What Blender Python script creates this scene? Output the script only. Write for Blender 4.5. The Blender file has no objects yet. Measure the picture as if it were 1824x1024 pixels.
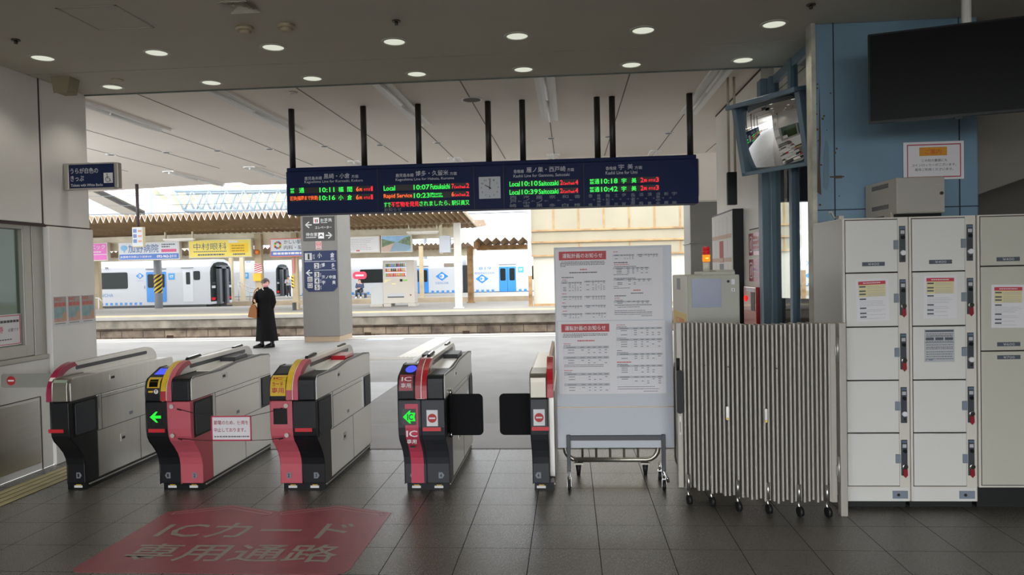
import bpy, math, random
from mathutils import Vector, Matrix
random.seed(7)
S = bpy.context.scene
COL = S.collection
# ------------------------------------------------------------------ camera, sky, exposure
F_PX, YAW, PITCH, ROLL = 1325.0, math.radians(4.44), math.radians(1.3), math.radians(1.24)
cd = bpy.data.cameras.new('camera')
cd.sensor_width = 36.0
cd.lens = 36.0 * F_PX / 1824.0
cd.clip_start, cd.clip_end = 0.05, 600
cam = bpy.data.objects.new('camera', cd)
COL.objects.link(cam)
fw = Vector((-math.sin(YAW) * math.cos(PITCH), math.cos(YAW) * math.cos(PITCH), -math.sin(PITCH)))
rt = Vector((math.cos(YAW), math.sin(YAW), 0))
up = rt.cross(fw)
rt, up = rt * math.cos(ROLL) - up * math.sin(ROLL), up * math.cos(ROLL) + rt * math.sin(ROLL)
cam.matrix_world = Matrix(((rt.x, up.x, -fw.x, 0), (rt.y, up.y, -fw.y, 0), (rt.z, up.z, -fw.z, 1.6), (0, 0, 0, 1)))
S.camera = cam

w = bpy.data.worlds.new('overcast_sky')
S.world = w
w.use_nodes = True
nt = w.node_tree
bg = nt.nodes['Background']
tc = nt.nodes.new('ShaderNodeTexCoord')
sx = nt.nodes.new('ShaderNodeSeparateXYZ')
mr = nt.nodes.new('ShaderNodeMapRange')
cr = nt.nodes.new('ShaderNodeValToRGB')
nt.links.new(tc.outputs['Generated'], sx.inputs[0])
nt.links.new(sx.outputs['Z'], mr.inputs['Value'])
mr.inputs['From Min'].default_value = -0.05
mr.inputs['From Max'].default_value = 0.9
nt.links.new(mr.outputs[0], cr.inputs[0])
cr.color_ramp.elements[0].color = (0.80, 0.84, 0.88, 1)
cr.color_ramp.elements[1].color = (1.0, 1.0, 1.0, 1)
nt.links.new(cr.outputs[0], bg.inputs['Color'])
# low sky boosted on the forecourt side (-Y), added to light gate and locker fronts
m2 = nt.nodes.new('ShaderNodeMapRange')
m2.interpolation_type = 'SMOOTHSTEP'
nt.links.new(sx.outputs['Y'], m2.inputs['Value'])
m2.inputs['From Min'].default_value = 0.3
m2.inputs['From Max'].default_value = -0.6
m2.inputs['To Min'].default_value = 2.0
m2.inputs['To Max'].default_value = 7.0
m3 = nt.nodes.new('ShaderNodeMapRange')
m3.interpolation_type = 'SMOOTHSTEP'
nt.links.new(sx.outputs['Z'], m3.inputs['Value'])
m3.inputs['From Min'].default_value = 0.25
m3.inputs['From Max'].default_value = 0.6
m3.inputs['To Max'].default_value = 2.0
nt.links.new(m2.outputs[0], m3.inputs['To Min'])
nt.links.new(m3.outputs[0], bg.inputs['Strength'])

S.view_settings.view_transform = 'Standard'
S.view_settings.look = 'None'
S.view_settings.gamma = 1.0
S.view_settings.use_curve_mapping = False
S.view_settings.exposure = 0.5
S.cycles.use_denoising = True
S.cycles.max_bounces = 10
S.cycles.diffuse_bounces = 6
S.cycles.glossy_bounces = 4
S.cycles.transparent_max_bounces = 12
S.cycles.sample_clamp_indirect = 8.0
S.cycles.caustics_reflective = False
S.cycles.caustics_refractive = False

# ------------------------------------------------------------------ materials
def lin(h):
    h = h.lstrip('#')
    o = []
    for i in (0, 2, 4):
        c = int(h[i:i + 2], 16) / 255
        o.append(c / 12.92 if c <= 0.04045 else ((c + 0.055) / 1.055) ** 2.4)
    return (o[0], o[1], o[2], 1)

MATS = {}
def mat(name, hexc, rough=0.5, metal=0.0, emit=0.0, var=0.0, scale=6.0, bump=0.0, bscale=40.0, spec=0.5, stretch=None, coat=0.0):
    if name in MATS:
        return MATS[name]
    m = bpy.data.materials.new(name)
    m.use_nodes = True
    n = m.node_tree
    b = n.nodes['Principled BSDF']
    c = lin(hexc)
    b.inputs['Base Color'].default_value = c
    b.inputs['Roughness'].default_value = rough
    b.inputs['Metallic'].default_value = metal
    b.inputs['Specular IOR Level'].default_value = spec
    b.inputs['Coat Weight'].default_value = coat
    if emit:
        b.inputs['Emission Color'].default_value = c
        b.inputs['Emission Strength'].default_value = emit
    if var or bump:
        t = n.nodes.new('ShaderNodeTexCoord')
        mp = n.nodes.new('ShaderNodeMapping')
        n.links.new(t.outputs['Object'], mp.inputs['Vector'])
        if stretch:
            mp.inputs['Scale'].default_value = stretch
    if var:
        nz = n.nodes.new('ShaderNodeTexNoise')
        nz.inputs['Scale'].default_value = scale
        nz.inputs['Detail'].default_value = 6
        n.links.new(mp.outputs[0], nz.inputs['Vector'])
        r = n.nodes.new('ShaderNodeValToRGB')
        lo, hi = max(0, 1 - var), 1 + var * 0.5
        r.color_ramp.elements[0].position, r.color_ramp.elements[1].position = 0.3, 0.7
        r.color_ramp.elements[0].color = (c[0] * lo, c[1] * lo, c[2] * lo, 1)
        r.color_ramp.elements[1].color = (min(1, c[0] * hi), min(1, c[1] * hi), min(1, c[2] * hi), 1)
        n.links.new(nz.outputs[0], r.inputs[0])
        n.links.new(r.outputs[0], b.inputs['Base Color'])
    if bump:
        nb = n.nodes.new('ShaderNodeTexNoise')
        nb.inputs['Scale'].default_value = bscale
        nb.inputs['Detail'].default_value = 4
        n.links.new(mp.outputs[0], nb.inputs['Vector'])
        bp = n.nodes.new('ShaderNodeBump')
        bp.inputs['Strength'].default_value = bump
        bp.inputs['Distance'].default_value = 0.004
        n.links.new(nb.outputs[0], bp.inputs['Height'])
        n.links.new(bp.outputs[0], b.inputs['Normal'])
    MATS[name] = m
    return m

def glow(name, hexc, strength):
    if name in MATS:
        return MATS[name]
    m = bpy.data.materials.new(name)
    m.use_nodes = True
    n = m.node_tree
    n.nodes.remove(n.nodes['Principled BSDF'])
    e = n.nodes.new('ShaderNodeEmission')
    e.inputs['Color'].default_value = lin(hexc)
    e.inputs['Strength'].default_value = strength
    n.links.new(e.outputs[0], n.nodes['Material Output'].inputs['Surface'])
    MATS[name] = m
    return m

def glass(name, hexc, refl=1.45):
    m = bpy.data.materials.new(name)
    m.use_nodes = True
    n = m.node_tree
    n.nodes.remove(n.nodes['Principled BSDF'])
    t = n.nodes.new('ShaderNodeBsdfTransparent')
    t.inputs['Color'].default_value = lin(hexc)
    g = n.nodes.new('ShaderNodeBsdfGlossy')
    g.inputs['Roughness'].default_value = 0.03
    fr = n.nodes.new('ShaderNodeFresnel')
    fr.inputs['IOR'].default_value = refl
    mx = n.nodes.new('ShaderNodeMixShader')
    ge = n.nodes.new('ShaderNodeNewGeometry')
    sb = n.nodes.new('ShaderNodeMath'); sb.operation = 'SUBTRACT'; sb.inputs[0].default_value = 1.0
    mu = n.nodes.new('ShaderNodeMath'); mu.operation = 'MULTIPLY'
    n.links.new(ge.outputs['Backfacing'], sb.inputs[1])
    n.links.new(fr.outputs[0], mu.inputs[0])
    n.links.new(sb.outputs[0], mu.inputs[1])
    n.links.new(mu.outputs[0], mx.inputs[0])
    n.links.new(t.outputs[0], mx.inputs[1])
    n.links.new(g.outputs[0], mx.inputs[2])
    n.links.new(mx.outputs[0], n.nodes['Material Output'].inputs['Surface'])
    MATS[name] = m
    return m

# ------------------------------------------------------------------ mesh builder
_tc = {}
def text_mesh(body, bold=0.0):
    k = (body, bold)
    if k not in _tc:
        c = bpy.data.curves.new('lettering', 'FONT')
        c.body = body
        c.offset = min(bold, 0.009) if any(ord(q) > 0x2fff for q in body) else bold
        c.resolution_u = 2
        o = bpy.data.objects.new('lettering', c)
        COL.objects.link(o)
        dg = bpy.context.evaluated_depsgraph_get()
        ev = o.evaluated_get(dg)
        me = ev.to_mesh()
        vs = [tuple(v.co) for v in me.vertices]
        fs = [tuple(p.vertices) for p in me.polygons]
        ev.to_mesh_clear()
        bpy.data.objects.remove(o)
        bpy.data.curves.remove(c)
        x0 = min(v[0] for v in vs); x1 = max(v[0] for v in vs)
        y0 = min(v[1] for v in vs); y1 = max(v[1] for v in vs)
        dx, dy = max(x1 - x0, 1e-4), max(y1 - y0, 1e-4)
        _tc[k] = ([((v[0] - x0) / dx, (v[1] - y0) / dy) for v in vs], fs)
    return _tc[k]

class MB:
    def __init__(s):
        s.v = []; s.f = []; s.m = []; s.sm = []; s.mi = 0
    def add(s, vs, fs, smooth=False):
        b = len(s.v)
        s.v += [tuple(v) for v in vs]
        for f in fs:
            s.f.append(tuple(i + b for i in f)); s.m.append(s.mi); s.sm.append(smooth)
        return s
    def mat(s, i):
        s.mi = i
        return s
    def box(s, x0, x1, y0, y1, z0, z1):
        vs = [(x, y, z) for z in (z0, z1) for y in (y0, y1) for x in (x0, x1)]
        return s.add(vs, [(0, 2, 3, 1), (4, 5, 7, 6), (0, 1, 5, 4), (2, 6, 7, 3), (0, 4, 6, 2), (1, 3, 7, 5)])
    def quad(s, a, b, c, d):
        return s.add([a, b, c, d], [(0, 1, 2, 3)])
    def prism(s, prof, axis, a0, a1, smooth=False):
        # prof: 2D points; axis 'x': (y,z), 'y': (x,z), 'z': (x,y)
        def P(p, a):
            return (a, p[0], p[1]) if axis == 'x' else (p[0], a, p[1]) if axis == 'y' else (p[0], p[1], a)
        n = len(prof)
        vs = [P(p, a0) for p in prof] + [P(p, a1) for p in prof]
        b = len(s.v)
        s.v += vs
        for i in range(n):
            j = (i + 1) % n
            s.f.append((b + i, b + j, b + n + j, b + n + i)); s.m.append(s.mi); s.sm.append(smooth)
        s.f.append(tuple(b + i for i in range(n))); s.m.append(s.mi); s.sm.append(False)
        s.f.append(tuple(b + n + i for i in range(n))); s.m.append(s.mi); s.sm.append(False)
        return s
    def cyl(s, p0, p1, r0, r1=None, n=16, cap=True):
        return s.tube([p0, p1], [r0, r0 if r1 is None else r1], n, cap)
    def tube(s, path, r, n=12, cap=True):
        P = [Vector(p) for p in path]
        R = r if isinstance(r, (list, tuple)) else [r] * len(P)
        b = len(s.v)
        ref = None
        for i, p in enumerate(P):
            d = (P[min(i + 1, len(P) - 1)] - P[max(i - 1, 0)]).normalized()
            if ref is None:
                ref = Vector((0, 0, 1)) if abs(d.z) < 0.9 else Vector((1, 0, 0))
            u = (ref - d * ref.dot(d)).normalized()
            ref = u
            v = d.cross(u)
            for k in range(n):
                a = 2 * math.pi * k / n
                s.v.append(tuple(p + (u * math.cos(a) + v * math.sin(a)) * R[i]))
        for i in range(len(P) - 1):
            for k in range(n):
                j = (k + 1) % n
                s.f.append((b + i * n + k, b + i * n + j, b + (i + 1) * n + j, b + (i + 1) * n + k)); s.m.append(s.mi); s.sm.append(True)
        if cap:
            s.f.append(tuple(b + k for k in reversed(range(n)))); s.m.append(s.mi); s.sm.append(False)
            e = b + (len(P) - 1) * n
            s.f.append(tuple(e + k for k in range(n))); s.m.append(s.mi); s.sm.append(False)
        return s
    def disc(s, c, nrm, r, n=24, sx=1.0):
        c = Vector(c); d = Vector(nrm).normalized()
        ref = Vector((0, 0, 1)) if abs(d.z) < 0.9 else Vector((1, 0, 0))
        u = ref.cross(d).normalized(); v = d.cross(u)
        return s.add([tuple(c + u * math.cos(2 * math.pi * k / n) * r * sx + v * math.sin(2 * math.pi * k / n) * r) for k in range(n)], [tuple(range(n))])
    def ball(s, c, rx, ry, rz, n=16, m=10):
        b = len(s.v)
        for i in range(m + 1):
            t = math.pi * i / m
            for k in range(n):
                a = 2 * math.pi * k / n
                s.v.append((c[0] + rx * math.sin(t) * math.cos(a), c[1] + ry * math.sin(t) * math.sin(a), c[2] + rz * math.cos(t)))
        for i in range(m):
            for k in range(n):
                j = (k + 1) % n
                s.f.append((b + i * n + k, b + (i + 1) * n + k, b + (i + 1) * n + j, b + i * n + j)); s.m.append(s.mi); s.sm.append(True)
        return s
    def text(s, body, o, w, h, ux=(1, 0, 0), uz=(0, 0, 1), bold=0.0):
        # o = lower left corner of the box the lettering fills
        vs, fs = text_mesh(body, bold)
        o = Vector(o); ux = Vector(ux).normalized(); uz = Vector(uz).normalized()
        return s.add([tuple(o + ux * (p[0] * w) + uz * (p[1] * h)) for p in vs], fs)
    def build(s, name, mats, parent=None, bevel=0.0, world=True, seg=2):
        me = bpy.data.meshes.new(name)
        off = Vector((0, 0, 0))
        if parent is not None and world:
            q = parent
            while q is not None:
                off += Vector(q.location); q = q.parent
        me.from_pydata([tuple(Vector(v) - off) for v in s.v], [], s.f)
        ms = mats if isinstance(mats, (list, tuple)) else [mats]
        for q in ms:
            me.materials.append(q)
        me.polygons.foreach_set('material_index', s.m)
        me.polygons.foreach_set('use_smooth', s.sm)
        me.update()
        o = bpy.data.objects.new(name, me)
        COL.objects.link(o)
        if parent is not None:
            o.parent = parent
        if bevel:
            bv = o.modifiers.new('edge', 'BEVEL')
            bv.width = bevel; bv.segments = seg; bv.limit_method = 'ANGLE'; bv.angle_limit = math.radians(40)
            bv.use_clamp_overlap = True
        return o

def tag(o, label=None, cat=None, group=None, kind=None):
    if label: o['label'] = label
    if cat: o['category'] = cat
    if group: o['group'] = group
    if kind: o['kind'] = kind
    return o
def thing(name, label, cat, loc=(0, 0, 0), group=None):
    o = bpy.data.objects.new(name, None)
    o.empty_display_size = 0.1
    o.location = loc
    COL.objects.link(o)
    return tag(o, label, cat, group)
def struct(mb, name, m, bevel=0.0):
    return tag(mb.build(name, m, bevel=bevel), kind='structure')
def single(mb, name, m, label, cat, group=None, bevel=0.0, origin=None):
    o = mb.build(name, m, bevel=bevel)
    if origin is None:
        xs = [v.co for v in o.data.vertices]
        origin = Vector((sum((min(c[i] for c in xs), max(c[i] for c in xs))) / 2 if i < 2 else min(c[2] for c in xs) for i in range(3)))
    o.data.transform(Matrix.Translation(-Vector(origin)))
    o.location = origin
    return tag(o, label, cat, group)
def copy_tree(o, parent=None):
    c = o.copy()
    COL.objects.link(c)
    if parent is not None:
        c.parent = parent
        c.matrix_parent_inverse = o.matrix_parent_inverse.copy()
    for ch in [x for x in KIDS.get(o.name, [])]:
        copy_tree(ch, c)
    return c
KIDS = {}
def index_kids():
    KIDS.clear()
    for o in COL.objects:
        if o.parent is not None:
            KIDS.setdefault(o.parent.name, []).append(o)
def arc(cx, cy, r, a0, a1, n, ry=None):
    ry = r if ry is None else ry
    return [(cx + r * math.cos(math.radians(a0 + (a1 - a0) * i / n)), cy + ry * math.sin(math.radians(a0 + (a1 - a0) * i / n))) for i in range(n + 1)]
def rrect(x0, x1, y0, y1, r, n=4):
    return arc(x1 - r, y1 - r, r, 0, 90, n) + arc(x0 + r, y1 - r, r, 90, 180, n) + arc(x0 + r, y0 + r, r, 180, 270, n) + arc(x1 - r, y0 + r, r, 270, 360, n)
# ------------------------------------------------------------------ the setting
def tile_floor_mat():
    m = bpy.data.materials.new('floor_tile')
    m.use_nodes = True
    n = m.node_tree; L = n.links.new
    b = n.nodes['Principled BSDF']
    tc = n.nodes.new('ShaderNodeTexCoord')
    br = n.nodes.new('ShaderNodeTexBrick')
    br.offset = 0.0; br.squash = 1.0
    mp = n.nodes.new('ShaderNodeMapping')
    mp.inputs['Location'].default_value = (0.65, -0.29, 0)
    L(tc.outputs['Object'], mp.inputs['Vector'])
    L(mp.outputs[0], br.inputs['Vector'])
    br.inputs['Scale'].default_value = 1.0
    br.inputs['Mortar Size'].default_value = 0.0026
    br.inputs['Mortar Smooth'].default_value = 0.2
    br.inputs['Bias'].default_value = 0.0
    br.inputs['Brick Width'].default_value = 0.395
    br.inputs['Row Height'].default_value = 0.395
    br.inputs['Color1'].default_value = lin('#6e6962')
    br.inputs['Color2'].default_value = lin('#66615a')
    br.inputs['Mortar'].default_value = lin('#24211e')
    nz = n.nodes.new('ShaderNodeTexNoise')
    nz.inputs['Scale'].default_value = 110; nz.inputs['Detail'].default_value = 3
    L(tc.outputs['Object'], nz.inputs['Vector'])
    r1 = n.nodes.new('ShaderNodeValToRGB')
    r1.color_ramp.elements[0].position, r1.color_ramp.elements[1].position = 0.35, 0.68
    r1.color_ramp.elements[0].color = (0.62, 0.62, 0.62, 1)
    r1.color_ramp.elements[1].color = (1.25, 1.25, 1.22, 1)
    L(nz.outputs[0], r1.inputs[0])
    mx = n.nodes.new('ShaderNodeMix'); mx.data_type = 'RGBA'; mx.blend_type = 'MULTIPLY'
    mx.inputs[0].default_value = 1.0
    L(br.outputs['Color'], mx.inputs[6]); L(r1.outputs[0], mx.inputs[7])
    n2 = n.nodes.new('ShaderNodeTexNoise')
    n2.inputs['Scale'].default_value = 1.3; n2.inputs['Detail'].default_value = 5
    L(tc.outputs['Object'], n2.inputs['Vector'])
    r2 = n.nodes.new('ShaderNodeValToRGB')
    r2.color_ramp.elements[0].position, r2.color_ramp.elements[1].position = 0.3, 0.75
    r2.color_ramp.elements[0].color = (0.8, 0.79, 0.77, 1); r2.color_ramp.elements[1].color = (1.1, 1.1, 1.1, 1)
    L(n2.outputs[0], r2.inputs[0])
    m2 = n.nodes.new('ShaderNodeMix'); m2.data_type = 'RGBA'; m2.blend_type = 'MULTIPLY'
    m2.inputs[0].default_value = 1.0
    L(mx.outputs[2], m2.inputs[6]); L(r2.outputs[0], m2.inputs[7])
    L(m2.outputs[2], b.inputs['Base Color'])
    rr = n.nodes.new('ShaderNodeMapRange')
    rr.inputs['To Min'].default_value = 0.17; rr.inputs['To Max'].default_value = 0.42; b.inputs['Specular IOR Level'].default_value = 0.75
    L(nz.outputs[0], rr.inputs['Value'])
    ad = n.nodes.new('ShaderNodeMath'); ad.operation = 'ADD'; ad.use_clamp = True
    L(rr.outputs[0], ad.inputs[0]); L(br.outputs['Fac'], ad.inputs[1]); L(ad.outputs[0], b.inputs['Roughness'])
    sm = n.nodes.new('ShaderNodeMapRange')     # open joints hardly shine
    sm.inputs['To Min'].default_value = 0.7; sm.inputs['To Max'].default_value = 0.2
    L(br.outputs['Fac'], sm.inputs['Value']); L(sm.outputs[0], b.inputs['Specular IOR Level'])
    bp = n.nodes.new('ShaderNodeBump'); bp.inputs['Strength'].default_value = 0.6; bp.inputs['Distance'].default_value = 0.004
    L(nz.outputs[0], bp.inputs['Height'])
    b2 = n.nodes.new('ShaderNodeBump'); b2.inputs['Strength'].default_value = 0.8; b2.inputs['Distance'].default_value = 0.002; b2.invert = True
    L(br.outputs['Fac'], b2.inputs['Height']); L(bp.outputs[0], b2.inputs['Normal'])
    L(b2.outputs[0], b.inputs['Normal'])
    return m

M_ceil = mat('ceiling_paint', '#c6c1b4', 0.7, var=0.05, scale=1.2)
M_canopy = mat('canopy_board', '#f5ece1', 0.75, var=0.05, scale=0.8)
M_white = mat('white_panel', '#e8e5e0', 0.35, var=0.04, scale=2.0)
M_seam = mat('dark_joint', '#4a3d3c', 0.8)
M_blue = mat('blue_steel_panel', '#728fa3', 0.5, var=0.1, scale=2.5)
M_bluest = mat('blue_grey_steel', '#5c7280', 0.4, var=0.08, scale=3)
M_steel = mat('stainless_steel', '#b9b6b0', 0.28, metal=0.9, var=0.06, scale=3, stretch=(1, 1, 8))
M_alu = mat('satin_aluminium', '#b0aca4', 0.4, metal=0.6)
M_chrome = mat('chrome', '#d0d0d0', 0.12, metal=1.0)
M_black = mat('black_plastic', '#121315', 0.4, spec=0.25)
M_rubber = mat('black_rubber', '#121212', 0.6)
M_dark = mat('charcoal_paint', '#37393d', 0.4)
M_asph = mat('platform_asphalt', '#8b8a88', 0.55, var=0.16, scale=1.1, bump=0.25, bscale=90)
M_ivory = mat('ivory_painted_steel', '#d8d0b8', 0.6, var=0.15, scale=1.6)
M_paper = mat('white_paper', '#e2e0e2', 0.6)
M_red = mat('red_print', '#b5262b', 0.5)
M_ink = mat('grey_ink', '#5b5a5e', 0.7)
M_navy = mat('navy_sign', '#15254d', 0.4, spec=0.25)
M_letter = mat('white_lettering', '#d5d8da', 0.5)
M_lgrey = mat('light_grey_print', '#b9babd', 0.6)
M_yellow = mat('yellow_print', '#e3bd2e', 0.5)
M_orange = mat('orange_print', '#dd7a2c', 0.5)

# floor of the hall and the platform ground
struct(MB().box(-4.5, 7, -4.5, 6.62, -0.1, 0), 'floor', tile_floor_mat())
struct(MB().box(-4.5, 7, 6.62, 6.66, -0.1, 0.003), 'trim_1', mat('dark_threshold', '#4f4038', 0.5))
struct(MB().box(-45, 30, 6.66, 18.85, -1.2, -0.002), 'ground', M_asph)
struct(MB().box(-45, 30, 6.66, 7.75, -0.004, 0.002), 'ground_shade_strip', mat('painted_ground_shade', '#5f544d', 0.45, var=0.22, scale=2.2, bump=0.2, bscale=80))  # dimmer ground next to the hall, its shade put into a darker brown colour
g = MB()
g.box(-45, 30, 17.95, 18.25, -0.002, 0.004).box(-45, 30, 18.45, 18.85, -0.002, 0.006)
struct(g, 'platform_edge_strip', mat('pale_edge_paving', '#bdbab4', 0.7, var=0.1, scale=4))
# pale guide paving that crosses the platform
def paving(name, x0, x1, y0, y1, along, hexc, label, z=0.0, pitch=0.075, base=None, rw=0.017):
    b = MB()
    b.box(x0, x1, y0, y1, z - 0.004, z + 0.003).mat(1 if base else 0)
    if along == 'y':
        n = int((x1 - x0) / pitch)
        for i in range(n):
            xa = x0 + (i + 0.5) * (x1 - x0) / n
            b.prism([(xa - rw, z + 0.003), (xa - rw + 0.006, z + 0.0075), (xa + rw - 0.006, z + 0.0075), (xa + rw, z + 0.003)], 'y', y0 + 0.02, y1 - 0.02)
    else:
        n = int((y1 - y0) / pitch)
        for i in range(n):
            ya = y0 + (i + 0.5) * (y1 - y0) / n
            b.box(x0 + 0.02, x1 - 0.02, ya - 0.015, ya + 0.015, z + 0.003, z + 0.0075)
    top = mat('paving_' + hexc[1:], hexc, 0.55, var=0.12, scale=5)
    return single(b, name, [mat('paving_base_' + base[1:], base, 0.7), top] if base else top, label, 'tactile paving')
paving('tactile_paving', -3.3, -2.9, 13.9, 17.95, 'y', '#b9b6af', 'pale ribbed guide paving running straight across the platform to its edge')
paving('tactile_paving', -4.0, -2.9, 13.5, 13.9, 'x', '#b9b6af', 'short pale ribbed guide paving turning sideways on the platform asphalt')
yl = paving('tactile_paving', -4.36, -4.06, 2.6, 6.6, 'y', '#c4b98a', 'worn yellow ribbed guide strip along the foot of the white office wall', base='#6f674c', rw=0.026)
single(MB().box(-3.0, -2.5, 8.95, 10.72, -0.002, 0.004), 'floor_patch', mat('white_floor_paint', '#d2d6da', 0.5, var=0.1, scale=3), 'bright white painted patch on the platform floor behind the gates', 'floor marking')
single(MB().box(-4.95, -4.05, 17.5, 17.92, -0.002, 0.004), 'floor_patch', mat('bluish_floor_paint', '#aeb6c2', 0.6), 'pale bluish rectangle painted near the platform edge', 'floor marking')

# ceilings
c = MB().box(-4.5, 7, -4.5, 6.7, 3.33, 3.62)
struct(c, 'ceiling', M_ceil)
c = MB()
for a, b_ in ((-7, 4.06), (4.06, 6.0)):
    pass
for y in (4.02, 5.95):
    c.box(-4.5, 2.2, y, y + 0.003, 3.328, 3.331)
struct(c, 'trim_2', mat('ceiling_joint', '#aaa599', 0.8))
struct(MB().box(-4.5, 1.9, 6.68, 6.703, 3.322, 3.45), 'trim_3', mat('ceiling_edge_metal', '#5d6a63', 0.5, var=0.5, scale=6))
c = MB()
c.add([(-30, 6.7, 3.45), (9, 6.7, 3.45), (9, 11.5, 3.45), (-1, 13.1, 3.45), (-12, 15.4, 3.45), (-30, 17.5, 3.45)], [(0, 1, 2, 3, 4, 5)])
c.add([(-30, 6.7, 3.75), (9, 6.7, 3.75), (9, 11.5, 3.75), (-1, 13.1, 3.75), (-12, 15.4, 3.75), (-30, 17.5, 3.75)], [(5, 4, 3, 2, 1, 0)])
c.add([(9, 11.5, 3.45), (-1, 13.1, 3.45), (-12, 15.4, 3.45), (-30, 17.5, 3.45), (9, 11.5, 3.75), (-1, 13.1, 3.75), (-12, 15.4, 3.75), (-30, 17.5, 3.75)], [(0, 1, 5, 4), (1, 2, 6, 5), (2, 3, 7, 6)])
struct(c, 'canopy_ceiling', M_canopy)
c = MB()
for i in range(-5, 3):
    x = -1.02 + i * 1.63
    for xx in (x, x + 0.815):
        c.box(xx - 0.006, xx + 0.006, 6.72, 12.3, 3.447, 3.451)
struct(c, 'trim_4', mat('canopy_joint', '#7d756d', 0.8))

# left office wall with its ticket window
wl = MB()
wl.box(-4.62, -4.5, -4.5, 6.1, 0, 0.95).box(-4.62, -4.5, -4.5, 6.1, 2.09, 3.33).box(-4.62, -4.5, -4.5, 2.2, 0.95, 2.09)
wl.box(-4.62, -4.47, 6.1, 6.7, 0, 2.07).box(-4.62, -4.5, 6.1, 6.7, 2.07, 3.33)
wl.box(-7.5, -4.62, 6.6, 6.7, 0, 3.33)
struct(wl, 'wall_left', M_white, bevel=0.006)
wj = MB()
wj.box(-4.503, -4.497, 6.062, 6.078, 2.09, 3.33).box(-4.503, -4.494, 2.2, 6.7, 2.064, 2.084)
wj.box(-4.503, -4.497, 5.96, 5.97, 0.0, 0.62).box(-4.503, -4.497, 3.2, 5.96, 0.615, 0.622)
struct(wj, 'trim_5', M_seam)
single(MB().box(-4.51, -4.492, 5.42, 5.94, 0.06, 0.6), 'kick_plate', M_steel, 'brushed metal kick plate on the white office wall below the window', 'kick plate', bevel=0.004)
win = MB()
for y in (2.2, 4.1, 5.86):
    win.box(-4.598, -4.527, y, y + 0.098, 0.972, 2.087)
win.box(-4.6, -4.53, 2.2, 5.96, 0.97, 1.07).box(-4.6, -4.53, 2.2, 5.96, 2.03, 2.09)
win.box(-4.602, -4.52, 5.961, 6.097, 0.953, 2.088)
win.box(-4.62, -4.49, 2.2, 6.08, 0.93, 0.97)
struct(win, 'window_frame', mat('window_aluminium', '#a9a69d', 0.45, metal=0.35), bevel=0.006)
struct(MB().box(-4.572, -4.566, 2.3, 5.87, 1.06, 2.04), 'window_1', glass('window_glass', '#c9d4ce', 1.4))
off = MB()
off.box(-7.5, -7.4, 1, 6.6, 0, 3.33).box(-7.5, -4.62, 1, 1.1, 0, 3.33).box(-7.5, -4.62, 1, 6.6, 3.2, 3.33).box(-7.5, -4.62, 1, 6.6, 0, 0.05)
struct(off, 'wall_office', mat('office_wall', '#9ba09a', 0.7))
single(MB().box(-7.35, -6.9, 3.6, 5.2, 0.05, 1.35), 'shelf_unit', mat('dull_olive_steel', '#7c7b5e', 0.6, var=0.3, scale=9), 'dim olive shelf unit inside the office behind the window glass', 'shelf', bevel=0.01)

# right: steel clad column, end wall, glazed partition
bc = MB().box(1.79, 2.92, 5.56, 5.68, 0, 3.33).box(2.05, 2.92, 5.68, 6.45, 0, 3.33)
struct(bc, 'column', M_blue, bevel=0.01)
bj = MB()
for x in (1.925, 2.79):
    bj.box(x - 0.004, x + 0.004, 5.556, 5.562, 0, 3.33)
bj.box(1.79, 2.92, 5.556, 5.562, 1.985, 1.993)
struct(bj, 'column_trim', mat('panel_joint', '#2f3b45', 0.8))
struct(MB().box(1.765, 1.795, 5.54, 5.66, 0, 3.33), 'column_corner_trim', mat('chipped_cream_edge', '#b9b7a6', 0.6, var=0.5, scale=5))
rs = MB()
random.seed(3)
for i in range(16):
    x = 1.80 + random.random() ** 2 * 0.2; z = 2.0 + random.random() * 0.9; r = 0.004 + random.random() * 0.006
    rs.disc((x, 5.5555, z), (0, -1, 0), r, 7)
rs.box(1.89, 1.99, 5.555, 5.5565, 2.222, 2.232).box(1.93, 1.975, 5.5545, 5.5565, 2.215, 2.235)
rs.prism([(1.80, 2.12), (1.815, 2.5), (1.825, 2.9), (1.83, 2.5), (1.822, 2.3), (1.828, 2.1)], 'y', 5.5548, 5.5565)
struct(rs, 'column_stain', mat('rust_stain', '#54483a', 0.8))
rs = MB().prism([(1.845, 2.15), (1.85, 2.42), (1.865, 2.5), (1.885, 2.45), (1.885, 2.2), (1.87, 2.13)], 'y', 5.555, 5.5566)
struct(rs, 'column_smudge', mat('grey_smudge', '#68808f', 0.7))

wr = MB().box(1.83, 1.95, 7.2, 9.36, 0, 3.45)
struct(wr, 'wall_right', mat('ivory_wall_panel', '#e6e2d8', 0.4, var=0.08, scale=2))
struct(MB().box(1.826, 1.832, 7.2, 7.72, 1.955, 1.965).box(1.826, 1.832, 7.2, 9.36, 3.43, 3.45), 'trim_6', M_seam)
pt = MB()
pt.box(1.80, 1.97, 7.1, 7.24, 0, 3.33).box(1.86, 1.94, 7.02, 7.12, 0, 3.33)
pt.box(1.87, 1.94, 6.43, 6.5, 0, 3.33)
pt.box(1.885, 1.93, 5.68, 7.0, 3.25, 3.329).box(1.88, 1.94, 5.66, 7.1, 0.0, 0.12)
struct(pt, 'partition_frame', M_bluest, bevel=0.006)
struct(MB().box(1.902, 1.908, 5.66, 7.1, 0.12, 3.24), 'window_2', glass('partition_glass', '#eef2f2', 1.3))
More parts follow.
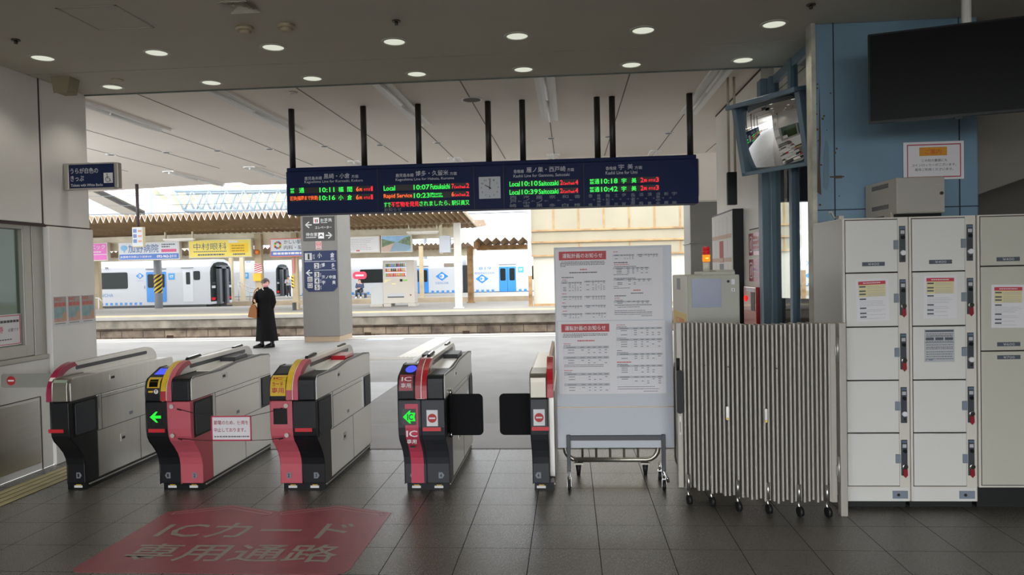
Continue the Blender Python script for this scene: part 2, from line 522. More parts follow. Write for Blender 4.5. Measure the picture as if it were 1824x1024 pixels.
# side passage to the right of the column, closed hall side and rear
wd = MB()
wd.box(7, 7.1, -4.5, 9, 0, 3.33).box(2.92, 7, 7.4, 7.5, 0, 3.33)
struct(wd, 'wall_side', mat('dim_grey_wall', '#6a665f', 0.7))
sf = MB().add([(2.93, 6.05, 2.03), (5.5, 6.05, 2.9), (5.5, 6.05, 3.33), (2.93, 6.05, 3.33), (2.93, 7.4, 2.03), (5.5, 7.4, 2.9), (5.5, 7.4, 3.33), (2.93, 7.4, 3.33)],
              [(0, 1, 2, 3), (0, 4, 5, 1), (4, 7, 6, 5), (1, 5, 6, 2), (0, 3, 7, 4)])
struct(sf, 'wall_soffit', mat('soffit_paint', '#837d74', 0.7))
rw = MB()
rw.box(3.6, 7, -4.6, -4.5, 0, 3.33).box(-4.5, 3.6, -4.6, -4.5, 3.05, 3.33)
struct(rw, 'wall_rear', M_white)
struct(MB().box(-40, 40, -40, -4.6, -0.15, -0.02), 'ground_forecourt', mat('forecourt_paving', '#aeaba5', 0.8))

# platform columns
pc = MB().box(-6.36, -5.47, 17.3, 18.35, 0.13, 3.9)
struct(pc, 'platform_column', mat('column_metal', '#75736f', 0.45, metal=0.0, var=0.05, scale=3), bevel=0.01)
struct(MB().box(-6.345, -5.485, 17.315, 18.335, 0, 0.13), 'platform_column_base', mat('column_base_wood', '#a28f78', 0.6))
struct(MB().box(-8.0, -5.6, 15.2, 18.3, 3.9, 4.1), 'canopy_beam', M_canopy)
pc = MB().box(2.02, 2.65, 12.6, 13.3, 0, 2.68).box(2.0, 2.67, 12.58, 13.32, 1.98, 2.0)
struct(pc, 'platform_column', mat('column_metal_dull', '#85827d', 0.45, metal=0.0, var=0.05, scale=3), bevel=0.008)
struct(MB().box(-0.4, 5.0, 12.4, 12.6, 2.68, 3.45), 'canopy_beam', M_canopy)

struct(MB().box(-40, 40, -4.6, 6.7, 3.64, 13), 'upper_sky_blocker', M_white)  # unseen upper floors, guessed and added to keep rear sky off the outdoor walls
# track bed, far platforms
tb = MB().box(-80, 60, 18.85, 100, -1.6, -1.15)
struct(tb, 'track_ground', mat('track_ballast', '#6d6257', 0.9, var=0.3, scale=12))
rl = MB()
for y in (22.1, 23.17, 25.6, 26.67, 41.0, 42.07, 59.0, 60.07):
    rl.box(-80, 60, y, y + 0.07, -1.15, -0.98)
struct(rl, 'track_rails', mat('rail_steel', '#7c6b5e', 0.4, metal=0.7))
def stone_mat():
    m = bpy.data.materials.new('platform_stone')
    m.use_nodes = True
    n = m.node_tree; L = n.links.new
    b = n.nodes['Principled BSDF']; b.inputs['Roughness'].default_value = 0.85
    tc = n.nodes.new('ShaderNodeTexCoord')
    sp = n.nodes.new('ShaderNodeSeparateXYZ'); cb = n.nodes.new('ShaderNodeCombineXYZ')
    L(tc.outputs['Object'], sp.inputs[0]); L(sp.outputs['X'], cb.inputs['X']); L(sp.outputs['Z'], cb.inputs['Y'])
    br = n.nodes.new('ShaderNodeTexBrick')
    L(cb.outputs[0], br.inputs['Vector'])
    br.inputs['Scale'].default_value = 1.0; br.inputs['Brick Width'].default_value = 0.95; br.inputs['Row Height'].default_value = 0.3
    br.inputs['Mortar Size'].default_value = 0.02; br.inputs['Mortar Smooth'].default_value = 0.5
    br.inputs['Color1'].default_value = lin('#998b79'); br.inputs['Color2'].default_value = lin('#75695f'); br.inputs['Mortar'].default_value = lin('#433b36')
    nz = n.nodes.new('ShaderNodeTexNoise'); nz.inputs['Scale'].default_value = 2.2; nz.inputs['Detail'].default_value = 8
    L(tc.outputs['Object'], nz.inputs['Vector'])
    r = n.nodes.new('ShaderNodeValToRGB')
    r.color_ramp.elements[0].position, r.color_ramp.elements[1].position = 0.32, 0.7
    r.color_ramp.elements[0].color = (0.45, 0.43, 0.42, 1); r.color_ramp.elements[1].color = (1.3, 1.28, 1.22, 1)
    L(nz.outputs[0], r.inputs[0])
    mx = n.nodes.new('ShaderNodeMix'); mx.data_type = 'RGBA'; mx.blend_type = 'MULTIPLY'; mx.inputs[0].default_value = 1
    L(br.outputs['Color'], mx.inputs[6]); L(r.outputs[0], mx.inputs[7]); L(mx.outputs[2], b.inputs['Base Color'])
    bp = n.nodes.new('ShaderNodeBump'); bp.inputs['Strength'].default_value = 0.8; bp.inputs['Distance'].default_value = 0.05
    L(nz.outputs[0], bp.inputs['Height']); L(bp.outputs[0], b.inputs['Normal'])
    return m
M_stone = stone_mat()
M_cope = mat('coping_concrete', '#8b8478', 0.85, var=0.55, scale=1.6, bump=0.5, bscale=8)
M_farp = mat('far_platform_top', '#a09d98', 0.8, var=0.1, scale=1.5)
struct(MB().box(-80, 60, 30.15, 38.85, -1.6, -0.01), 'platform_wall', M_stone)
struct(MB().box(-80, 60, 30.0, 30.5, -0.52, -0.16), 'platform_coping', M_cope, bevel=0.03)
pg = MB().box(-80, 60, 29.93, 38.9, -0.16, 0.0)
struct(pg, 'platform_ground', M_farp, bevel=0.02)
struct(MB().box(-80, 60, 29.94, 30.75, -0.003, 0.006), 'platform_edge_strip', mat('edge_paving_cream', '#cdc2a0', 0.7, var=0.12, scale=3))
struct(MB().box(-80, 60, 30.75, 31.0, -0.003, 0.008), 'platform_line', mat('line_yellow_worn', '#d9c98e', 0.7, var=0.1, scale=3))
dr = MB()
for x in (-17.0, -12.4, -8.5, -4.4, -0.2):
    dr.box(x, x + 0.28, 30.12, 30.2, -1.05, -0.82)
struct(dr, 'platform_drain', mat('drain_dark', '#3a2a1c', 0.9))
struct(MB().box(-80, 60, 46.2, 56.0, -1.6, 0.0), 'platform_ground', M_farp)
struct(MB().box(-80, 60, 46.0, 46.25, -0.4, 0.02), 'platform_coping', mat('far_coping', '#b3a48c', 0.8, var=0.2, scale=1.0))

lo = bpy.data.lights.new('office_fill_light', 'AREA'); lo.shape = 'RECTANGLE'; lo.size = 1.2; lo.size_y = 0.3; lo.energy = 18; lo.color = (0.95, 1.0, 0.95)  # unseen fill light, added to brighten the office behind the window
lob = bpy.data.objects.new('office_fill_light', lo); COL.objects.link(lob); lob.location = (-6.0, 4.2, 3.15)
# ------------------------------------------------------------------ ticket gates
M_gsil = mat('gate_stainless', '#c2bfb8', 0.3, metal=0.92, var=0.05, scale=2.5, stretch=(1, 6, 1))
M_ghead = mat('gate_head_steel', '#8f8b80', 0.36, metal=0.9)
M_gwht = mat('gate_enamel', '#eceae4', 0.25, spec=0.8)
M_gblk = mat('gate_black', '#17181b', 0.4, spec=0.3)
M_ggry = mat('gate_dark_grey', '#303237', 0.42, spec=0.35)
M_pink = mat('gate_pink', '#c25a66', 0.45)
M_pinkd = mat('gate_pink_side', '#b5606a', 0.45)
M_gred = mat('gate_red', '#b3202c', 0.25, coat=0.5)
M_stripe = mat('red_stripe_lamp', '#b8222b', 0.35, emit=0.1)
M_ledg = glow('green_led', '#2bd43a', 1.0)
M_ledb = glow('blue_reader_light', '#4a55e8', 1.0)
M_scr = mat('dark_screen', '#0b0c0c', 0.15)
M_badge = mat('badge_grey', '#7f858c', 0.5)
M_gyel = mat('gate_yellow', '#d9b52a', 0.4)
GY = 5.19
LEG = [(0.33, 0.055), (0.16, 0.055), (0.16, 0.20), (0.15, 0.25), (0.125, 0.30), (0.075, 0.36), (0.03, 0.405), (0.008, 0.445), (0.0, 0.5), (0.0, 0.698), (0.33, 0.698)]
def gprof(p):
    return [(GY + y, z) for y, z in p]
GUARD = [(0.004, 0.702), (0.004, 0.76)] + [(0.27 - 0.262 * math.cos(math.radians(a)), 0.76 + 0.205 * math.sin(math.radians(a))) for a in range(10, 91, 8)] + \
        [(1.28, 0.978)] + [(1.28 + 0.15 * math.sin(math.radians(a)), 0.868 + 0.11 * math.cos(math.radians(a))) for a in range(15, 91, 15)] + [(1.43, 0.702)]
SIDE = [(0.03, 0.702), (0.03, 0.835), (0.045, 0.86), (0.07, 0.87), (0.5, 0.872), (0.78, 0.9), (1.25, 0.905), (1.44, 0.885), (1.46, 0.86), (1.46, 0.702)]
SIDEF = [(0.03, 0.702), (0.03, 0.835), (0.045, 0.86), (0.07, 0.87), (1.44, 0.87), (1.46, 0.85), (1.46, 0.702)]
def badge(x, num, left, parent):
    b = MB()
    z = 0.115; y = GY + 0.158
    s_ = -1 if left else 1
    b.prism([(x - 0.018 * s_, z - 0.022), (x + 0.01 * s_, z - 0.022), (x + 0.024 * s_, z), (x + 0.01 * s_, z + 0.022), (x - 0.018 * s_, z + 0.022)], 'y', y, y + 0.004)
    b.mat(1).text(num, (x - 0.008, y - 0.0008, z - 0.013), 0.014, 0.026, bold=0.02)
    b.build('lane_badge', [M_badge, M_gblk], parent)
def no_entry(b, x, z, r, y, i_w, i_r):
    b.mat(i_r).disc((x, y, z), (0, -1, 0), r, 28)
    b.mat(i_w).box(x - r * 0.68, x + r * 0.68, y - 0.001, y, z - r * 0.17, z + r * 0.17)
def gate(label, X, left=None, right=None, guard=None):
    # left / right: (x0, x1, front material, head material, lane)
    g0, g1 = guard[:2]
    xs = [g0, g1] + ([left[0], left[1]] if left else []) + ([right[0], right[1]] if right else [])
    t = thing('ticket_gate', label, 'ticket gate', ((min(xs) + max(xs)) / 2 + X, GY + 0.75, 0), 'automatic ticket gates')
    x0, x1 = X + min(xs), X + max(xs)
    pl = MB().box(x0 + 0.012, x1 - 0.012, GY + 0.185, GY + 1.45, 0, 0.057)
    pl.mat(1).box(x1 - 0.013, x1 - 0.004, GY + 0.22, GY + 1.45, 0.03, 0.04)
    pl.mat(2)
    for sd in (left, right):
        if sd:
            m_ = X + (sd[0] + sd[1]) / 2
            pl.box(m_ - 0.035, m_ + 0.03, GY + 0.182, GY + 0.186, 0.015, 0.032)
            pl.mat(3).box(m_ - 0.02, m_ + 0.02, GY + 0.182, GY + 0.186, 0.034, 0.04).mat(2)
    pl.build('plinth', [M_black, M_alu, M_paper, M_gyel], t)
    bd = MB().box(x0, x1, GY + 0.325, GY + 1.46, 0.057, 0.70)
    bd.build('body', guard[4], t, bevel=0.006)
    for sd, left_side in ((left, True), (right, False)):
        if not sd:
            continue
        a, b_ = X + sd[0], X + sd[1]
        fm, hm, lane = sd[2:5]
        fb = MB().prism(gprof(LEG), 'x', a, b_)
        f = fb.build('front_panel', fm, t, bevel=0.006)
        # head
        plain = sd[5] if len(sd) > 5 else False
        if left_side and not plain:
            hp = [(0.0, 0.702), (-0.003, 0.76), (0.0, 0.80), (0.012, 0.842), (0.03, 0.862), (0.20, 0.925), (0.30, 0.925), (0.36, 0.87), (0.36, 0.702)]
        else:
            hp = [(0.0, 0.702), (0.0, 0.815), (0.006, 0.845), (0.022, 0.864), (0.05, 0.87), (0.36, 0.872), (0.36, 0.702)]
        h0_, h1_ = (a + 0.001, X + g0 - 0.001) if left_side else (X + g1 + 0.001, b_ - 0.006)
        MB().prism(gprof(hp), 'x', h0_, h1_).build('head', hm, t, bevel=0.006)
        # upper side shell and top cover
        sp = SIDEF if plain else SIDE
        e0, e1 = (a - 0.001, a + 0.007) if left_side else (b_ - 0.007, b_ + 0.001)
        MB().prism(gprof(sp), 'x', e0, e1).build('side_shell', guard[4], t, bevel=0.002)
        if not plain:
            et = MB()
            cur = sp[2:-1]
            x_0, x_1 = (e0 - 0.0012, e0 + 0.004) if left_side else (e1 - 0.004, e1 + 0.0012)
            et.prism(gprof([(y_, z_ + 0.002) for y_, z_ in cur] + [(y_, z_ - (0.016 if 0.3 < y_ < 1.3 else 0.008)) for y_, z_ in reversed(cur)]), 'x', x_0, x_1)
            et.build('edge_trim', mat('gate_mid_grey', '#77787a', 0.4), t)
        tp = MB()
        top = [(y, z - 0.004) for y, z in sp[3:]][:-1]
        tp.prism(gprof([(0.34, 0.702)] + [(0.34, 0.866)] + [q for q in top if q[0] > 0.34] + [(1.455, 0.702)]), 'x', min(a, b_) + 0.006, max(a, b_) - 0.006)
        tp.build('top_cover', M_gsil if plain else M_ggry, t)
        if not plain:
            tr = MB()
            m0, m1 = a + 0.02, b_ - 0.02
            tr.mat(0).prism(gprof([(0.36, 0.868), (0.36, 0.876), (0.74, 0.9), (0.76, 0.9), (0.76, 0.868)]), 'x', m0, m1)
            tr.mat(1).prism(gprof([(0.78, 0.895), (0.80, 0.93), (1.02, 0.937), (1.04, 0.9)]), 'x', m0, m1)
            tr.build('card_tray', [M_gwht, guard[5]], t, bevel=0.003)
        # aisle side details
        for face, sg in ((a, -1), (b_, 1)):
            if (face == a) != left_side and not (guard[0] == guard[1]):
                continue
            d = MB()
            f0, f1 = (face - 0.0015, face + 0.002) if sg < 0 else (face - 0.002, face + 0.0015)
            d.box(f0, f1, GY + 0.39, GY + 1.2, 0.665, 0.669)
            d.box(f0, f1, GY + 0.33, GY + 1.46, 0.419, 0.424).box(f0, f1, GY + 0.03, GY + 1.46, 0.699, 0.703)
            d.box(f0, f1, GY + 0.385, GY + 0.389, 0.424, 0.699).box(f0, f1, GY + 0.9, GY + 0.904, 0.06, 0.419)
            d.build('panel_joint', M_dark, t)
            for yy in (0.5, 0.58, 0.72, 0.86):
                MB().disc((face + sg * 0.0018, GY + yy, 0.685), (sg, 0, 0), 0.005, 8).build('screw', M_badge, t)
            MB().box(f0, f1, GY + 0.75, GY + 0.80, 0.465, 0.49).build('maker_plate', M_badge, t)
            hn = MB()
            h0, h1 = (face - 0.004, face) if sg < 0 else (face, face + 0.004)
            hn.box(h0, h1, GY + 0.50, GY + 0.60, 0.79, 0.835)
            hn.mat(1).box(h0 - 0.001, h1 + 0.001, GY + 0.515, GY + 0.56, 0.80, 0.82)
            hn.build('latch', [M_gsil, M_black], t)
            hn = MB().box(h0, h1, GY + 0.62, GY + 0.70, 0.27, 0.33).mat(1).box(h0 - 0.001, h1 + 0.001, GY + 0.635, GY + 0.675, 0.285, 0.305)
            hn.build('latch', [M_gsil, M_black], t)
            for y0 in (0.05, 1.24):
                p = MB()
                q0, q1 = (face - 0.003, face + 0.05) if sg < 0 else (face - 0.05, face + 0.003)
                p.box(q0, q1, GY + y0, GY + y0 + 0.28 if y0 < 1 else GY + 1.46, 0.425, 0.69)
                p.build('flap_pocket', M_black, t)
                st = MB()
                yy = y0 + 0.285 if y0 < 1 else y0 - 0.03
                st.box(face - 0.005, face + 0.005, GY + yy, GY + yy + 0.02, 0.43, 0.695)
                st.build('pocket_post', M_chrome, t)
                if y0 < 1 and (label.startswith('dark') or label.startswith('part')):
                    continue
                fl = MB().prism(rrect(GY + y0 + 0.015, GY + y0 + (0.245 if y0 < 1 else 0.2), 0.44, 0.675, 0.02), 'x', face + sg * 0.004 - 0.006, face + sg * 0.004 + 0.006)
                fl.build('flap', mat('flap_rubber', '#3a3d43', 0.55, spec=0.3), t, bevel=0.003)
        bx = (a + b_) / 2 + (-0.02 if left_side else 0.02)
        badge(bx, lane, left_side, t)
    # guard fin, its coloured front bands and slot
    ga, gb = X + g0, X + g1
    gm = MB().prism(gprof(GUARD), 'x', ga + 0.012, gb - 0.012)
    gd = gm.build('guard', guard[6] if len(guard) > 6 else M_gwht, t, bevel=0.004)
    ring = GUARD[:13]
    mid = (ga + gb) / 2
    bands = [(ga, mid - 0.004, guard[2]), (mid + 0.004, gb, guard[3])] if guard[2] != guard[3] or g1 - g0 > 0.06 else [(ga, gb, guard[2])]
    for p0, p1, m_ in bands:
        bb = MB()
        out = [(y - 0.004 * (1 if i < 8 else 0), z + 0.003) for i, (y, z) in enumerate(ring)]
        inn = [(y + 0.035, z - 0.03 if i > 1 else z) for i, (y, z) in enumerate(ring)]
        bb.prism(gprof(out + inn[::-1]), 'x', p0, p1)
        bb.build('guard_band', m_, gd, bevel=0.002)
        if len(guard) > 7:
            lw = MB().box(p0 - 0.0005, p1 + 0.0005, GY - 0.0015, GY + 0.02, 0.703, 0.775)
            lw.build('guard_foot', guard[7] if p0 == ga else guard[8], gd, bevel=0.002)
    sl = MB()
    for sgn, xx in ((-1, ga + 0.012), (1, gb - 0.012)):
        sl.prism([(GY + y, z + (y - 0.3) * 0.012) for y, z in rrect(0.29, 1.27, 0.905, 0.935, 0.014)], 'x', xx - 0.001, xx + 0.001)
    sl.build('guard_slot', M_dark, gd)
    if left and right:
        for y0, y1 in ((0.3, 0.52), (1.08, 1.28)):
            rb = MB().prism(gprof([(y0, 0.962), (y0 + 0.02, 0.984), (y1 - 0.02, 0.992), (y1, 0.975)]), 'x', mid - 0.012, mid + 0.012)
            rb.mat(1).prism(gprof([(y0 + 0.03, 0.98), (y0 + 0.03, 0.988), (y1 - 0.03, 0.994), (y1 - 0.03, 0.98)]), 'x', mid - 0.006, mid + 0.006)
            rb.build('sensor_rail', [M_black, M_chrome], gd)
    return t, x0, x1

def red_line(x0, x1, t, z=0.475):
    MB().box(x0, x1, GY - 0.003, GY + 0.01, z, z + 0.026).build('lamp_strip', M_stripe, t)
def sticker_no_entry(x, t):
    b = MB().box(x - 0.04, x + 0.04, GY - 0.0025, GY, 0.51, 0.625)
    no_entry(b, x, 0.567, 0.032, GY - 0.0035, 0, 1)
    b.build('no_entry_sticker', [M_paper, M_red], t)

# leftmost gate: one module only
M_mag = mat('guard_magenta', '#a02248', 0.25, coat=0.6)
t, a, b = gate('stainless ticket gate with a single black front beside the white office wall', -3.87,
               right=(0.03, 0.17, M_gblk, M_ghead, '1', True), guard=(0.0, 0.045, M_mag, M_mag, M_gsil, M_gsil, M_gsil))
red_line(-3.86, -3.745, t)
# second gate
t, a, b = gate('ticket gate with a black and a pink front, green arrow lit on the black half', -3.105,
               left=(0.0, 0.165, M_gblk, M_gblk, '1'), right=(0.165, 0.335, M_pink, M_gblk, '2'),
               guard=(0.115, 0.2, M_gyel, M_pink, M_gwht, M_dark, M_gwht, M_gred, M_pink))
red_line(-3.09, -2.965, t)
d = MB().box(-3.085, -2.985, GY - 0.002, GY + 0.004, 0.53, 0.645)
d.build('display', M_scr, t)
def arrow(parent, x, z, s_, y, m_, name='arrow_lamp'):
    b_ = MB().prism([(x - s_, z), (x + s_ * 0.1, z + s_ * 0.95), (x + s_ * 0.45, z + s_ * 0.95), (x - s_ * 0.1, z + s_ * 0.25), (x + s_ * 1.0, z + s_ * 0.25),
                     (x + s_ * 1.0, z - s_ * 0.25), (x - s_ * 0.1, z - s_ * 0.25), (x + s_ * 0.45, z - s_ * 0.95), (x + s_ * 0.1, z - s_ * 0.95)], 'y', y - 0.002, y)
    return b_.build(name, m_, parent)
arrow(t, -3.033, 0.588, 0.042, GY - 0.002, M_ledg)
def on_reader(y, z0):
    return z0
r = MB()
# slanted reader plate with yellow rim: follows the bulging head front
def bulge(b_, x0, x1, pts, d=0.002):
    for (ya, za), (yb, zb) in zip(pts, pts[1:]):
        n = Vector((0, -(zb - za), (yb - ya))).normalized() * d
        if n.y > 0: n = -n
        b_.quad((x0, GY + ya + n.y, za + n.z), (x1, GY + ya + n.y, za + n.z), (x1, GY + yb + n.y, zb + n.z), (x0, GY + yb + n.y, zb + n.z))
HEADC = [(-0.003, 0.76), (0.0, 0.80), (0.012, 0.842), (0.03, 0.862), (0.20, 0.925)]
bulge(r, -3.09, -2.995, [(0.0, 0.80), (0.012, 0.842), (0.03, 0.862), (0.05, 0.8694)], 0.003)
r.mat(1)
bulge(r, -3.075, -3.01, [(0.002, 0.807), (0.012, 0.842), (0.026, 0.857)], 0.005)
r.mat(2).disc((-3.02, GY - 0.006, 0.775), (0, -1, 0), 0.017, 16)
r.mat(0).box(-3.08, -3.045, GY - 0.005, GY - 0.003, 0.768, 0.78)
r.mat(1).text('T', (-3.028, GY - 0.008, 0.766), 0.016, 0.019, bold=0.03)
r.build('card_reader', [M_gyel, M_scr, M_paper], t)
b = MB(); bulge(b, -3.085, -3.0, [(0.09, 0.884), (0.18, 0.9175)], 0.003)
b.build('reader_light', M_ledb, t)
# third gate
t, a, b = gate('ticket gate with a pink and a black front, blank screen and yellow card label', -2.17,
               left=(0.0, 0.165, M_pink, M_gblk, '2'), right=(0.165, 0.335, M_gblk, M_gblk, '3'),
               guard=(0.12, 0.21, M_gyel, M_pink, M_gwht, M_gred, M_gwht, M_pink, M_pink))
red_line(-1.99, -1.865, t)
MB().box(-2.147, -2.045, GY - 0.002, GY + 0.004, 0.53, 0.645).build('display', M_scr, t)
r = MB(); bulge(r, -2.165, -2.052, [(-0.003, 0.735), (-0.003, 0.76), (0.0, 0.80), (0.012, 0.842), (0.03, 0.862), (0.06, 0.873)], 0.003)
r.mat(1).text('カード', (-2.147, GY - 0.009, 0.805), 0.08, 0.034, bold=0.02).text('専用', (-2.152, GY - 0.009, 0.755), 0.09, 0.042, bold=0.02)
r.mat(1).text('IC', (-2.14, GY - 0.001, 0.853), 0.065, 0.018, uz=(0, 0.6, 0.8), bold=0.02)
r.build('card_label', [M_gyel, M_red], t)
b = MB(); bulge(b, -2.155, -2.06, [(0.085, 0.882), (0.19, 0.921)], 0.003)
b.build('reader_window', M_ggry, t)
# fourth gate: card only lane
t, a, b = gate('dark ticket gate with red IC lane panels, its flap swung out into the aisle', -1.235,
               left=(0.0, 0.165, M_ggry, M_gblk, '3'), right=(0.165, 0.335, M_ggry, M_gblk, '4'),
               guard=(0.125, 0.212, mat('guard_dusty_red', '#a84048', 0.3), M_gred, M_gwht, M_dark))
red_line(-1.06, -0.93, t)
sticker_no_entry(-0.99, t)
LEGC = [(0.16, 0.06), (0.16, 0.20), (0.15, 0.25), (0.125, 0.30), (0.075, 0.36), (0.03, 0.405), (0.008, 0.445), (0.0, 0.5), (0.0, 0.67)]
def legstrip(x0, x1, pts, d=0.003):
    b_ = MB()
    for (ya, za), (yb, zb) in zip(pts, pts[1:]):
        b_.add([(x0, GY + ya - d, za), (x1, GY + ya - d, za), (x1, GY + yb - d, zb), (x0, GY + yb - d, zb), (x0, GY + ya + 0.01, za), (x1, GY + ya + 0.01, za), (x1, GY + yb + 0.01, zb), (x0, GY + yb + 0.01, zb)],
               [(0, 1, 2, 3), (0, 3, 7, 4), (1, 5, 6, 2)])
    return b_
p = legstrip(-1.185, -1.09, LEGC, 0.004)
p.mat(1).text('IC', (-1.178, GY - 0.0055, 0.435), 0.08, 0.045, bold=0.015).text('専用', (-1.175, GY - 0.0055, 0.385), 0.07, 0.033, bold=0.01)
p.mat(2).box(-1.16, -1.12, GY + 0.02, GY + 0.03, 0.352, 0.362)
p.build('lane_panel', [mat('gate_rose_red', '#c4455c', 0.45), M_paper, M_gblk], t)
p = MB().box(-1.205, -1.105, GY - 0.007, GY + 0.004, 0.52, 0.635)
dsp = p.build('display', M_scr, t)
z = 0.578; x = -1.152
ar = MB().prism([(x - 0.048, z), (x + 0.0, z + 0.046), (x + 0.01, z + 0.046), (x + 0.004, z + 0.03), (x + 0.043, z + 0.03), (x + 0.036, z), (x + 0.043, z - 0.03), (x + 0.004, z - 0.03), (x + 0.01, z - 0.046), (x, z - 0.046)], 'y', GY - 0.009, GY - 0.007)
ar.mat(1).text('IC', (x - 0.016, GY - 0.0105, z - 0.022), 0.042, 0.044, bold=0.03)
ar.build('arrow_lamp', [M_ledg, M_scr], dsp)
r = MB(); bulge(r, -1.222, -1.125, [(-0.003, 0.765), (0.0, 0.80), (0.012, 0.842), (0.03, 0.862), (0.05, 0.869)], 0.003)
r.mat(1).text('IC', (-1.205, GY + 0.0, 0.832), 0.07, 0.032, uz=(0, 0.45, 0.9), bold=0.015).text('専用', (-1.208, GY - 0.007, 0.785), 0.072, 0.034, bold=0.01)
r.build('card_label', [mat('gate_dull_red', '#9c3844', 0.45), M_paper], t)
b = MB(); bulge(b, -1.215, -1.125, [(0.06, 0.873), (0.19, 0.921)], 0.003)
rp = b.build('reader_plate', M_black, t)
b = MB()
cx = Vector((-1.16, GY + 0.125, 0.902)); u = Vector((1, 0, 0)); v = Vector((0, 0.17, 0.063)).normalized()
b.add([tuple(cx + u * 0.04 * math.cos(k * math.pi / 12) + v * 0.055 * math.sin(k * math.pi / 12)) for k in range(24)], [tuple(range(24))])
b.build('reader_light', M_ledb, rp)
def open_flap(x0, x1, t):
    b_ = MB().prism(rrect(x0, x1, 0.405, 0.70, 0.03, 5), 'y', GY + 0.2, GY + 0.222)
    b_.build('flap', mat('open_flap_rubber', '#0d0d0f', 0.65, spec=0.12), t, bevel=0.005)
open_flap(-0.905, -0.655, t)
st = MB().cyl((-0.89, GY + 0.21, 0.385), (-0.89, GY + 0.21, 0.42), 0.012).cyl((-0.89, GY + 0.21, 0.69), (-0.89, GY + 0.21, 0.74), 0.012)
st.build('flap_pivot', M_chrome, t)
# fifth gate, partly behind the notice board
t, a, b = gate('part hidden ticket gate with a stainless head beside the white notice board', -0.295,
               left=(0.0, 0.125, M_ggry, M_ghead, '4', True), guard=(0.12, 0.165, M_gred, M_gred, M_gsil, M_gsil, mat('guard_tan', '#b98f70', 0.4)))
red_line(-0.285, -0.165, t)
sticker_no_entry(-0.232, t)
open_flap(-0.525, -0.285, t)

# sign strung between the second and third gate
t = thing('rope_sign', 'white paper sign with red border strung on black cords between two pink gates', 'sign', (-2.45, GY - 0.02, 0.46))
b = MB().box(-2.6, -2.3, GY - 0.03, GY - 0.026, 0.417, 0.6)
b.mat(1).box(-2.6, -2.3, GY - 0.0315, GY - 0.03, 0.59, 0.6).box(-2.6, -2.3, GY - 0.0315, GY - 0.03, 0.417, 0.427).box(-2.6, -2.59, GY - 0.0315, GY - 0.03, 0.417, 0.6).box(-2.31, -2.3, GY - 0.0315, GY - 0.03, 0.417, 0.6)
b.mat(2).text('節電のため、使用を', (-2.578, GY - 0.0315, 0.535), 0.256, 0.031, bold=0.02).text('中止しております。', (-2.578, GY - 0.0315, 0.482), 0.235, 0.031, bold=0.02)
b.mat(3)
x = -2.578
while x < -2.33:
    wd_ = random.uniform(0.006, 0.02)
    b.box(x, x + wd_, GY - 0.0312, GY - 0.03, 0.445, 0.453); x += wd_ + random.uniform(0.002, 0.005)
b.build('sign_sheet', [M_paper, mat('red_border_print', '#b8304a', 0.5), mat('crimson_lettering', '#9c2438', 0.5), M_ink], t)
for side, xs, xe in ((-1, -2.6, -2.86), (1, -2.3, -2.075)):
    for zs, ze in ((0.596, 0.648), (0.42, 0.432)):
        c_ = MB().tube([(xs, GY - 0.028, zs), ((xs + xe) / 2, GY - 0.018, (zs + ze) / 2 - 0.004), (xe, GY - 0.014, ze)], 0.0022, 6)
        c_.tube([(xe, GY - 0.014, ze), (xe - side * 0.03, GY - 0.016, ze - 0.008)], 0.005, 6)
        c_.build('cord', M_rubber, t)
for x in (-2.905, -2.05):
    for z in (0.665, 0.452):
        b = MB().cyl((x, GY - 0.012, z), (x, GY - 0.0042, z), 0.016, n=20)
        b.build('anchor_disc', mat('pale_disc', '#c3b9b2', 0.5), t)

# red floor marking in front of the gates
b = MB()
L_, R_, N_, F_ = -2.775, -1.218, 3.84, 4.86
out = [(L_ + 0.04, N_), (R_ - 0.06, N_), (R_ - 0.02, N_ + 0.02), (R_, N_ + 0.07), (R_, F_ - 0.005), (-1.61, 5.005), (-2.0, 4.87), (-2.39, 5.005), (L_, F_ - 0.005), (L_, N_ + 0.04)]
b.add([(x, y, 0.0016) for x, y in out], [tuple(range(len(out)))])
b.add([(x, y, -0.002) for x, y in out], [tuple(reversed(range(len(out))))])
n = len(out)
b.add([(x, y, 0.0016) for x, y in out] + [(x, y, -0.002) for x, y in out], [(k, n + k, n + (k + 1) % n, (k + 1) % n) for k in range(n)])
b.mat(1)
for xs, ys in (((-2.72, -2.37, -2.03), (4.79, 4.93, 4.79)), ((-1.97, -1.62, -1.27), (4.79, 4.93, 4.79))):
    for dy in (0.0, 0.05):
        for k in (0, 1):
            (xa, ya), (xb, yb) = (xs[k], ys[k] + dy), (xs[k + 1], ys[k + 1] + dy)
            b.quad((xa, ya, 0.0022), (xb, yb, 0.0022), (xb, yb + 0.012, 0.0022), (xa, ya + 0.012, 0.0022))
    for x in (xs[0], xs[2] - 0.012):
        b.quad((x, ys[0], 0.0022), (x + 0.012, ys[0], 0.0022), (x + 0.012, ys[0] + 0.06, 0.0022), (x, ys[0] + 0.06, 0.0022))
b.mat(2)
b.text('ICカード', (-2.61, 4.37, 0.0024), 1.22, 0.27, ux=(1, 0, 0), uz=(0, 1, 0), bold=0.025)
b.text('専用通路', (-2.6, 4.0, 0.0024), 1.25, 0.27, ux=(1, 0, 0), uz=(0, 1, 0), bold=0.025)
single(b, 'floor_marking', [mat('floor_red_vinyl', '#934a53', 0.42, var=0.12, scale=9, bump=0.3, bscale=110), mat('floor_dark_rose', '#b88a8c', 0.5), mat('floor_letter_grey', '#969186', 0.5, var=0.15, scale=14, bump=0.3, bscale=110)],
       'red vinyl floor marking with chevrons and large grey lettering in front of the gates', 'floor marking', origin=(-2.0, 4.4, 0))
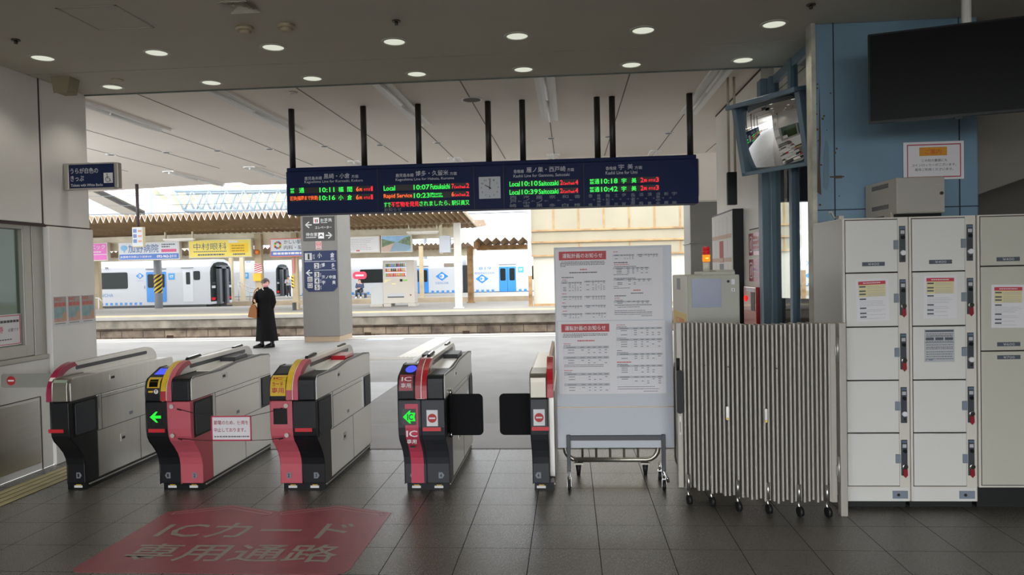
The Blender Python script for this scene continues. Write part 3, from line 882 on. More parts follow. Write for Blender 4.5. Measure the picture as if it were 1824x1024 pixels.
# ------------------------------------------------------------------ departure board
L_G = glow('led_green', '#3cf05a', 1.0)
L_R = glow('led_red', '#ff2f3e', 1.0)
L_O = glow('led_orange', '#ff6a35', 1.0)
M_board = mat('board_navy', '#182650', 0.55, spec=0.2)
M_ledbg = mat('led_panel_dark', '#2a2423', 0.5)
M_dim = mat('dim_lettering', '#8d929e', 0.6)
BOARD_TEXT = [
    ('鹿児島本線', -2.881, 0.196, 2.641, 0.039, 'W'), ('黒崎・小倉', -2.665, 0.292, 2.648, 0.058, 'W'), ('方面', -2.356, 0.079, 2.649, 0.035, 'W'),
    ('Kagoshima Line for Kurosaki, Kokura', -2.882, 0.653, 2.6, 0.036, 'W'), ('普', -3.045, 0.05, 2.503, 0.056, 'G'), ('通', -2.943, 0.058, 2.503, 0.056, 'G'),
    ('10:11', -2.714, 0.167, 2.502, 0.053, 'G'), ('福', -2.504, 0.058, 2.5, 0.056, 'G'), ('間', -2.403, 0.055, 2.498, 0.056, 'G'), ('6', -2.305, 0.032, 2.501, 0.05, 'O'),
    ('両', -2.27, 0.033, 2.502, 0.031, 'O'), ('のりば', -2.219, 0.072, 2.504, 0.031, 'R'), ('1', -2.139, 0.02, 2.501, 0.05, 'R'),
    ('区快(福岡まで快速)', -3.045, 0.313, 2.416, 0.053, 'O'), ('10:16', -2.717, 0.178, 2.415, 0.053, 'G'), ('小', -2.504, 0.055, 2.411, 0.056, 'G'),
    ('倉', -2.406, 0.055, 2.41, 0.056, 'G'), ('6', -2.308, 0.032, 2.413, 0.05, 'O'), ('両', -2.272, 0.033, 2.414, 0.031, 'O'), ('のりば', -2.222, 0.072, 2.415, 0.031, 'R'),
    ('1', -2.141, 0.02, 2.412, 0.05, 'R'), ('鹿児島本線', -1.864, 0.198, 2.641, 0.039, 'W'), ('博多・久留米', -1.646, 0.362, 2.646, 0.058, 'W'),
    ('方面', -1.269, 0.076, 2.646, 0.035, 'W'), ('Kagoshima Line for Hakata, Kurume', -1.865, 0.641, 2.594, 0.036, 'W'), ('Local', -1.998, 0.126, 2.498, 0.053, 'G'),
    ('10:07', -1.668, 0.175, 2.5, 0.053, 'G'), ('Futsukaichi', -1.483, 0.212, 2.499, 0.056, 'G'), ('7', -1.252, 0.025, 2.502, 0.05, 'R'),
    ('CarsTrack', -1.224, 0.127, 2.502, 0.028, 'R'), ('2', -1.092, 0.031, 2.503, 0.05, 'R'), ('Rapid Service', -2.0, 0.314, 2.407, 0.056, 'O'),
    ('10:23', -1.668, 0.175, 2.41, 0.053, 'G'), ('Minami-', -1.484, 0.129, 2.44, 0.024, 'G'), ('Fukuoka', -1.485, 0.136, 2.412, 0.024, 'G'),
    ('6', -1.254, 0.028, 2.415, 0.05, 'O'), ('CarsTrack', -1.223, 0.124, 2.417, 0.028, 'R'), ('2', -1.094, 0.031, 2.414, 0.05, 'R'),
    ('すで', -1.998, 0.072, 2.319, 0.053, 'G'), ('不審物を発見', -1.922, 0.309, 2.319, 0.056, 'R'), ('されましたら、', -1.609, 0.336, 2.321, 0.053, 'G'),
    ('駅係員又', -1.254, 0.193, 2.32, 0.053, 'G'), ('お知らせ', -2.0, 0.19, 2.274, 0.038, 'D'), ('香椎線', -0.578, 0.111, 2.644, 0.038, 'W'),
    ('雁ノ巣・西戸崎', -0.438, 0.418, 2.647, 0.058, 'W'), ('方面', -0.004, 0.074, 2.647, 0.035, 'W'), ('Kashii Line for Gannosu, Saitozaki', -0.579, 0.601, 2.594, 0.036, 'W'),
    ('Local', -0.623, 0.111, 2.502, 0.053, 'G'), ('10:10', -0.493, 0.173, 2.503, 0.053, 'G'), ('Saitozaki', -0.31, 0.212, 2.501, 0.053, 'G'),
    ('2', -0.082, 0.03, 2.505, 0.05, 'R'), ('CarsTrack', -0.049, 0.124, 2.505, 0.028, 'R'), ('4', 0.08, 0.032, 2.503, 0.05, 'R'),
    ('Local', -0.625, 0.111, 2.414, 0.053, 'G'), ('10:39', -0.495, 0.174, 2.414, 0.053, 'G'), ('Saitozaki', -0.312, 0.212, 2.413, 0.053, 'G'),
    ('2', -0.083, 0.03, 2.417, 0.05, 'R'), ('CarsTrack', -0.05, 0.124, 2.417, 0.028, 'R'), ('4', 0.078, 0.032, 2.415, 0.05, 'R'), ('香椎線', 0.406, 0.113, 2.646, 0.038, 'W'),
    ('宇', 0.541, 0.059, 2.647, 0.056, 'W'), ('美', 0.636, 0.058, 2.649, 0.056, 'W'), ('方面', 0.711, 0.079, 2.646, 0.035, 'W'),
    ('Kashii Line for Umi', 0.405, 0.334, 2.599, 0.036, 'W'), ('普通', 0.232, 0.105, 2.502, 0.056, 'G'), ('10:18', 0.354, 0.176, 2.503, 0.053, 'G'),
    ('宇', 0.57, 0.052, 2.501, 0.053, 'G'), ('美', 0.675, 0.052, 2.502, 0.053, 'G'), ('2', 0.771, 0.03, 2.505, 0.05, 'R'), ('両', 0.805, 0.033, 2.507, 0.031, 'R'),
    ('のりば', 0.855, 0.072, 2.509, 0.031, 'R'), ('3', 0.932, 0.03, 2.505, 0.05, 'R'), ('普通', 0.231, 0.105, 2.417, 0.056, 'G'), ('10:42', 0.353, 0.176, 2.418, 0.053, 'G'),
    ('宇', 0.568, 0.052, 2.416, 0.053, 'G'), ('美', 0.673, 0.052, 2.417, 0.053, 'G'), ('2', 0.77, 0.03, 2.42, 0.05, 'R'), ('両', 0.803, 0.033, 2.422, 0.031, 'R'),
    ('のりば', 0.854, 0.072, 2.424, 0.031, 'R'), ('3', 0.931, 0.03, 2.421, 0.05, 'R'), ('西', -0.623, 0.071, 2.364, 0.038, 'D'), ('戸', -0.624, 0.071, 2.322, 0.038, 'D'),
    ('崎', -0.625, 0.071, 2.279, 0.038, 'D'), ('海', -0.479, 0.069, 2.372, 0.029, 'D'), ('ノ', -0.48, 0.069, 2.341, 0.029, 'D'), ('中', -0.481, 0.069, 2.309, 0.029, 'D'),
    ('道', -0.481, 0.069, 2.277, 0.029, 'D'), ('雁', -0.341, 0.069, 2.36, 0.038, 'D'), ('ノ', -0.341, 0.069, 2.318, 0.038, 'D'), ('巣', -0.342, 0.069, 2.276, 0.038, 'D'),
    ('奈', -0.202, 0.073, 2.363, 0.036, 'D'), ('多', -0.204, 0.073, 2.272, 0.036, 'D'), ('和', -0.064, 0.069, 2.361, 0.036, 'D'), ('白', -0.066, 0.069, 2.27, 0.036, 'D'),
    ('香', 0.067, 0.066, 2.359, 0.036, 'D'), ('椎', 0.065, 0.066, 2.269, 0.036, 'D'), ('香', 0.218, 0.044, 2.361, 0.036, 'D'), ('椎', 0.216, 0.044, 2.265, 0.036, 'D'),
    ('香', 0.307, 0.041, 2.365, 0.03, 'D'), ('椎', 0.307, 0.041, 2.332, 0.03, 'D'), ('神', 0.306, 0.041, 2.299, 0.03, 'D'), ('宮', 0.306, 0.041, 2.266, 0.03, 'D'),
    ('舞', 0.4, 0.044, 2.355, 0.04, 'D'), ('松', 0.4, 0.044, 2.311, 0.04, 'D'), ('原', 0.399, 0.044, 2.267, 0.04, 'D'), ('土', 0.492, 0.041, 2.361, 0.036, 'D'),
    ('井', 0.49, 0.041, 2.265, 0.036, 'D'), ('伊', 0.571, 0.044, 2.361, 0.036, 'D'), ('賀', 0.569, 0.044, 2.265, 0.036, 'D'), ('長', 0.665, 0.048, 2.354, 0.04, 'D'),
    ('者', 0.664, 0.048, 2.31, 0.04, 'D'), ('原', 0.663, 0.048, 2.267, 0.04, 'D'), ('酒', 0.753, 0.045, 2.36, 0.036, 'D'), ('殿', 0.752, 0.045, 2.264, 0.036, 'D'),
    ('須', 0.843, 0.043, 2.36, 0.036, 'D'), ('恵', 0.841, 0.043, 2.264, 0.036, 'D'), ('須', 0.93, 0.045, 2.364, 0.03, 'D'), ('恵', 0.929, 0.045, 2.332, 0.03, 'D'),
    ('中', 0.929, 0.045, 2.299, 0.03, 'D'), ('央', 0.928, 0.045, 2.266, 0.03, 'D'), ('新', 1.015, 0.047, 2.36, 0.036, 'D'), ('原', 1.013, 0.047, 2.264, 0.036, 'D'),
    ('宇', 1.096, 0.054, 2.36, 0.036, 'D'), ('美', 1.094, 0.054, 2.264, 0.036, 'D'), ('←', -0.539, 0.042, 2.332, 0.019, 'D'), ('←', -0.394, 0.042, 2.331, 0.019, 'D'),
    ('←', -0.253, 0.042, 2.329, 0.019, 'D'), ('←', -0.117, 0.041, 2.329, 0.019, 'D'), ('←', 0.013, 0.041, 2.33, 0.019, 'D'), ('→', 0.261, 0.027, 2.327, 0.017, 'D'),
    ('→', 0.36, 0.027, 2.327, 0.017, 'D'), ('→', 0.458, 0.027, 2.326, 0.017, 'D'), ('→', 0.54, 0.027, 2.326, 0.017, 'D'), ('→', 0.622, 0.027, 2.326, 0.017, 'D'),
    ('→', 0.723, 0.027, 2.326, 0.017, 'D'), ('→', 0.81, 0.027, 2.326, 0.017, 'D'), ('→', 0.891, 0.027, 2.326, 0.017, 'D'), ('→', 0.989, 0.027, 2.326, 0.017, 'D'),
    ('→', 1.064, 0.027, 2.326, 0.017, 'D'),
]
t = thing('departure_board', 'long navy departure board with lit green and red train times and a clock', 'departure board', (-0.86, 8.1, 2.27))
b = MB().box(-3.09, 1.375, 8.0, 8.26, 2.27, 2.74)
b.box(-3.09, 1.36, 8.02, 8.26, 2.74, 2.785)
b.build('cabinet', M_board, t, bevel=0.008)
for x in (-2.067, -1.009, -0.687, 0.171):
    MB().box(x - 0.004, x + 0.004, 7.996, 8.0, 2.275, 2.74).build('panel_joint', mat('board_joint', '#0d1428', 0.5), t)
MB().box(1.375, 1.40, 8.1, 8.13, 2.36, 2.75).build('side_cable', M_ivory, t)
for x0, x1, z0, z1 in ((-3.045, -2.113, 2.496, 2.56), (-3.045, -2.113, 2.407, 2.471), (-2.003, -1.057, 2.495, 2.559), (-2.003, -1.057, 2.406, 2.47), (-2.003, -1.06, 2.314, 2.377),
                       (-0.625, 0.114, 2.497, 2.561), (-0.625, 0.114, 2.409, 2.472), (0.23, 0.967, 2.5, 2.563), (0.23, 0.967, 2.413, 2.477)):
    MB().box(x0, x1, 7.994, 8.0, z0, z1).build('led_row', M_ledbg, t)
LM = {'W': mat('board_lettering', '#d9dce4', 0.6), 'D': M_dim, 'G': L_G, 'R': L_R, 'O': L_O}
ROWS_ = {}
for it in BOARD_TEXT:
    pan = sum(it[1] > q for q in (-2.067, -0.84, 0.171))
    zc = it[3] + it[4] / 2
    nm = 'station_lettering' if it[5] == 'D' and zc < 2.40 and pan > 1 else 'heading_lettering' if it[5] == 'W' else 'notice_lettering' if it[5] == 'D' else 'led_lettering'
    key = (pan, nm, round(it[1], 2) if nm == 'station_lettering' else round(it[1], 2) + round(zc, 2) * 100 if nm == 'led_lettering' else 0)
    ROWS_.setdefault(key, []).append(it)
for key, items in ROWS_.items():
    b = MB(); ms = []
    for body, x, wd_, z, h, c_ in items:
        if c_ not in ms: ms.append(c_)
        b.mat(ms.index(c_)).text(body, (x, 7.9915 if c_ in 'GRO' else 7.9985, z), wd_, h, bold=0.015 if c_ in 'GRO' else 0.006)
    b.build(key[1], [LM[q] for q in ms], t)
b = MB().prism([(x, z) for x, z in rrect(-0.955, -0.722, 2.381, 2.615, 0.006)], 'y', 7.99, 8.0)
ck = b.build('clock', mat('clock_face', '#c9ccd2', 0.4), t)
b = MB()
for h in range(12):
    a = math.radians(90 - 30 * h)
    s_ = str(h or 12)
    w_ = 0.011 * len(s_)
    b.text(s_, (-0.8385 + 0.092 * math.cos(a) - w_ / 2, 7.989, 2.498 + 0.092 * math.sin(a) - 0.009), w_, 0.018, bold=0.02)
b.build('clock_numeral', M_ink, ck)
def hand(ang, ln, wd_):
    a = math.radians(90 - ang); d = Vector((math.cos(a), 0, math.sin(a))); n = Vector((-d.z, 0, d.x)); c_ = Vector((-0.8385, 7.9875, 2.498))
    b_ = MB(); P = [c_ - d * 0.02 - n * wd_, c_ + d * ln - n * wd_ * 0.6, c_ + d * ln + n * wd_ * 0.6, c_ - d * 0.02 + n * wd_]
    b_.prism([(p.x, p.z) for p in P], 'y', 7.986, 7.989)
    return b_
hand(300, 0.062, 0.005).build('hour_hand', M_black, ck)
hand(3, 0.095, 0.004).build('minute_hand', M_black, ck)
b = hand(6, 0.098, 0.0016); b.build('second_hand', M_red, ck)
for x in (-3.054, -2.239, -1.625, -0.853, -0.478, 0.33, 0.492, 1.315):
    MB().cyl((x, 8.12, 2.78), (x, 8.12, 3.45), 0.033, n=16).build('hanging_pole', mat('pole_black', '#2a2722', 0.45), t)

# ------------------------------------------------------------------ ceiling lights and fittings
M_lamp = glow('downlight_lens', '#e9ecd9', 0.6)
M_trim = mat('lamp_trim', '#c3c0b6', 0.4)
DL = [(-4.04, -3.12, -2.2, -1.27, -0.35, 0.57, 1.5), (-4.06, -3.14, -2.22, -1.29, -0.36, 0.56, 1.49)]
ORD = ('first', 'second', 'third', 'fourth', 'fifth', 'sixth', 'seventh')
for r, xs in enumerate(DL):
    y = (5.515, 6.43)[r]
    for i, x in enumerate(xs):
        t = thing('downlight', 'lit round recessed downlight, %s from the white office wall in the %s row' % (ORD[i], ('larger looking front', 'small rear')[r]), 'ceiling light', (x, y, 3.33), 'round downlights in the hall ceiling')
        b = MB()
        n = 28
        for (ra, za), (rb, zb) in (((0.1, 3.329), (0.098, 3.324)), ((0.098, 3.324), (0.08, 3.322)), ((0.08, 3.322), (0.076, 3.328))):
            vs = [(x + ra * math.cos(2 * math.pi * k / n), y + ra * math.sin(2 * math.pi * k / n), za) for k in range(n)] + [(x + rb * math.cos(2 * math.pi * k / n), y + rb * math.sin(2 * math.pi * k / n), zb) for k in range(n)]
            b.add(vs, [(k, (k + 1) % n, n + (k + 1) % n, n + k) for k in range(n)], True)
        b.build('trim_ring', M_trim, t)
        MB().cyl((x, y, 3.328), (x, y, 3.3262), 0.077, n=28).build('lens', M_lamp, t)
        ld = bpy.data.lights.new('downlight_bulb', 'SPOT')
        ld.energy = 9.0; ld.color = (1.0, 0.95, 0.85); ld.spot_size = math.radians(120); ld.spot_blend = 0.6; ld.shadow_soft_size = 0.06
        lo = bpy.data.objects.new('bulb', ld); COL.objects.link(lo); lo.parent = t; lo.location = (0, 0, -0.015)
b = MB()
for z in (3.327,):
    for x0, x1, y0, y1 in ((-3.225, -3.21, 4.53, 4.97), (-2.835, -2.82, 4.53, 4.97), (-3.225, -2.82, 4.53, 4.545), (-3.225, -2.82, 4.955, 4.97)):
        b.box(x0, x1, y0, y1, z, 3.333)
single(b, 'ceiling_hatch', mat('hatch_rim', '#a9a598', 0.5), 'square access hatch outline in the grey hall ceiling near the left wall', 'ceiling hatch')
t = thing('ceiling_vent', 'white square louvred air diffuser cut by the top edge of the view', 'air vent', (-2.07, 4.64, 3.33))
b = MB()
for k in range(4):
    o0 = 0.1 - k * 0.025
    x0, x1, y0, y1 = -2.07 - o0, -2.07 + o0, 4.64 - o0, 4.64 + o0
    zi, zo = 3.325 - k * 0.004, 3.312 + k * 0.003
    for q in (((x0, y0), (x1, y0)), ((x1, y0), (x1, y1)), ((x1, y1), (x0, y1)), ((x0, y1), (x0, y0))):
        (xa, ya), (xb, yb) = q
        f = lambda x_, y_: (-2.07 + (x_ + 2.07) * 0.8, 4.64 + (y_ - 4.64) * 0.8)
        b.quad((xa, ya, zo), (xb, yb, zo), (*f(xb, yb), 3.329), (*f(xa, ya), 3.329))
b.build('louvre', mat('vent_white', '#d3d1c6', 0.5), t)
M_smoke = mat('aged_plastic', '#b3a68c', 0.5)
for x, y, lb in ((-2.22, 5.06, 'round aged smoke detector just below the white air diffuser'), (-1.92, 5.05, 'round aged smoke detector farther from the left wall than its twin')):
    t = thing('smoke_detector', lb, 'smoke detector', (x, y, 3.33), 'smoke detectors')
    MB().cyl((x, y, 3.33), (x, y, 3.305), 0.062, 0.058, 24).build('base', M_smoke, t)
    MB().cyl((x, y, 3.305), (x, y, 3.285), 0.045, 0.03, 20).build('sensor_head', M_smoke, t)
for x, y, lb in ((-3.92, 5.08, 'dark ceiling sprinkler head above the left office wall'), (-1.15, 5.07, 'dark ceiling sprinkler head in the middle of the hall ceiling'), (1.64, 5.14, 'dark ceiling sprinkler head near the blue steel column')):
    b = MB().cyl((x, y, 3.33), (x, y, 3.322), 0.03, n=16).cyl((x, y, 3.322), (x, y, 3.30), 0.012, n=10)
    single(b, 'sprinkler_head', mat('sprinkler_metal', '#4a433b', 0.4, metal=0.5), lb, 'sprinkler', 'sprinkler heads')
single(MB().cyl((-3.88, 6.22, 3.33), (-3.88, 6.22, 3.32), 0.05, n=20), 'cover_plate', M_smoke, 'small pale round cover plate beside a rear row downlight', 'ceiling fitting')
single(MB().prism([(-4.36, 3.33), (-4.2, 3.33), (-4.23, 3.2), (-4.34, 3.2)], 'y', 6.05, 6.19), 'wall_speaker', mat('speaker_beige', '#8f876d', 0.6), 'beige box speaker fixed in the corner of ceiling and white wall', 'speaker', bevel=0.006)

# canopy: linear lamps, small fittings
M_lux = mat('luminaire_white', '#f3f1ee', 0.4)
M_tube = mat('unlit_tube', '#eeeeea', 0.3)
def linear_lamp(x, y0, y1, label):
    t = thing('linear_lamp', label, 'ceiling light', (x, (y0 + y1) / 2, 3.45), 'unlit linear lamps under the canopy')
    b = MB()
    b.prism([(x - 0.1, 3.45), (x - 0.1, 3.425), (x - 0.055, 3.44), (x + 0.055, 3.44), (x + 0.1, 3.425), (x + 0.1, 3.45)], 'y', y0, y1)
    b.build('reflector', M_lux, t)
    n = max(1, round((y1 - y0) / 1.2))
    for k in range(n):
        ya = y0 + 0.03 + k * (y1 - y0 - 0.06) / n
        MB().cyl((x, ya, 3.418), (x, ya + (y1 - y0 - 0.06) / n - 0.03, 3.418), 0.017, n=10).build('tube', M_tube, t)
for x, y0, y1, lb in ((-5.0, 6.78, 8.93, 'unlit linear lamp by the far left end of the canopy, partly hidden by the wall'), (-3.44, 6.78, 9.24, 'unlit linear lamp left of the first board pole'),
                      (-1.77, 6.78, 9.18, 'unlit linear lamp running past the third board pole'), (-0.2, 6.78, 9.22, 'unlit linear lamp above the middle of the departure board'),
                      (1.46, 6.78, 9.15, 'unlit linear lamp by the right end of the departure board'), (-5.35, 12.2, 14.4, 'unlit linear lamp farther out, left of the departure board'),
                      (-6.88, 12.4, 14.5, 'unlit linear lamp farthest left, beside the navy ticket sign'), (-3.48, 11.95, 13.2, 'far unlit lamp showing just over the left part of the board'),
                      (-1.83, 11.95, 13.0, 'far unlit lamp showing over the board between third and fourth poles'), (-0.22, 11.95, 12.8, 'far unlit lamp showing over the middle of the board'),
                      (1.41, 11.92, 12.4, 'far unlit lamp showing over the right part of the board')):
    linear_lamp(x, y0, y1, lb)
for i, (x, y) in enumerate(((-6.75, 10.6), (-5.88, 10.57), (-5.1, 10.57), (-4.32, 10.58), (-3.48, 10.52), (-2.68, 10.57), (-1.84, 10.56), (-0.22, 10.52), (0.58, 10.55), (1.4, 10.45))):
    b = MB().cyl((x, y, 3.45), (x, y, 3.444), 0.075, n=18)
    t = thing('canopy_downlight', 'small unlit round fitting under the canopy, %s counted from the left office wall' % (ORD + ('eighth', 'ninth', 'tenth'))[i], 'ceiling light', (x, y, 3.45), 'small unlit canopy fittings')
    b.build('trim_ring', M_lux, t)
    MB().cyl((x, y, 3.444), (x, y, 3.442), 0.045, n=16).build('lens', M_dark, t)
t = thing('ceiling_speaker', 'dark round ceiling speaker between two board poles under the canopy', 'speaker', (-1.01, 7.99, 3.45))
MB().cyl((-1.01, 7.99, 3.45), (-1.01, 7.99, 3.443), 0.115, n=28).build('rim', M_lux, t)
MB().cyl((-1.01, 7.99, 3.443), (-1.01, 7.99, 3.44), 0.095, n=28).build('grille', mat('speaker_brown', '#5b4d44', 0.7), t)
single(MB().cyl((-2.75, 7.37, 3.45), (-2.75, 7.37, 3.425), 0.05, 0.03, 16), 'canopy_sensor', M_lux, 'small pale sensor on the canopy just past the hall ceiling edge', 'sensor')

# ------------------------------------------------------------------ left wall
t = thing('hanging_sign', 'navy sign with a wheelchair symbol sticking out from the white office wall', 'sign', (-4.24, 6.38, 2.416))
b = MB().box(-4.45, -4.025, 6.36, 6.40, 2.42, 2.632)
b.build('face', M_navy, t, bevel=0.003)
MB().box(-4.5, -4.448, 6.352, 6.41, 2.405, 2.645).build('bracket', M_alu, t, bevel=0.006)
MB().box(-4.027, -3.985, 6.352, 6.41, 2.41, 2.64).build('end_cap', M_alu, t, bevel=0.008)
MB().box(-4.45, -4.025, 6.352, 6.41, 2.63, 2.642).box(-4.45, -4.025, 6.352, 6.41, 2.408, 2.42).build('edge_rail', M_alu, t)
for body, z, w_, h_ in (('うらが白色の', 2.55, 0.26, 0.05), ('きっぷ', 2.483, 0.125, 0.05), ('Tickets with White Backs', 2.435, 0.3, 0.024)):
    MB().text(body, (-4.436, 6.3585, z), w_, h_, bold=0.008).build('lettering', M_letter, t)
b = MB().box(-4.125, -4.04, 6.357, 6.36, 2.46, 2.55)
b.mat(1)
cx, cz, y = -4.086, 2.492, 6.3555
b.tube([(cx + 0.022 * math.cos(a), y, cz + 0.022 * math.sin(a)) for a in [math.radians(q) for q in range(110, 375, 15)]], 0.0022, 6)
b.tube([(cx - 0.004, y, cz + 0.036), (cx - 0.004, y, cz + 0.008), (cx + 0.016, y, cz + 0.008), (cx + 0.024, y, cz - 0.016), (cx + 0.032, y, cz - 0.014)], 0.0025, 6)
b.tube([(cx - 0.004, y, cz + 0.022), (cx + 0.014, y, cz + 0.02)], 0.002, 6)
b.disc((cx - 0.004, y - 0.002, cz + 0.045), (0, -1, 0), 0.0055, 10)
b.build('wheelchair_symbol', [M_paper, M_black], t)
M_fade = [mat('faded_coral_print', '#cf8a80', 0.6), mat('faded_teal_print', '#9cbcc0', 0.6, var=0.25, scale=14), mat('faded_peach_print', '#d3aba0', 0.6, var=0.2, scale=16)]
for i, (ya, yb) in enumerate(((6.118, 6.29), (6.305, 6.475), (6.49, 6.675))):
    X_ = -4.4695
    b = MB().box(X_, X_ + 0.003, ya, yb, 1.2, 1.462)
    x = X_ + 0.0036
    b.mat(6).box(x - 0.001, x, ya + 0.006, yb - 0.006, 1.36, 1.456)
    b.mat(2).box(x - 0.001, x, ya + 0.006, yb - 0.006, 1.27, 1.36)
    b.mat(3).box(x - 0.001, x, ya + 0.006, yb - 0.006, 1.235, 1.27)
    b.mat(4).prism([(yb - 0.05, 1.24), (yb - 0.006, 1.25), (yb - 0.006, 1.31), (yb - 0.03, 1.33), (yb - 0.06, 1.29)], 'x', x - 0.001, x + 0.0003)
    b.mat(1).text('NO', (x + 0.0008, ya + 0.015, 1.42), 0.085, 0.03, ux=(0, 1, 0), bold=0.04)
    for k in range(3):
        b.box(x, x + 0.0007, ya + 0.015 + k * 0.05, ya + 0.058 + k * 0.05, 1.372, 1.405)
    b.mat(5)
    for k in range(6):
        b.box(x, x + 0.0006, ya + 0.02 + k * 0.022, ya + 0.036 + k * 0.022, 1.218, 1.224)
    single(b, 'wall_poster', [M_paper, mat('coral_lettering', '#cc7468', 0.6), M_fade[1], M_fade[2], mat('faded_orange_print', '#d0a488', 0.6), M_ink, mat('faded_grey_print', '#b3a6a4', 0.6)],
           'faded coral and teal poster on the white wall, %s of three' % ('nearest the window', 'the middle', 'nearest the wall end')[i], 'poster', 'wall posters')
t = thing('barrier_bar', 'grey padded bar with a red no entry disc beside the first gate', 'barrier', (-4.17, 5.5, 0.78))
MB().prism(rrect(-4.435, -3.872, 0.782, 0.868, 0.012), 'y', 5.47, 5.52).build('bar', mat('grey_vinyl', '#8f8e86', 0.6, var=0.08, scale=4), t, bevel=0.01)
b = MB(); no_entry(b, -4.362, 0.826, 0.036, 5.4685, 0, 1); b.build('no_entry_disc', [M_paper, M_red], t)
t = thing('white_cabinet', 'white metal cabinet at the far left edge beside the kick plate', 'cabinet', (-4.47, 4.4, 0))
MB().box(-4.497, -4.44, 3.3, 5.41, 0.1, 0.94).build('body', M_white, t, bevel=0.008)
MB().box(-4.495, -4.455, 3.3, 5.4, 0, 0.1).build('plinth', M_dark, t)
b = MB().box(-4.56, -4.556, 5.3, 5.845, 1.078, 1.332)
x = -4.5555
b.mat(1).box(x - 0.0005, x + 0.0005, 5.3, 5.838, 1.318, 1.324).box(x - 0.0005, x + 0.0005, 5.3, 5.838, 1.086, 1.092).box(x - 0.0005, x + 0.0005, 5.83, 5.838, 1.086, 1.324)
b.mat(2).text('必要です', (x + 0.0006, 5.7, 1.19), 0.115, 0.028, ux=(0, 1, 0)).mat(1).text('券', (x + 0.0006, 5.6, 1.185), 0.05, 0.055, ux=(0, 1, 0), bold=0.03)
b.mat(2)
for k in range(9):
    b.box(x, x + 0.0008, 5.52 + k * 0.034, 5.548 + k * 0.034, 1.265, 1.285)
for k in range(8):
    b.box(x, x + 0.0008, 5.52 + k * 0.028, 5.54 + k * 0.028, 1.125, 1.133)
single(b, 'window_notice', [M_paper, mat('rose_print', '#d0586a', 0.6), M_ink], 'white notice with red border stuck on the ticket office window', 'notice')
# ------------------------------------------------------------------ notice board on castors
def castor(x, y, r, t, name='castor', top=0.12):
    b = MB().cyl((x - 0.011, y, r), (x + 0.011, y, r), r, n=18)
    f = b.build(name, M_rubber, t)
    k = MB().box(x - 0.016, x - 0.012, y - 0.012, y + 0.012, r * 0.7, r * 2 + 0.008).box(x + 0.012, x + 0.016, y - 0.012, y + 0.012, r * 0.7, r * 2 + 0.008).box(x - 0.016, x + 0.016, y - 0.014, y + 0.014, r * 2 + 0.004, r * 2 + 0.012)
    k.cyl((x, y, r * 2 + 0.01), (x, y, top), 0.008, n=10)
    k.build('castor_fork', M_chrome, f)
M_wb = mat('whiteboard_enamel', '#c2c6cc', 0.4)
t = thing('notice_board', 'tall white wheeled board with timetable sheets beside the last gate', 'notice board', (0.31, 5.42, 0))
MB().box(-0.11, 0.73, 5.4, 5.43, 0.30, 1.76).build('panel', M_wb, t, bevel=0.004)
MB().box(-0.11, 0.73, 5.397, 5.40, 0.595, 0.6).build('tray_edge', mat('dull_brass', '#a08a68', 0.4, metal=0.6), t)
b = MB().box(-0.02, 0.66, 5.375, 5.398, 0.36, 0.395)
b.build('cross_bar', M_dark, t, bevel=0.003)
for x in (-0.045, 0.635):
    MB().box(x, x + 0.028, 5.372, 5.4, 0.12, 0.4).build('leg', M_dark, t, bevel=0.003)
    MB().tube([(x + 0.014, 5.16, 0.125), (x + 0.014, 5.19, 0.135), (x + 0.014, 5.62, 0.135), (x + 0.014, 5.65, 0.125)], 0.012, 8).build('foot_tube', M_chrome, t)
    castor(x + 0.014, 5.385, 0.036, t, top=0.13)
    castor(x + 0.014, 5.65, 0.03, t, top=0.125)
def dashes(b, x0, x1, z, h, y, lo=0.004, hi=0.016, gap=0.003):
    x = x0
    while x < x1:
        w_ = min(random.uniform(lo, hi), x1 - x)
        b.box(x, x + w_, y - 0.0004, y, z - h / 2, z + h / 2)
        x += w_ + gap
def table(b, px, y, i_h, i_l, i_t, cols=(0.34, 0.5, 0.62, 0.74, 0.86, 1.0)):
    x0, x1, z1, z0, rows = px
    b.mat(i_h).box(x0, x1, y - 0.0003, y, z1 - (z1 - z0) / (rows + 1), z1)
    b.mat(i_l)
    for k in range(rows + 2):
        z = z1 - (z1 - z0) * k / (rows + 1)
        b.box(x0, x1, y - 0.0005, y, z - 0.0005, z + 0.0005)
    for c_ in (0,) + cols:
        x = x0 + (x1 - x0) * c_
        b.box(x - 0.0004, x + 0.0004, y - 0.0005, y, z0, z1)
    b.mat(i_t)
    for k in range(rows + 1):
        z = z1 - (z1 - z0) * (k + 0.5) / (rows + 1)
        lc = 0
        for c_ in cols:
            if k == 0 or random.random() < 0.7:
                xa, xb = x0 + (x1 - x0) * lc, x0 + (x1 - x0) * c_
                q = 0.3 if k else 0.22
                dashes(b, xa + (xb - xa) * q, xb - (xb - xa) * q, z, min(0.005, (z1 - z0) / (rows + 1) * 0.45), y, 0.003, 0.007, 0.0015)
            lc = c_
S5 = 0.2539
def cz(cy): return 1.76 - (430 + cy * S5 - 438) * 5.4 / 1325 * 1.0
def cx5(cx): return -0.11 + (960 + cx * S5 - 987.5) * 0.84 / 209.0
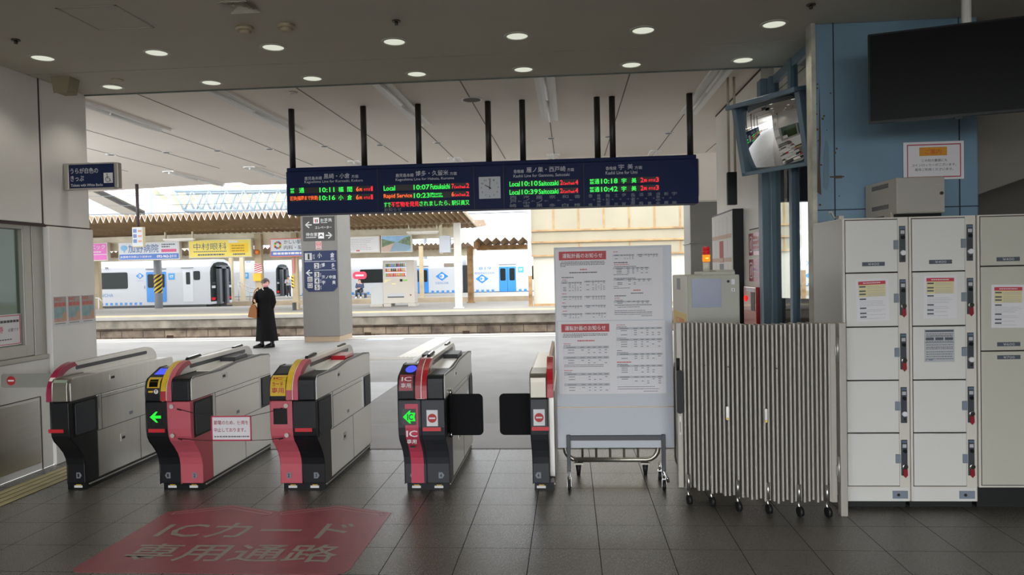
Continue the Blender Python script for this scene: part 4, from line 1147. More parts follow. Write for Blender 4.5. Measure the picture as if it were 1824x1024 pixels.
SHEETS = [('upper', (118, 870, 48, 545), (143, 476, 62, 122), [(160, 462, 135), (152, 466, 145), (152, 466, 155), (152, 190, 165)],
           [('r', 290, 340, 189, 9), ('k', 215, 410, 210, 8), ('k', 160, 245, 243, 7), ('r', 165, 195, 258, 4), ('k', 160, 200, 268, 4), ('r', 160, 195, 357, 5), ('r', 160, 185, 421, 5), ('r', 163, 193, 478, 5), ('r', 527, 560, 72, 5),
            ('k', 530, 625, 147, 8), ('r', 530, 635, 160, 5), ('k', 530, 685, 174, 5), ('k', 525, 630, 231, 4), ('k', 528, 680, 256, 5), ('k', 525, 560, 312, 4), ('k', 525, 640, 324, 4), ('r', 663, 712, 341, 9), ('k', 645, 730, 361, 7),
            ('k', 530, 610, 378, 7), ('r', 530, 565, 393, 5), ('k', 530, 590, 408, 4), ('k', 530, 790, 443, 5), ('k', 550, 705, 457, 4), ('k', 528, 745, 482, 4), ('k', 528, 790, 494, 5), ('k', 528, 790, 507, 4), ('k', 715, 790, 519, 4)],
           [(155, 303, 275, 340, 5), (318, 468, 268, 336, 5), (155, 303, 374, 400, 2), (318, 468, 374, 400, 2), (155, 303, 440, 460, 1), (318, 468, 438, 458, 1), (155, 303, 494, 530, 2), (318, 470, 492, 528, 2),
            (523, 673, 90, 125, 2), (690, 840, 90, 112, 1), (523, 775, 180, 225, 3), (525, 790, 260, 303, 3), (525, 775, 413, 435, 1)]),
          ('lower', (128, 880, 552, 1060), (151, 489, 570, 626), [(165, 478, 640), (160, 478, 650), (160, 300, 660)],
           [('r', 263, 385, 687, 9), ('r', 165, 215, 707, 5), ('k', 165, 215, 719, 4), ('k', 165, 445, 857, 4), ('k', 165, 445, 868, 4), ('r', 165, 225, 895, 5), ('k', 165, 215, 907, 4), ('r', 540, 600, 581, 5), ('k', 540, 610, 594, 4),
            ('k', 540, 610, 672, 4), ('k', 540, 575, 760, 5), ('k', 540, 620, 773, 4), ('r', 538, 640, 841, 8), ('k', 540, 615, 856, 5), ('k', 540, 800, 1013, 4), ('k', 540, 830, 1028, 4), ('k', 720, 820, 1045, 4)],
           [(162, 484, 724, 780, 2), (162, 484, 796, 852, 2), (165, 485, 912, 968, 2), (165, 486, 985, 1045, 2), (537, 858, 598, 658, 3), (537, 858, 676, 740, 3), (537, 858, 778, 822, 2), (537, 858, 860, 918, 3), (537, 858, 938, 995, 3)])]
M_tint = mat('grey_table_tint', '#bdbec2', 0.6)
M_pink_ink = mat('soft_red_ink', '#c45a60', 0.6)
for nm, ext, hd, para, lines, tabs in SHEETS:
    y = 5.3972
    b = MB().box(cx5(ext[0]), cx5(ext[1]), y, y + 0.0022, cz(ext[3]), cz(ext[2]))
    b.mat(1).box(cx5(hd[0]), cx5(hd[1]), y - 0.0004, y, cz(hd[3]), cz(hd[2]))
    zc = (cz(hd[2]) + cz(hd[3])) / 2
    b.mat(0).text('運転計画のお知らせ', (cx5(hd[0] + 25), y - 0.0012, zc - 0.017), cx5(hd[1] - 26) - cx5(hd[0] + 25), 0.034, bold=0.02)
    b.mat(2)
    for x0, x1, yy in para:
        dashes(b, cx5(x0), cx5(x1), cz(yy), 0.005, y)
    for k, x0, x1, yy, h in lines:
        b.mat(4 if k == 'r' else 2)
        dashes(b, cx5(x0), cx5(x1), cz(yy), h * 0.0009, y, 0.005, 0.02, 0.002)
    for x0, x1, y0, y1, rows in tabs:
        table(b, (cx5(x0), cx5(x1), cz(y0), cz(y1), rows), y, 3, 3, 2)
    single(b, 'timetable_sheet', [M_paper, M_red, M_ink, M_tint, M_pink_ink], '%s of two large printed sheets with a red heading on the wheeled white board' % nm, 'notice', 'sheets on the notice board')

# chrome queue railing behind the notice board
def railing(x0, x1, y, label):
    t = thing('queue_railing', label, 'railing', ((x0 + x1) / 2, y, 0), 'queue railings behind the notice board')
    R = 0.02
    P = [(x0 + 0.09, y, 0.118), (x1 - 0.09, y, 0.118)] + [(x1 - 0.09 + 0.09 * math.sin(math.radians(a)), y, 0.208 - 0.09 * math.cos(math.radians(a))) for a in (22, 45, 68, 90)] + \
        [(x1, y, 0.86)] + [(x1 - 0.09 + 0.09 * math.cos(math.radians(a)), y, 0.86 + 0.09 * math.sin(math.radians(a))) for a in (22, 45, 68, 90)] + [(x0 + 0.09, y, 0.95)] + \
        [(x0 + 0.09 - 0.09 * math.sin(math.radians(a)), y, 0.86 + 0.09 * math.cos(math.radians(a))) for a in (22, 45, 68, 90)] + [(x0, y, 0.208)] + [(x0 + 0.09 - 0.09 * math.cos(math.radians(a)), y, 0.208 - 0.09 * math.sin(math.radians(a))) for a in (22, 45, 68, 90)]
    M_rail = mat('dull_steel_tube', '#9d998e', 0.3, metal=0.85)
    MB().tube(P, R, 10).build('frame', M_rail, t)
    n = 5
    for k in range(n):
        x = x0 + 0.09 + (x1 - x0 - 0.18) * (k + 0.4) / n
        MB().cyl((x, y, 0.118), (x, y, 0.95), 0.009, n=8).build('upright', M_rail, t)
    for x in (x0 + 0.1, x1 - 0.1):
        MB().box(x - 0.035, x + 0.035, y - 0.035, y + 0.035, 0.086, 0.1).build('foot_plate', M_rail, t)
        MB().cyl((x, y, 0.088), (x, y, 0.0), 0.024, 0.013, 12).build('rubber_foot', M_rubber, t)
railing(-0.06, 0.655, 5.78, 'tubular steel queue railing seen under the white wheeled board')
railing(0.76, 1.47, 5.5, 'tubular steel queue railing mostly behind the folded gate')

# ------------------------------------------------------------------ fare machine with signal lamp
M_mach = mat('machine_grey', '#aeada0', 0.5)
M_machs = mat('machine_side', '#d2cfc3', 0.5)
t = thing('fare_machine', 'grey fare adjustment machine with a violet screen behind the folded gate', 'ticket machine', (1.06, 6.0, 0))
b = MB().box(0.87, 1.25, 5.6, 6.38, 0.04, 1.535)
b.build('body', M_mach, t, bevel=0.008)
MB().box(0.88, 1.24, 5.62, 6.36, 0, 0.04).build('plinth', M_dark, t)
MB().box(0.902, 1.115, 5.596, 5.601, 1.296, 1.508).build('screen', mat('violet_grey_screen', '#757c96', 0.25), t)
MB().box(1.188, 1.215, 5.592, 5.6, 1.461, 1.503).build('slot_cover', M_paper, t, bevel=0.003)
b = MB().box(1.188, 1.214, 5.594, 5.6, 1.411, 1.436); b.mat(1).box(1.199, 1.204, 5.593, 5.595, 1.416, 1.431); b.build('switch', [M_paper, M_ink], t)
MB().cyl((1.167, 5.594, 1.486), (1.167, 5.6, 1.486), 0.01, n=14).build('key_hole', M_black, t)
b = MB().box(0.978, 1.222, 5.62, 5.95, 1.535, 1.56).box(1.09, 1.222, 5.64, 5.95, 1.56, 1.572)
b.build('top_plate', M_mach, t, bevel=0.004)
b = MB().box(0.866, 0.87, 5.66, 6.36, 1.12, 1.245)
b.mat(1).text('IC', (0.865, 6.2, 1.15), 0.16, 0.05, ux=(0, -1, 0), bold=0.02)
b.box(0.865, 0.8662, 5.75, 5.9, 1.15, 1.2).box(0.865, 0.8662, 5.92, 6.02, 1.15, 1.2)
b.build('side_label', [M_gyel, M_orange], t)
MB().box(0.866, 0.87, 5.95, 6.12, 1.42, 1.51).build('side_vent', M_badge, t)
MB().box(0.8675, 0.8698, 5.605, 6.375, 0.06, 1.53).build('side_panel', M_machs, t)
t = thing('signal_lamp', 'small red and amber signal lamp lit on top of the grey fare machine', 'signal lamp', (1.056, 5.85, 1.56))
MB().cyl((1.056, 5.85, 1.56), (1.056, 5.85, 1.632), 0.026, n=20).build('base', M_machs, t)
b = MB()
for k in range(4):
    z = 1.636 + k * 0.0135
    b.cyl((1.056, 5.85, z), (1.056, 5.85, z + 0.0125), 0.0305 if k % 2 else 0.029, n=20)
b.build('amber_lens', glow('amber_lamp', '#f08a24', 0.95), t)
MB().box(1.045, 1.067, 5.815, 5.822, 1.66, 1.666).build('filament', glow('amber_hot', '#ffe070', 1.5), t)
b = MB()
for k in range(4):
    z = 1.692 + k * 0.0135
    b.cyl((1.056, 5.85, z), (1.056, 5.85, z + 0.0125), 0.0285 if k % 2 else 0.0275, n=20)
b.build('red_lens', mat('red_lamp_plastic', '#b01818', 0.25, emit=0.25), t)
MB().cyl((1.056, 5.85, 1.746), (1.056, 5.85, 1.754), 0.0275, 0.02, n=20).build('cap', M_gred, t)

# ------------------------------------------------------------------ folding accordion gate
M_slat = mat('slat_aluminium', '#b0aaa0', 0.5, metal=0.25)
t = thing('folding_gate', 'folded grey accordion gate of upright slats on castors beside the lockers', 'folding gate', (1.2, 4.95, 0))
def gpath(u):
    return 0.765 + u * 0.86, 5.135 - 0.285 * u + 0.07 * math.sin(u * math.pi) * (-1)
MB().box(0.712, 0.748, 5.10, 5.17, 0.10, 1.222).build('stile', M_slat, t, bevel=0.004)
N = 34
for k in range(N):
    u = k / (N - 1)
    x, y = gpath(u)
    zig = 0.003 if k % 2 else -0.003
    ln = 0.045 * (0.6 if u > 0.62 and u < 0.68 else 0)
    b = MB()
    zb = 0.095 - 0.02 * math.sin(u * 3) + 0.008 * (k % 3) - (0.01 if k in (20, 21) else 0)
    b.prism(rrect(x - 0.0072, x + 0.0072, y - 0.03 + zig, y + 0.075 + zig, 0.004, 2), 'z', zb, 1.218 + 0.004 * math.sin(u * 9) + (0.004 if k % 2 else 0))
    b.build('slat', M_slat, t)
for z in (0.25, 0.66, 1.1):
    pts = []
    for k in range(N):
        u = k / (N - 1); x, y = gpath(u)
        pts.append((x, y + 0.05, z))
    MB().tube(pts, 0.005, 6).build('link_bar', M_alu, t)
b = MB().box(1.628, 1.668, 4.83, 4.9, 0.085, 1.222)
b.build('stile', M_slat, t, bevel=0.004)
b = MB().box(1.683, 1.727, 4.815, 4.87, 0, 1.226)
b.build('wall_post', M_slat, t, bevel=0.004)
for z in (0.98, 0.22):
    MB().cyl((1.675, 4.82, z), (1.675, 4.82, z + 0.16), 0.01, n=12).box(1.66, 1.69, 4.82, 4.83, z + 0.04, z + 0.1).build('hinge', M_alu, t)
MB().prism(rrect(0.712, 0.738, 0.62, 0.90, 0.012), 'y', 5.06, 5.10).build('handle', M_rubber, t, bevel=0.008)
MB().cyl((0.718, 5.08, 0.9), (0.718, 5.08, 0.985), 0.012, n=12).build('lock_lever', M_rubber, t)
b = MB().prism(rrect(0.722, 0.736, 0.46, 0.59, 0.006), 'y', 5.094, 5.101); b.mat(1).box(0.727, 0.731, 5.0925, 5.094, 0.48, 0.55); b.build('keyhole_plate', [M_alu, M_black], t)
for u in (0.29, 0.55):
    x, y = gpath(u)
    b = MB().prism(rrect(x - 0.009, x + 0.009, 0.59, 0.68, 0.008), 'y', y - 0.052, y - 0.04); b.mat(1).cyl((x, y - 0.054, 0.60), (x, y - 0.05, 0.60), 0.008, n=10)
    b.build('catch', [M_steel, M_yellow], t)
for u in (0.14, 0.3, 0.47, 0.63, 0.8):
    x, y = gpath(u)
    MB().cyl((x, y - 0.046, 0.94), (x, y - 0.04, 0.94), 0.005, n=8).build('rivet', M_ink, t)
for x, y in ((0.775, 5.07), (0.92, 5.03), (1.07, 4.93), (1.25, 4.88), (1.43, 4.83), (1.60, 4.82)):
    b = MB().cyl((x - 0.012, y - 0.02, 0.032), (x + 0.012, y - 0.015, 0.032), 0.031, n=16)
    f = b.build('castor', M_rubber, t)
    MB().tube([(x, y - 0.02, 0.04), (x - 0.006, y - 0.005, 0.075), (x, y, 0.095)], 0.009, 8).cyl((x, y, 0.09), (x, y, 0.2), 0.012, n=10).build('castor_stem', M_steel, f)

# ------------------------------------------------------------------ coin lockers
M_lkf = mat('locker_frame', '#d6d1c5', 0.5)
M_lkd = mat('locker_door', '#dcdad4', 0.5)
M_lkd3 = mat('locker_door_beige', '#c3c0b2', 0.5)
M_lks = mat('locker_side_steel', '#a5a39d', 0.38, metal=0.5)
M_plate = mat('price_plate', '#4e5660', 0.5)
M_tab = mat('blue_grey_tab', '#7d8794', 0.5)
M_lockp = mat('lock_panel', '#3b4046', 0.45)
FY = 4.97
def lock(x, z, red, d):
    # z = top of the panel
    b = MB().box(x, x + 0.038, FY - 0.006, FY + 0.002, z - 0.232, z)
    p = b.build('lock_panel', M_lockp, d, bevel=0.002)
    b = MB().box(x + 0.007, x + 0.031, FY - 0.008, FY - 0.006, z - 0.05, z - 0.028); b.mat(1).box(x + 0.003, x + 0.035, FY - 0.0075, FY - 0.006, z - 0.018, z - 0.006)
    b.build('number_label', [M_lgrey, mat('locker_blue', '#5a6f86', 0.5)], p)
    MB().cyl((x + 0.02, FY - 0.016, z - 0.072), (x + 0.02, FY - 0.006, z - 0.072), 0.012, n=14).build('coin_slot', M_black, p)
    c_ = MB().cyl((x + 0.019, FY - 0.022, z - 0.172), (x + 0.019, FY - 0.006, z - 0.172), 0.0165, n=18)
    c_.build('lock_cylinder', M_chrome if red else M_paper, p, bevel=0.002)
    if red:
        MB().prism([(x + 0.008, z - 0.19), (x + 0.034, z - 0.19), (x + 0.036, z - 0.228), (x + 0.022, z - 0.245), (x + 0.008, z - 0.228)], 'y', FY - 0.014, FY - 0.009).build('key_tag', mat('key_tag_red', '#8c1c24', 0.4), p)
    else:
        MB().cyl((x + 0.02, FY - 0.012, z - 0.207), (x + 0.02, FY - 0.006, z - 0.207), 0.008, n=12).build('return_button', M_chrome, p)
def locker(x0, x1, label, rows, reds, plates, dm, zb, kick):
    t = thing('coin_locker', label, 'locker', ((x0 + x1) / 2, 5.25, 0), 'coin lockers')
    MB().box(x0, x1, FY, 5.545, zb, 1.89).build('body', M_lkf, t, bevel=0.003)
    MB().box(x0 + 0.01, x1 - 0.01, FY + 0.05, 5.54, 0, zb).build('plinth', M_rubber, t)
    if kick:
        MB().box(x0 + 0.012, x1 - 0.012, FY - 0.004, FY, zb + 0.002, 0.142).build('kick_panel', M_lkd, t)
        b = MB().box(x1 - 0.115, x1 - 0.02, FY - 0.009, FY - 0.003, 0.07, 0.12); q = b.build('base_lock', M_tab, t)
        MB().cyl((x1 - 0.08, FY - 0.013, 0.095), (x1 - 0.08, FY - 0.009, 0.095), 0.01, n=14).build('lock_cylinder', M_chrome, q)
    n = 0
    for (za, zc_) in zip(rows, rows[1:]):
        xe = x1 - 0.07 if kick else x1 - 0.02
        b = MB().box(x0 + 0.016, xe, FY - 0.008, FY + 0.004, zc_ + 0.004, za - 0.004)
        d = b.build('door', dm, t, bevel=0.0025)
        MB().box(x0 + 0.013, xe + 0.003, FY - 0.002, FY + 0.001, zc_ - 0.002, za + 0.002).build('door_gap', M_seam, d)
        if kick:
            MB().box(xe - 0.026, xe + 0.002, FY - 0.02, FY - 0.008, za - 0.195, za - 0.137).build('door_tab', M_tab, d, bevel=0.002)
            lock(x1 - 0.057, za - 0.046, reds[n], t)
        for pz, pt_ in plates.get(n, ()):
            px = x0 + (x1 - x0) * (0.46 if kick else 0.28)
            b = MB().box(px - 0.07, px + 0.07, FY - 0.011, FY - 0.008, pz - 0.013, pz + 0.013)
            b.mat(1).text(pt_, (px - 0.035, FY - 0.012, pz - 0.008), 0.07, 0.016, bold=0.01)
            b.build('price_plate', [M_plate, M_lgrey], d)
        n += 1
    return t
ROWS = (1.878, 1.536, 1.186, 0.839, 0.497, 0.149)
t = locker(1.765, 2.175, 'white five door coin locker column standing next to the folded gate', ROWS, (0, 1, 1, 0, 1), {0: [(1.592, '¥400')]}, M_lkd, 0.05, True)
MB().box(1.7625, 1.765, 4.985, 5.54, 0.06, 1.885).build('side_panel', M_lks, t)
locker(2.18, 2.59, 'white five door coin locker column with an instruction plate on its middle door', ROWS, (0, 1, 0, 1, 1), {0: [(1.597, '¥400')]}, M_lkd, 0.05, True)
locker(2.6, 3.25, 'beige coin locker with larger doors raised on a black base, cut by the picture edge', (1.88, 1.562, 1.02, 0.155), (), {0: [(1.605, '¥400')], 1: [(1.063, '¥600')], 2: [(0.98, '¥700')]}, M_lkd3, 0.14, False)
t = thing('locker_top_hook', 'small bent metal clip on the top left corner of the first locker', 'metal clip', (1.80, 5.0, 1.89))
MB().tube([(1.70, 5.02, 1.935), (1.715, 5.02, 1.94), (1.73, 5.02, 1.90), (1.77, 5.02, 1.905)], 0.008, 8).box(1.76, 1.79, 5.01, 5.03, 1.889, 1.91).build('clip', M_alu, t)
M_ynote = mat('pale_yellow_print', '#dcd09c', 0.6)
def locker_note(x, z, tilt, label):
    w_, h = 0.205, 0.275
    b = MB().box(-w_ / 2, w_ / 2, -0.001, 0, -h / 2, h / 2)
    b.mat(1).box(-0.085, 0.085, -0.0014, -0.001, 0.10, 0.122).mat(3).box(-0.085, 0.085, -0.0014, -0.001, 0.022, 0.1)
    b.mat(0); dashes(b, -0.055, 0.055, 0.111, 0.006, -0.0014, 0.006, 0.014)
    b.mat(2)
    for zz in (0.088, 0.06, 0.04, 0.008, -0.05, -0.083, -0.107):
        b.box(-0.08, -0.04, -0.0017, -0.001, zz - 0.005, zz + 0.004)
    b.mat(4)
    for zz in (0.088, 0.078, 0.06, 0.045, 0.035, 0.026):
        dashes(b, -0.03, 0.075, zz, 0.004, -0.0014)
    for zz in (-0.006, -0.016, -0.026, -0.036, -0.062, -0.072, -0.095, -0.119):
        dashes(b, -0.08, 0.085 - random.random() * 0.05, zz, 0.003, -0.0011)
    o = b.build('locker_notice', [M_paper, mat('coral_red_print', '#c53f4a', 0.6), M_plate, M_ynote, M_lgrey])
    o.location = (x, FY - 0.0085, z); o.rotation_euler = (0, math.radians(tilt), 0)
    tag(o, label, 'notice', 'notices on the lockers')
locker_note(1.945, 1.36, -1.5, 'white printed notice with red heading on the second door beside the folded gate')
locker_note(2.365, 1.372, 0.5, 'white printed notice with red heading above the grey instruction plate')
locker_note(2.78, 1.305, 0.8, 'white printed notice with red heading on the beige larger locker door')
b = MB().box(2.265, 2.45, FY - 0.0105, FY - 0.0085, 0.955, 1.165)
y = FY - 0.0105
b.mat(1).box(2.27, 2.445, y - 0.0004, y, 1.148, 1.16)
for k in range(3):
    b.box(2.273 + k * 0.059, 2.323 + k * 0.059, y - 0.0004, y, 1.095, 1.112)
b.box(2.268, 2.447, y - 0.0004, y, 1.078, 1.081)
b.mat(2)
for zz in (1.135, 1.125, 1.118, 1.087, 1.065, 1.05, 1.04, 1.02, 1.005, 0.99, 0.975):
    dashes(b, 2.275, 2.44, zz, 0.004, y)
b.mat(3).box(2.272, 2.28, y - 0.0006, y, 0.965, 0.975).box(2.29, 2.315, y - 0.0006, y, 0.965, 0.977)
single(b, 'instruction_plate', [M_lgrey, M_plate, M_ink, M_tab], 'grey instruction plate on the middle door of the second locker column', 'plate')
# electric box on the lockers
t = thing('equipment_box', 'grey steel equipment box with a round lock on top of the lockers', 'equipment box', (2.28, 5.28, 1.89))
M_ebox = mat('equipment_grey', '#a6a197', 0.5)
MB().box(2.13, 2.43, 5.03, 5.54, 1.915, 2.15).build('body', M_ebox, t, bevel=0.004)
MB().box(2.132, 2.428, 5.022, 5.03, 1.92, 2.146).build('door', M_ebox, t, bevel=0.003)
MB().cyl((2.405, 5.012, 2.04), (2.405, 5.024, 2.04), 0.011, n=16).build('lock_cylinder', M_chrome, t)
MB().box(2.365, 2.4, 5.019, 5.024, 2.095, 2.1).build('maker_plate', M_alu, t)
for z in (1.96, 2.10):
    b = MB()
    for k in range(5):
        b.box(2.128, 2.131, 5.15, 5.42, z + k * 0.006, z + k * 0.006 + 0.003)
    b.build('vent_slots', M_dark, t)
MB().box(2.12, 2.14, 5.1, 5.2, 1.895, 1.93).build('hinge', M_ebox, t)
MB().box(2.14, 2.42, 5.05, 5.5, 1.89, 1.915).build('base', M_black, t)
# notice on the column
b = MB().box(2.4, 2.815, 5.548, 5.551, 2.185, 2.455)
y = 5.548
for x0, x1, z0, z1 in ((2.425, 2.795, 2.43, 2.438), (2.425, 2.795, 2.2, 2.208), (2.425, 2.432, 2.2, 2.438), (2.788, 2.795, 2.2, 2.438)):
    b.mat(1).box(x0, x1, y - 0.0006, y, z0, z1)
b.mat(2).box(2.51, 2.70, y - 0.0006, y, 2.355, 2.416)
b.mat(3).text('ご案内', (2.55, y - 0.0014, 2.366), 0.11, 0.036, bold=0.02)
b.mat(4).text('この柱の裏側にも', (2.525, y - 0.001, 2.312), 0.175, 0.02, bold=0.01).text('コインロッカーがございます。', (2.458, y - 0.001, 2.28), 0.305, 0.02, bold=0.01).text('是非ご利用くださいませ。', (2.478, y - 0.001, 2.248), 0.265, 0.02, bold=0.01)
single(b, 'column_notice', [M_paper, mat('rose_border', '#b8505f', 0.6), mat('mustard_print', '#d6962a', 0.6), mat('vermilion_print', '#cf5a30', 0.6), M_ink], 'laminated white notice with an orange heading box on the blue column', 'notice')
# hanging television
t = thing('television', 'large black flat screen hanging from the ceiling in front of the blue column', 'television', (2.41, 4.81, 2.77))
b = MB().prism(rrect(-0.5, 0.5, -0.28, 0.28, 0.006), 'y', -0.02, 0.03)
b.build('cabinet', M_black, t, world=False, bevel=0.003)
MB().box(-0.492, 0.492, -0.0215, -0.0195, -0.268, 0.272).build('screen', mat('tv_screen', '#050505', 0.35, spec=0.12), t, world=False)
MB().box(-0.02, 0.02, -0.015, 0.02, -0.295, -0.28).build('logo_tab', M_black, t, world=False)
MB().box(-0.25, 0.25, 0.03, 0.1, -0.15, 0.2).build('mount_plate', M_dark, t, world=False)
MB().cyl((0.06, 0.07, 0.0), (0.06, 0.07, 0.5), 0.028, n=16).build('hanging_pole', M_white, t, world=False)
MB().cyl((0.06, 0.07, 0.5), (0.06, 0.07, 0.56), 0.05, 0.06, n=16).build('ceiling_flange', M_white, t, world=False)
t.rotation_euler = (0, 0, math.radians(-16.7))
# traffic mirror
t = thing('convex_mirror', 'square convex mirror in a blue grey hood tilted beside the blue column', 'mirror', (1.69, 6.3, 2.68))
n = 16
vs = []; fs = []
hw, hh = 0.31, 0.27
for j in range(n + 1):
    for i in range(n + 1):
        u, v = -1 + 2 * i / n, -1 + 2 * j / n
        k = (abs(u) ** 6 + abs(v) ** 6) ** (1 / 6)
        sc = 1.0 if k == 0 else max(abs(u), abs(v)) / k
        x, z = u * hw * sc, v * hh * sc
        vs.append((x, -0.055 + 0.42 * (x * x + z * z), z))
for j in range(n):
    for i in range(n):
        a = j * (n + 1) + i
        fs.append((a, a + 1, a + n + 2, a + n + 1))
MB().add(vs, fs, True).build('mirror_glass', mat('mirror_silver', '#e6e8ea', 0.02, metal=1.0), t, world=False)
b = MB()
b.box(-0.36, -0.312, -0.05, 0.06, -0.3, 0.3).box(0.312, 0.36, -0.05, 0.06, -0.3, 0.3).box(-0.36, 0.36, -0.05, 0.06, -0.305, -0.272).box(-0.37, 0.37, -0.11, 0.06, 0.272, 0.31)
b.box(-0.35, 0.35, 0.03, 0.06, -0.295, 0.295)
b.build('hood', M_bluest, t, world=False, bevel=0.006)
MB().box(-0.02, 0.02, -0.062, -0.055, 0.20, 0.222).build('label', M_black, t, world=False)
MB().cyl((0.05, 0.05, 0.1), (0.05, 0.2, 0.16), 0.02, n=10).cyl((0.05, 0.05, -0.1), (0.05, 0.17, -0.1), 0.02, n=10).build('bracket', M_bluest, t, world=False)
t.rotation_euler = (math.radians(11), 0, math.radians(-58))
# hanging sign seen edge on
t = thing('edge_on_sign', 'black hanging sign seen almost edge on, held by two pale rods', 'sign', (1.6, 7.5, 2.19))
MB().box(1.565, 1.655, 7.46, 7.52, 2.2, 2.52).build('panel', M_black, t, bevel=0.004)
for x in (1.585, 1.645):
    MB().cyl((x, 7.49, 2.52), (x, 7.49, 3.45), 0.012, n=10).build('rod', mat('ivory_rod', '#b5b09c', 0.5), t)
# display panel and fire point on the right wall
t = thing('display_panel', 'black edged display panel covered in pale leaflets on the right wall', 'display panel', (1.77, 8.55, 0.6))
MB().box(1.72, 1.828, 7.98, 9.12, 0.5, 2.2).build('frame', M_black, t, bevel=0.004)
cols_ = [mat('leaflet_white', '#efebe5', 0.6), mat('leaflet_peach', '#d9b9a2', 0.6), mat('leaflet_red', '#c4584e', 0.6), mat('leaflet_grey', '#8f8f94', 0.6)]
b = MB().box(1.716, 1.721, 8.0, 9.1, 0.55, 2.18); b.build('backing', cols_[0], t)
for i in range(5):
    for j in range(6):
        y0, z0 = 8.02 + i * 0.215, 0.62 + j * 0.255
        m_ = 2 if (i == 2 and j in (4,)) else 3 if (i == 2 and j == 3) else 0
        b = MB().box(1.712, 1.716, y0, y0 + 0.2, z0, z0 + 0.24)
        b.mat(1).box(1.7112, 1.712, y0 + 0.005, y0 + 0.195, z0 + 0.005, z0 + 0.05)
        b.build('leaflet', [cols_[m_], cols_[1]], t)
for z0, z1, lb in ((1.70, 1.92, 'upper red fire point sign with a white pictogram above the red hydrant box'), (1.44, 1.66, 'lower red fire point sign just above the red hydrant box')):
    b = MB().box(1.824, 1.83, 7.3, 7.74, z0, z1)
    b.mat(1)
    for k in (0,):
        b.prism(rrect(7.6, 7.7, z0 + 0.03, z1 - 0.03, 0.02), 'x', 1.8225, 1.824)
        b.mat(0).prism(rrect(7.615, 7.685, z0 + 0.045, z1 - 0.045, 0.015), 'x', 1.8215, 1.8226)
        b.mat(1).tube([(1.8215, 7.65, z0 + 0.06), (1.8215, 7.65, z1 - 0.1), (1.8215, 7.63, z1 - 0.07)], 0.006, 6)
    for k in range(3):
        b.box(1.8225, 1.824, 7.34, 7.56, z0 + 0.04 + k * 0.05, z0 + 0.058 + k * 0.05)
    single(b, 'fire_sign', [M_gred, M_paper], lb, 'sign', 'fire point signs')
t = thing('hydrant_box', 'red fire hydrant box with a glowing lamp on the right wall', 'fire hydrant box', (1.8, 7.5, 0.5))
MB().box(1.77, 1.83, 7.26, 7.76, 0.45, 1.39).build('body', mat('hydrant_red', '#a5161f', 0.22, coat=0.6), t, bevel=0.008)
b = MB().box(1.767, 1.771, 7.3, 7.45, 1.16, 1.34); b.build('recess', M_black, t)
MB().box(1.766, 1.771, 7.3, 7.62, 1.345, 1.375).build('label_plate', M_paper, t)
MB().ball((1.768, 7.66, 1.27), 0.018, 0.022, 0.03).build('alarm_lamp', glow('alarm_red', '#ff2a2a', 1.1), t)
MB().box(1.764, 1.771, 7.32, 7.4, 0.85, 0.9).build('handle', M_chrome, t)
single(MB().box(2.25, 3.3, 8.6, 9.3, 0, 1.05).prism([(2.25, 1.05), (3.3, 1.05), (3.3, 0.8), (2.7, 1.18), (2.3, 1.2)], 'y', 8.6, 9.3), 'covered_pile', mat('black_sheet', '#1c1e20', 0.6), 'low dark covered pile on the platform behind the glazed partition', 'covered pile', bevel=0.03)

t = thing('hanging_board', 'dark hanging board seen through the partition beside the blue column', 'sign', (3.0, 9.5, 2.38))
MB().box(2.62, 3.5, 9.48, 9.6, 2.38, 3.05).build('cabinet', mat('dark_slate_board', '#23282f', 0.5), t, bevel=0.006)
for x in (2.75, 3.35):
    MB().cyl((x, 9.54, 3.05), (x, 9.54, 3.45), 0.025, n=10).build('hanging_pole', M_black, t)
# ------------------------------------------------------------------ far platforms: roofs, posts, signs
M_roofu = mat('roof_sheet_brown', '#a58d70', 0.7, var=0.2, scale=1.5)
M_rust = mat('rusty_paint', '#a9875e', 0.8, var=0.5, scale=3)
M_cream = mat('cream_cladding', '#a7a08c', 0.6, var=0.08, scale=0.8)
M_tan = mat('tan_post_paint', '#ad9d7e', 0.6, var=0.12, scale=2)
M_trw = mat('train_white', '#bfc3c8', 0.35)
M_trb = mat('train_blue', '#2f86d6', 0.35)
M_trd = mat('train_dark', '#2b3036', 0.35)
M_trg = mat('train_window', '#1b2221', 0.25, spec=0.15)
M_sky = mat('pale_blue_print', '#7fb6e0', 0.5)
def folded_roof(name, label, x0, x1, ys, pitch, amp, cat='platform roof'):
    # ys: list of (y, z) along the fall of the roof
    b = MB()
    n = int((x1 - x0) / pitch * 2)
    vs = []
    for y, z in ys:
        for i in range(n + 1):
            vs.append((x0 + (x1 - x0) * i / n, y, z + (amp if i % 2 else -amp)))
    fs = []
    for r in range(len(ys) - 1):
        for i in range(n):
            a = r * (n + 1) + i
            fs.append((a, a + 1, a + n + 2, a + n + 1))
    b.add(vs, fs)
    o = b.build(name, M_roofu)
    o.data.materials.append(mat('roof_edge_white', '#d5d5d0', 0.6)); m = o.modifiers.new('sheet', 'SOLIDIFY'); m.thickness = 0.05; m.material_offset_rim = 1
    return tag(o, label, cat)
def post(x0, x1, y, z1, m_, label, d=0.25, z0=0.0):
    t = thing('platform_post', label, 'post', ((x0 + x1) / 2, y, z0), 'platform roof posts')
    MB().box(x0, x1, y - d / 2, y + d / 2, z0, z1).build('shaft', m_, t, bevel=0.01)
    MB().box(x0 - 0.06, x1 + 0.06, y - d / 2 - 0.06, y + d / 2 + 0.06, z0, z0 + 0.04).build('base_plate', m_, t)
    return t
folded_roof('platform_roof', 'long brown folded plate roof over the middle platform', -46, -4.25, [(30.3, 4.19), (34.6, 3.82), (38.6, 4.15)], 0.262, 0.15)
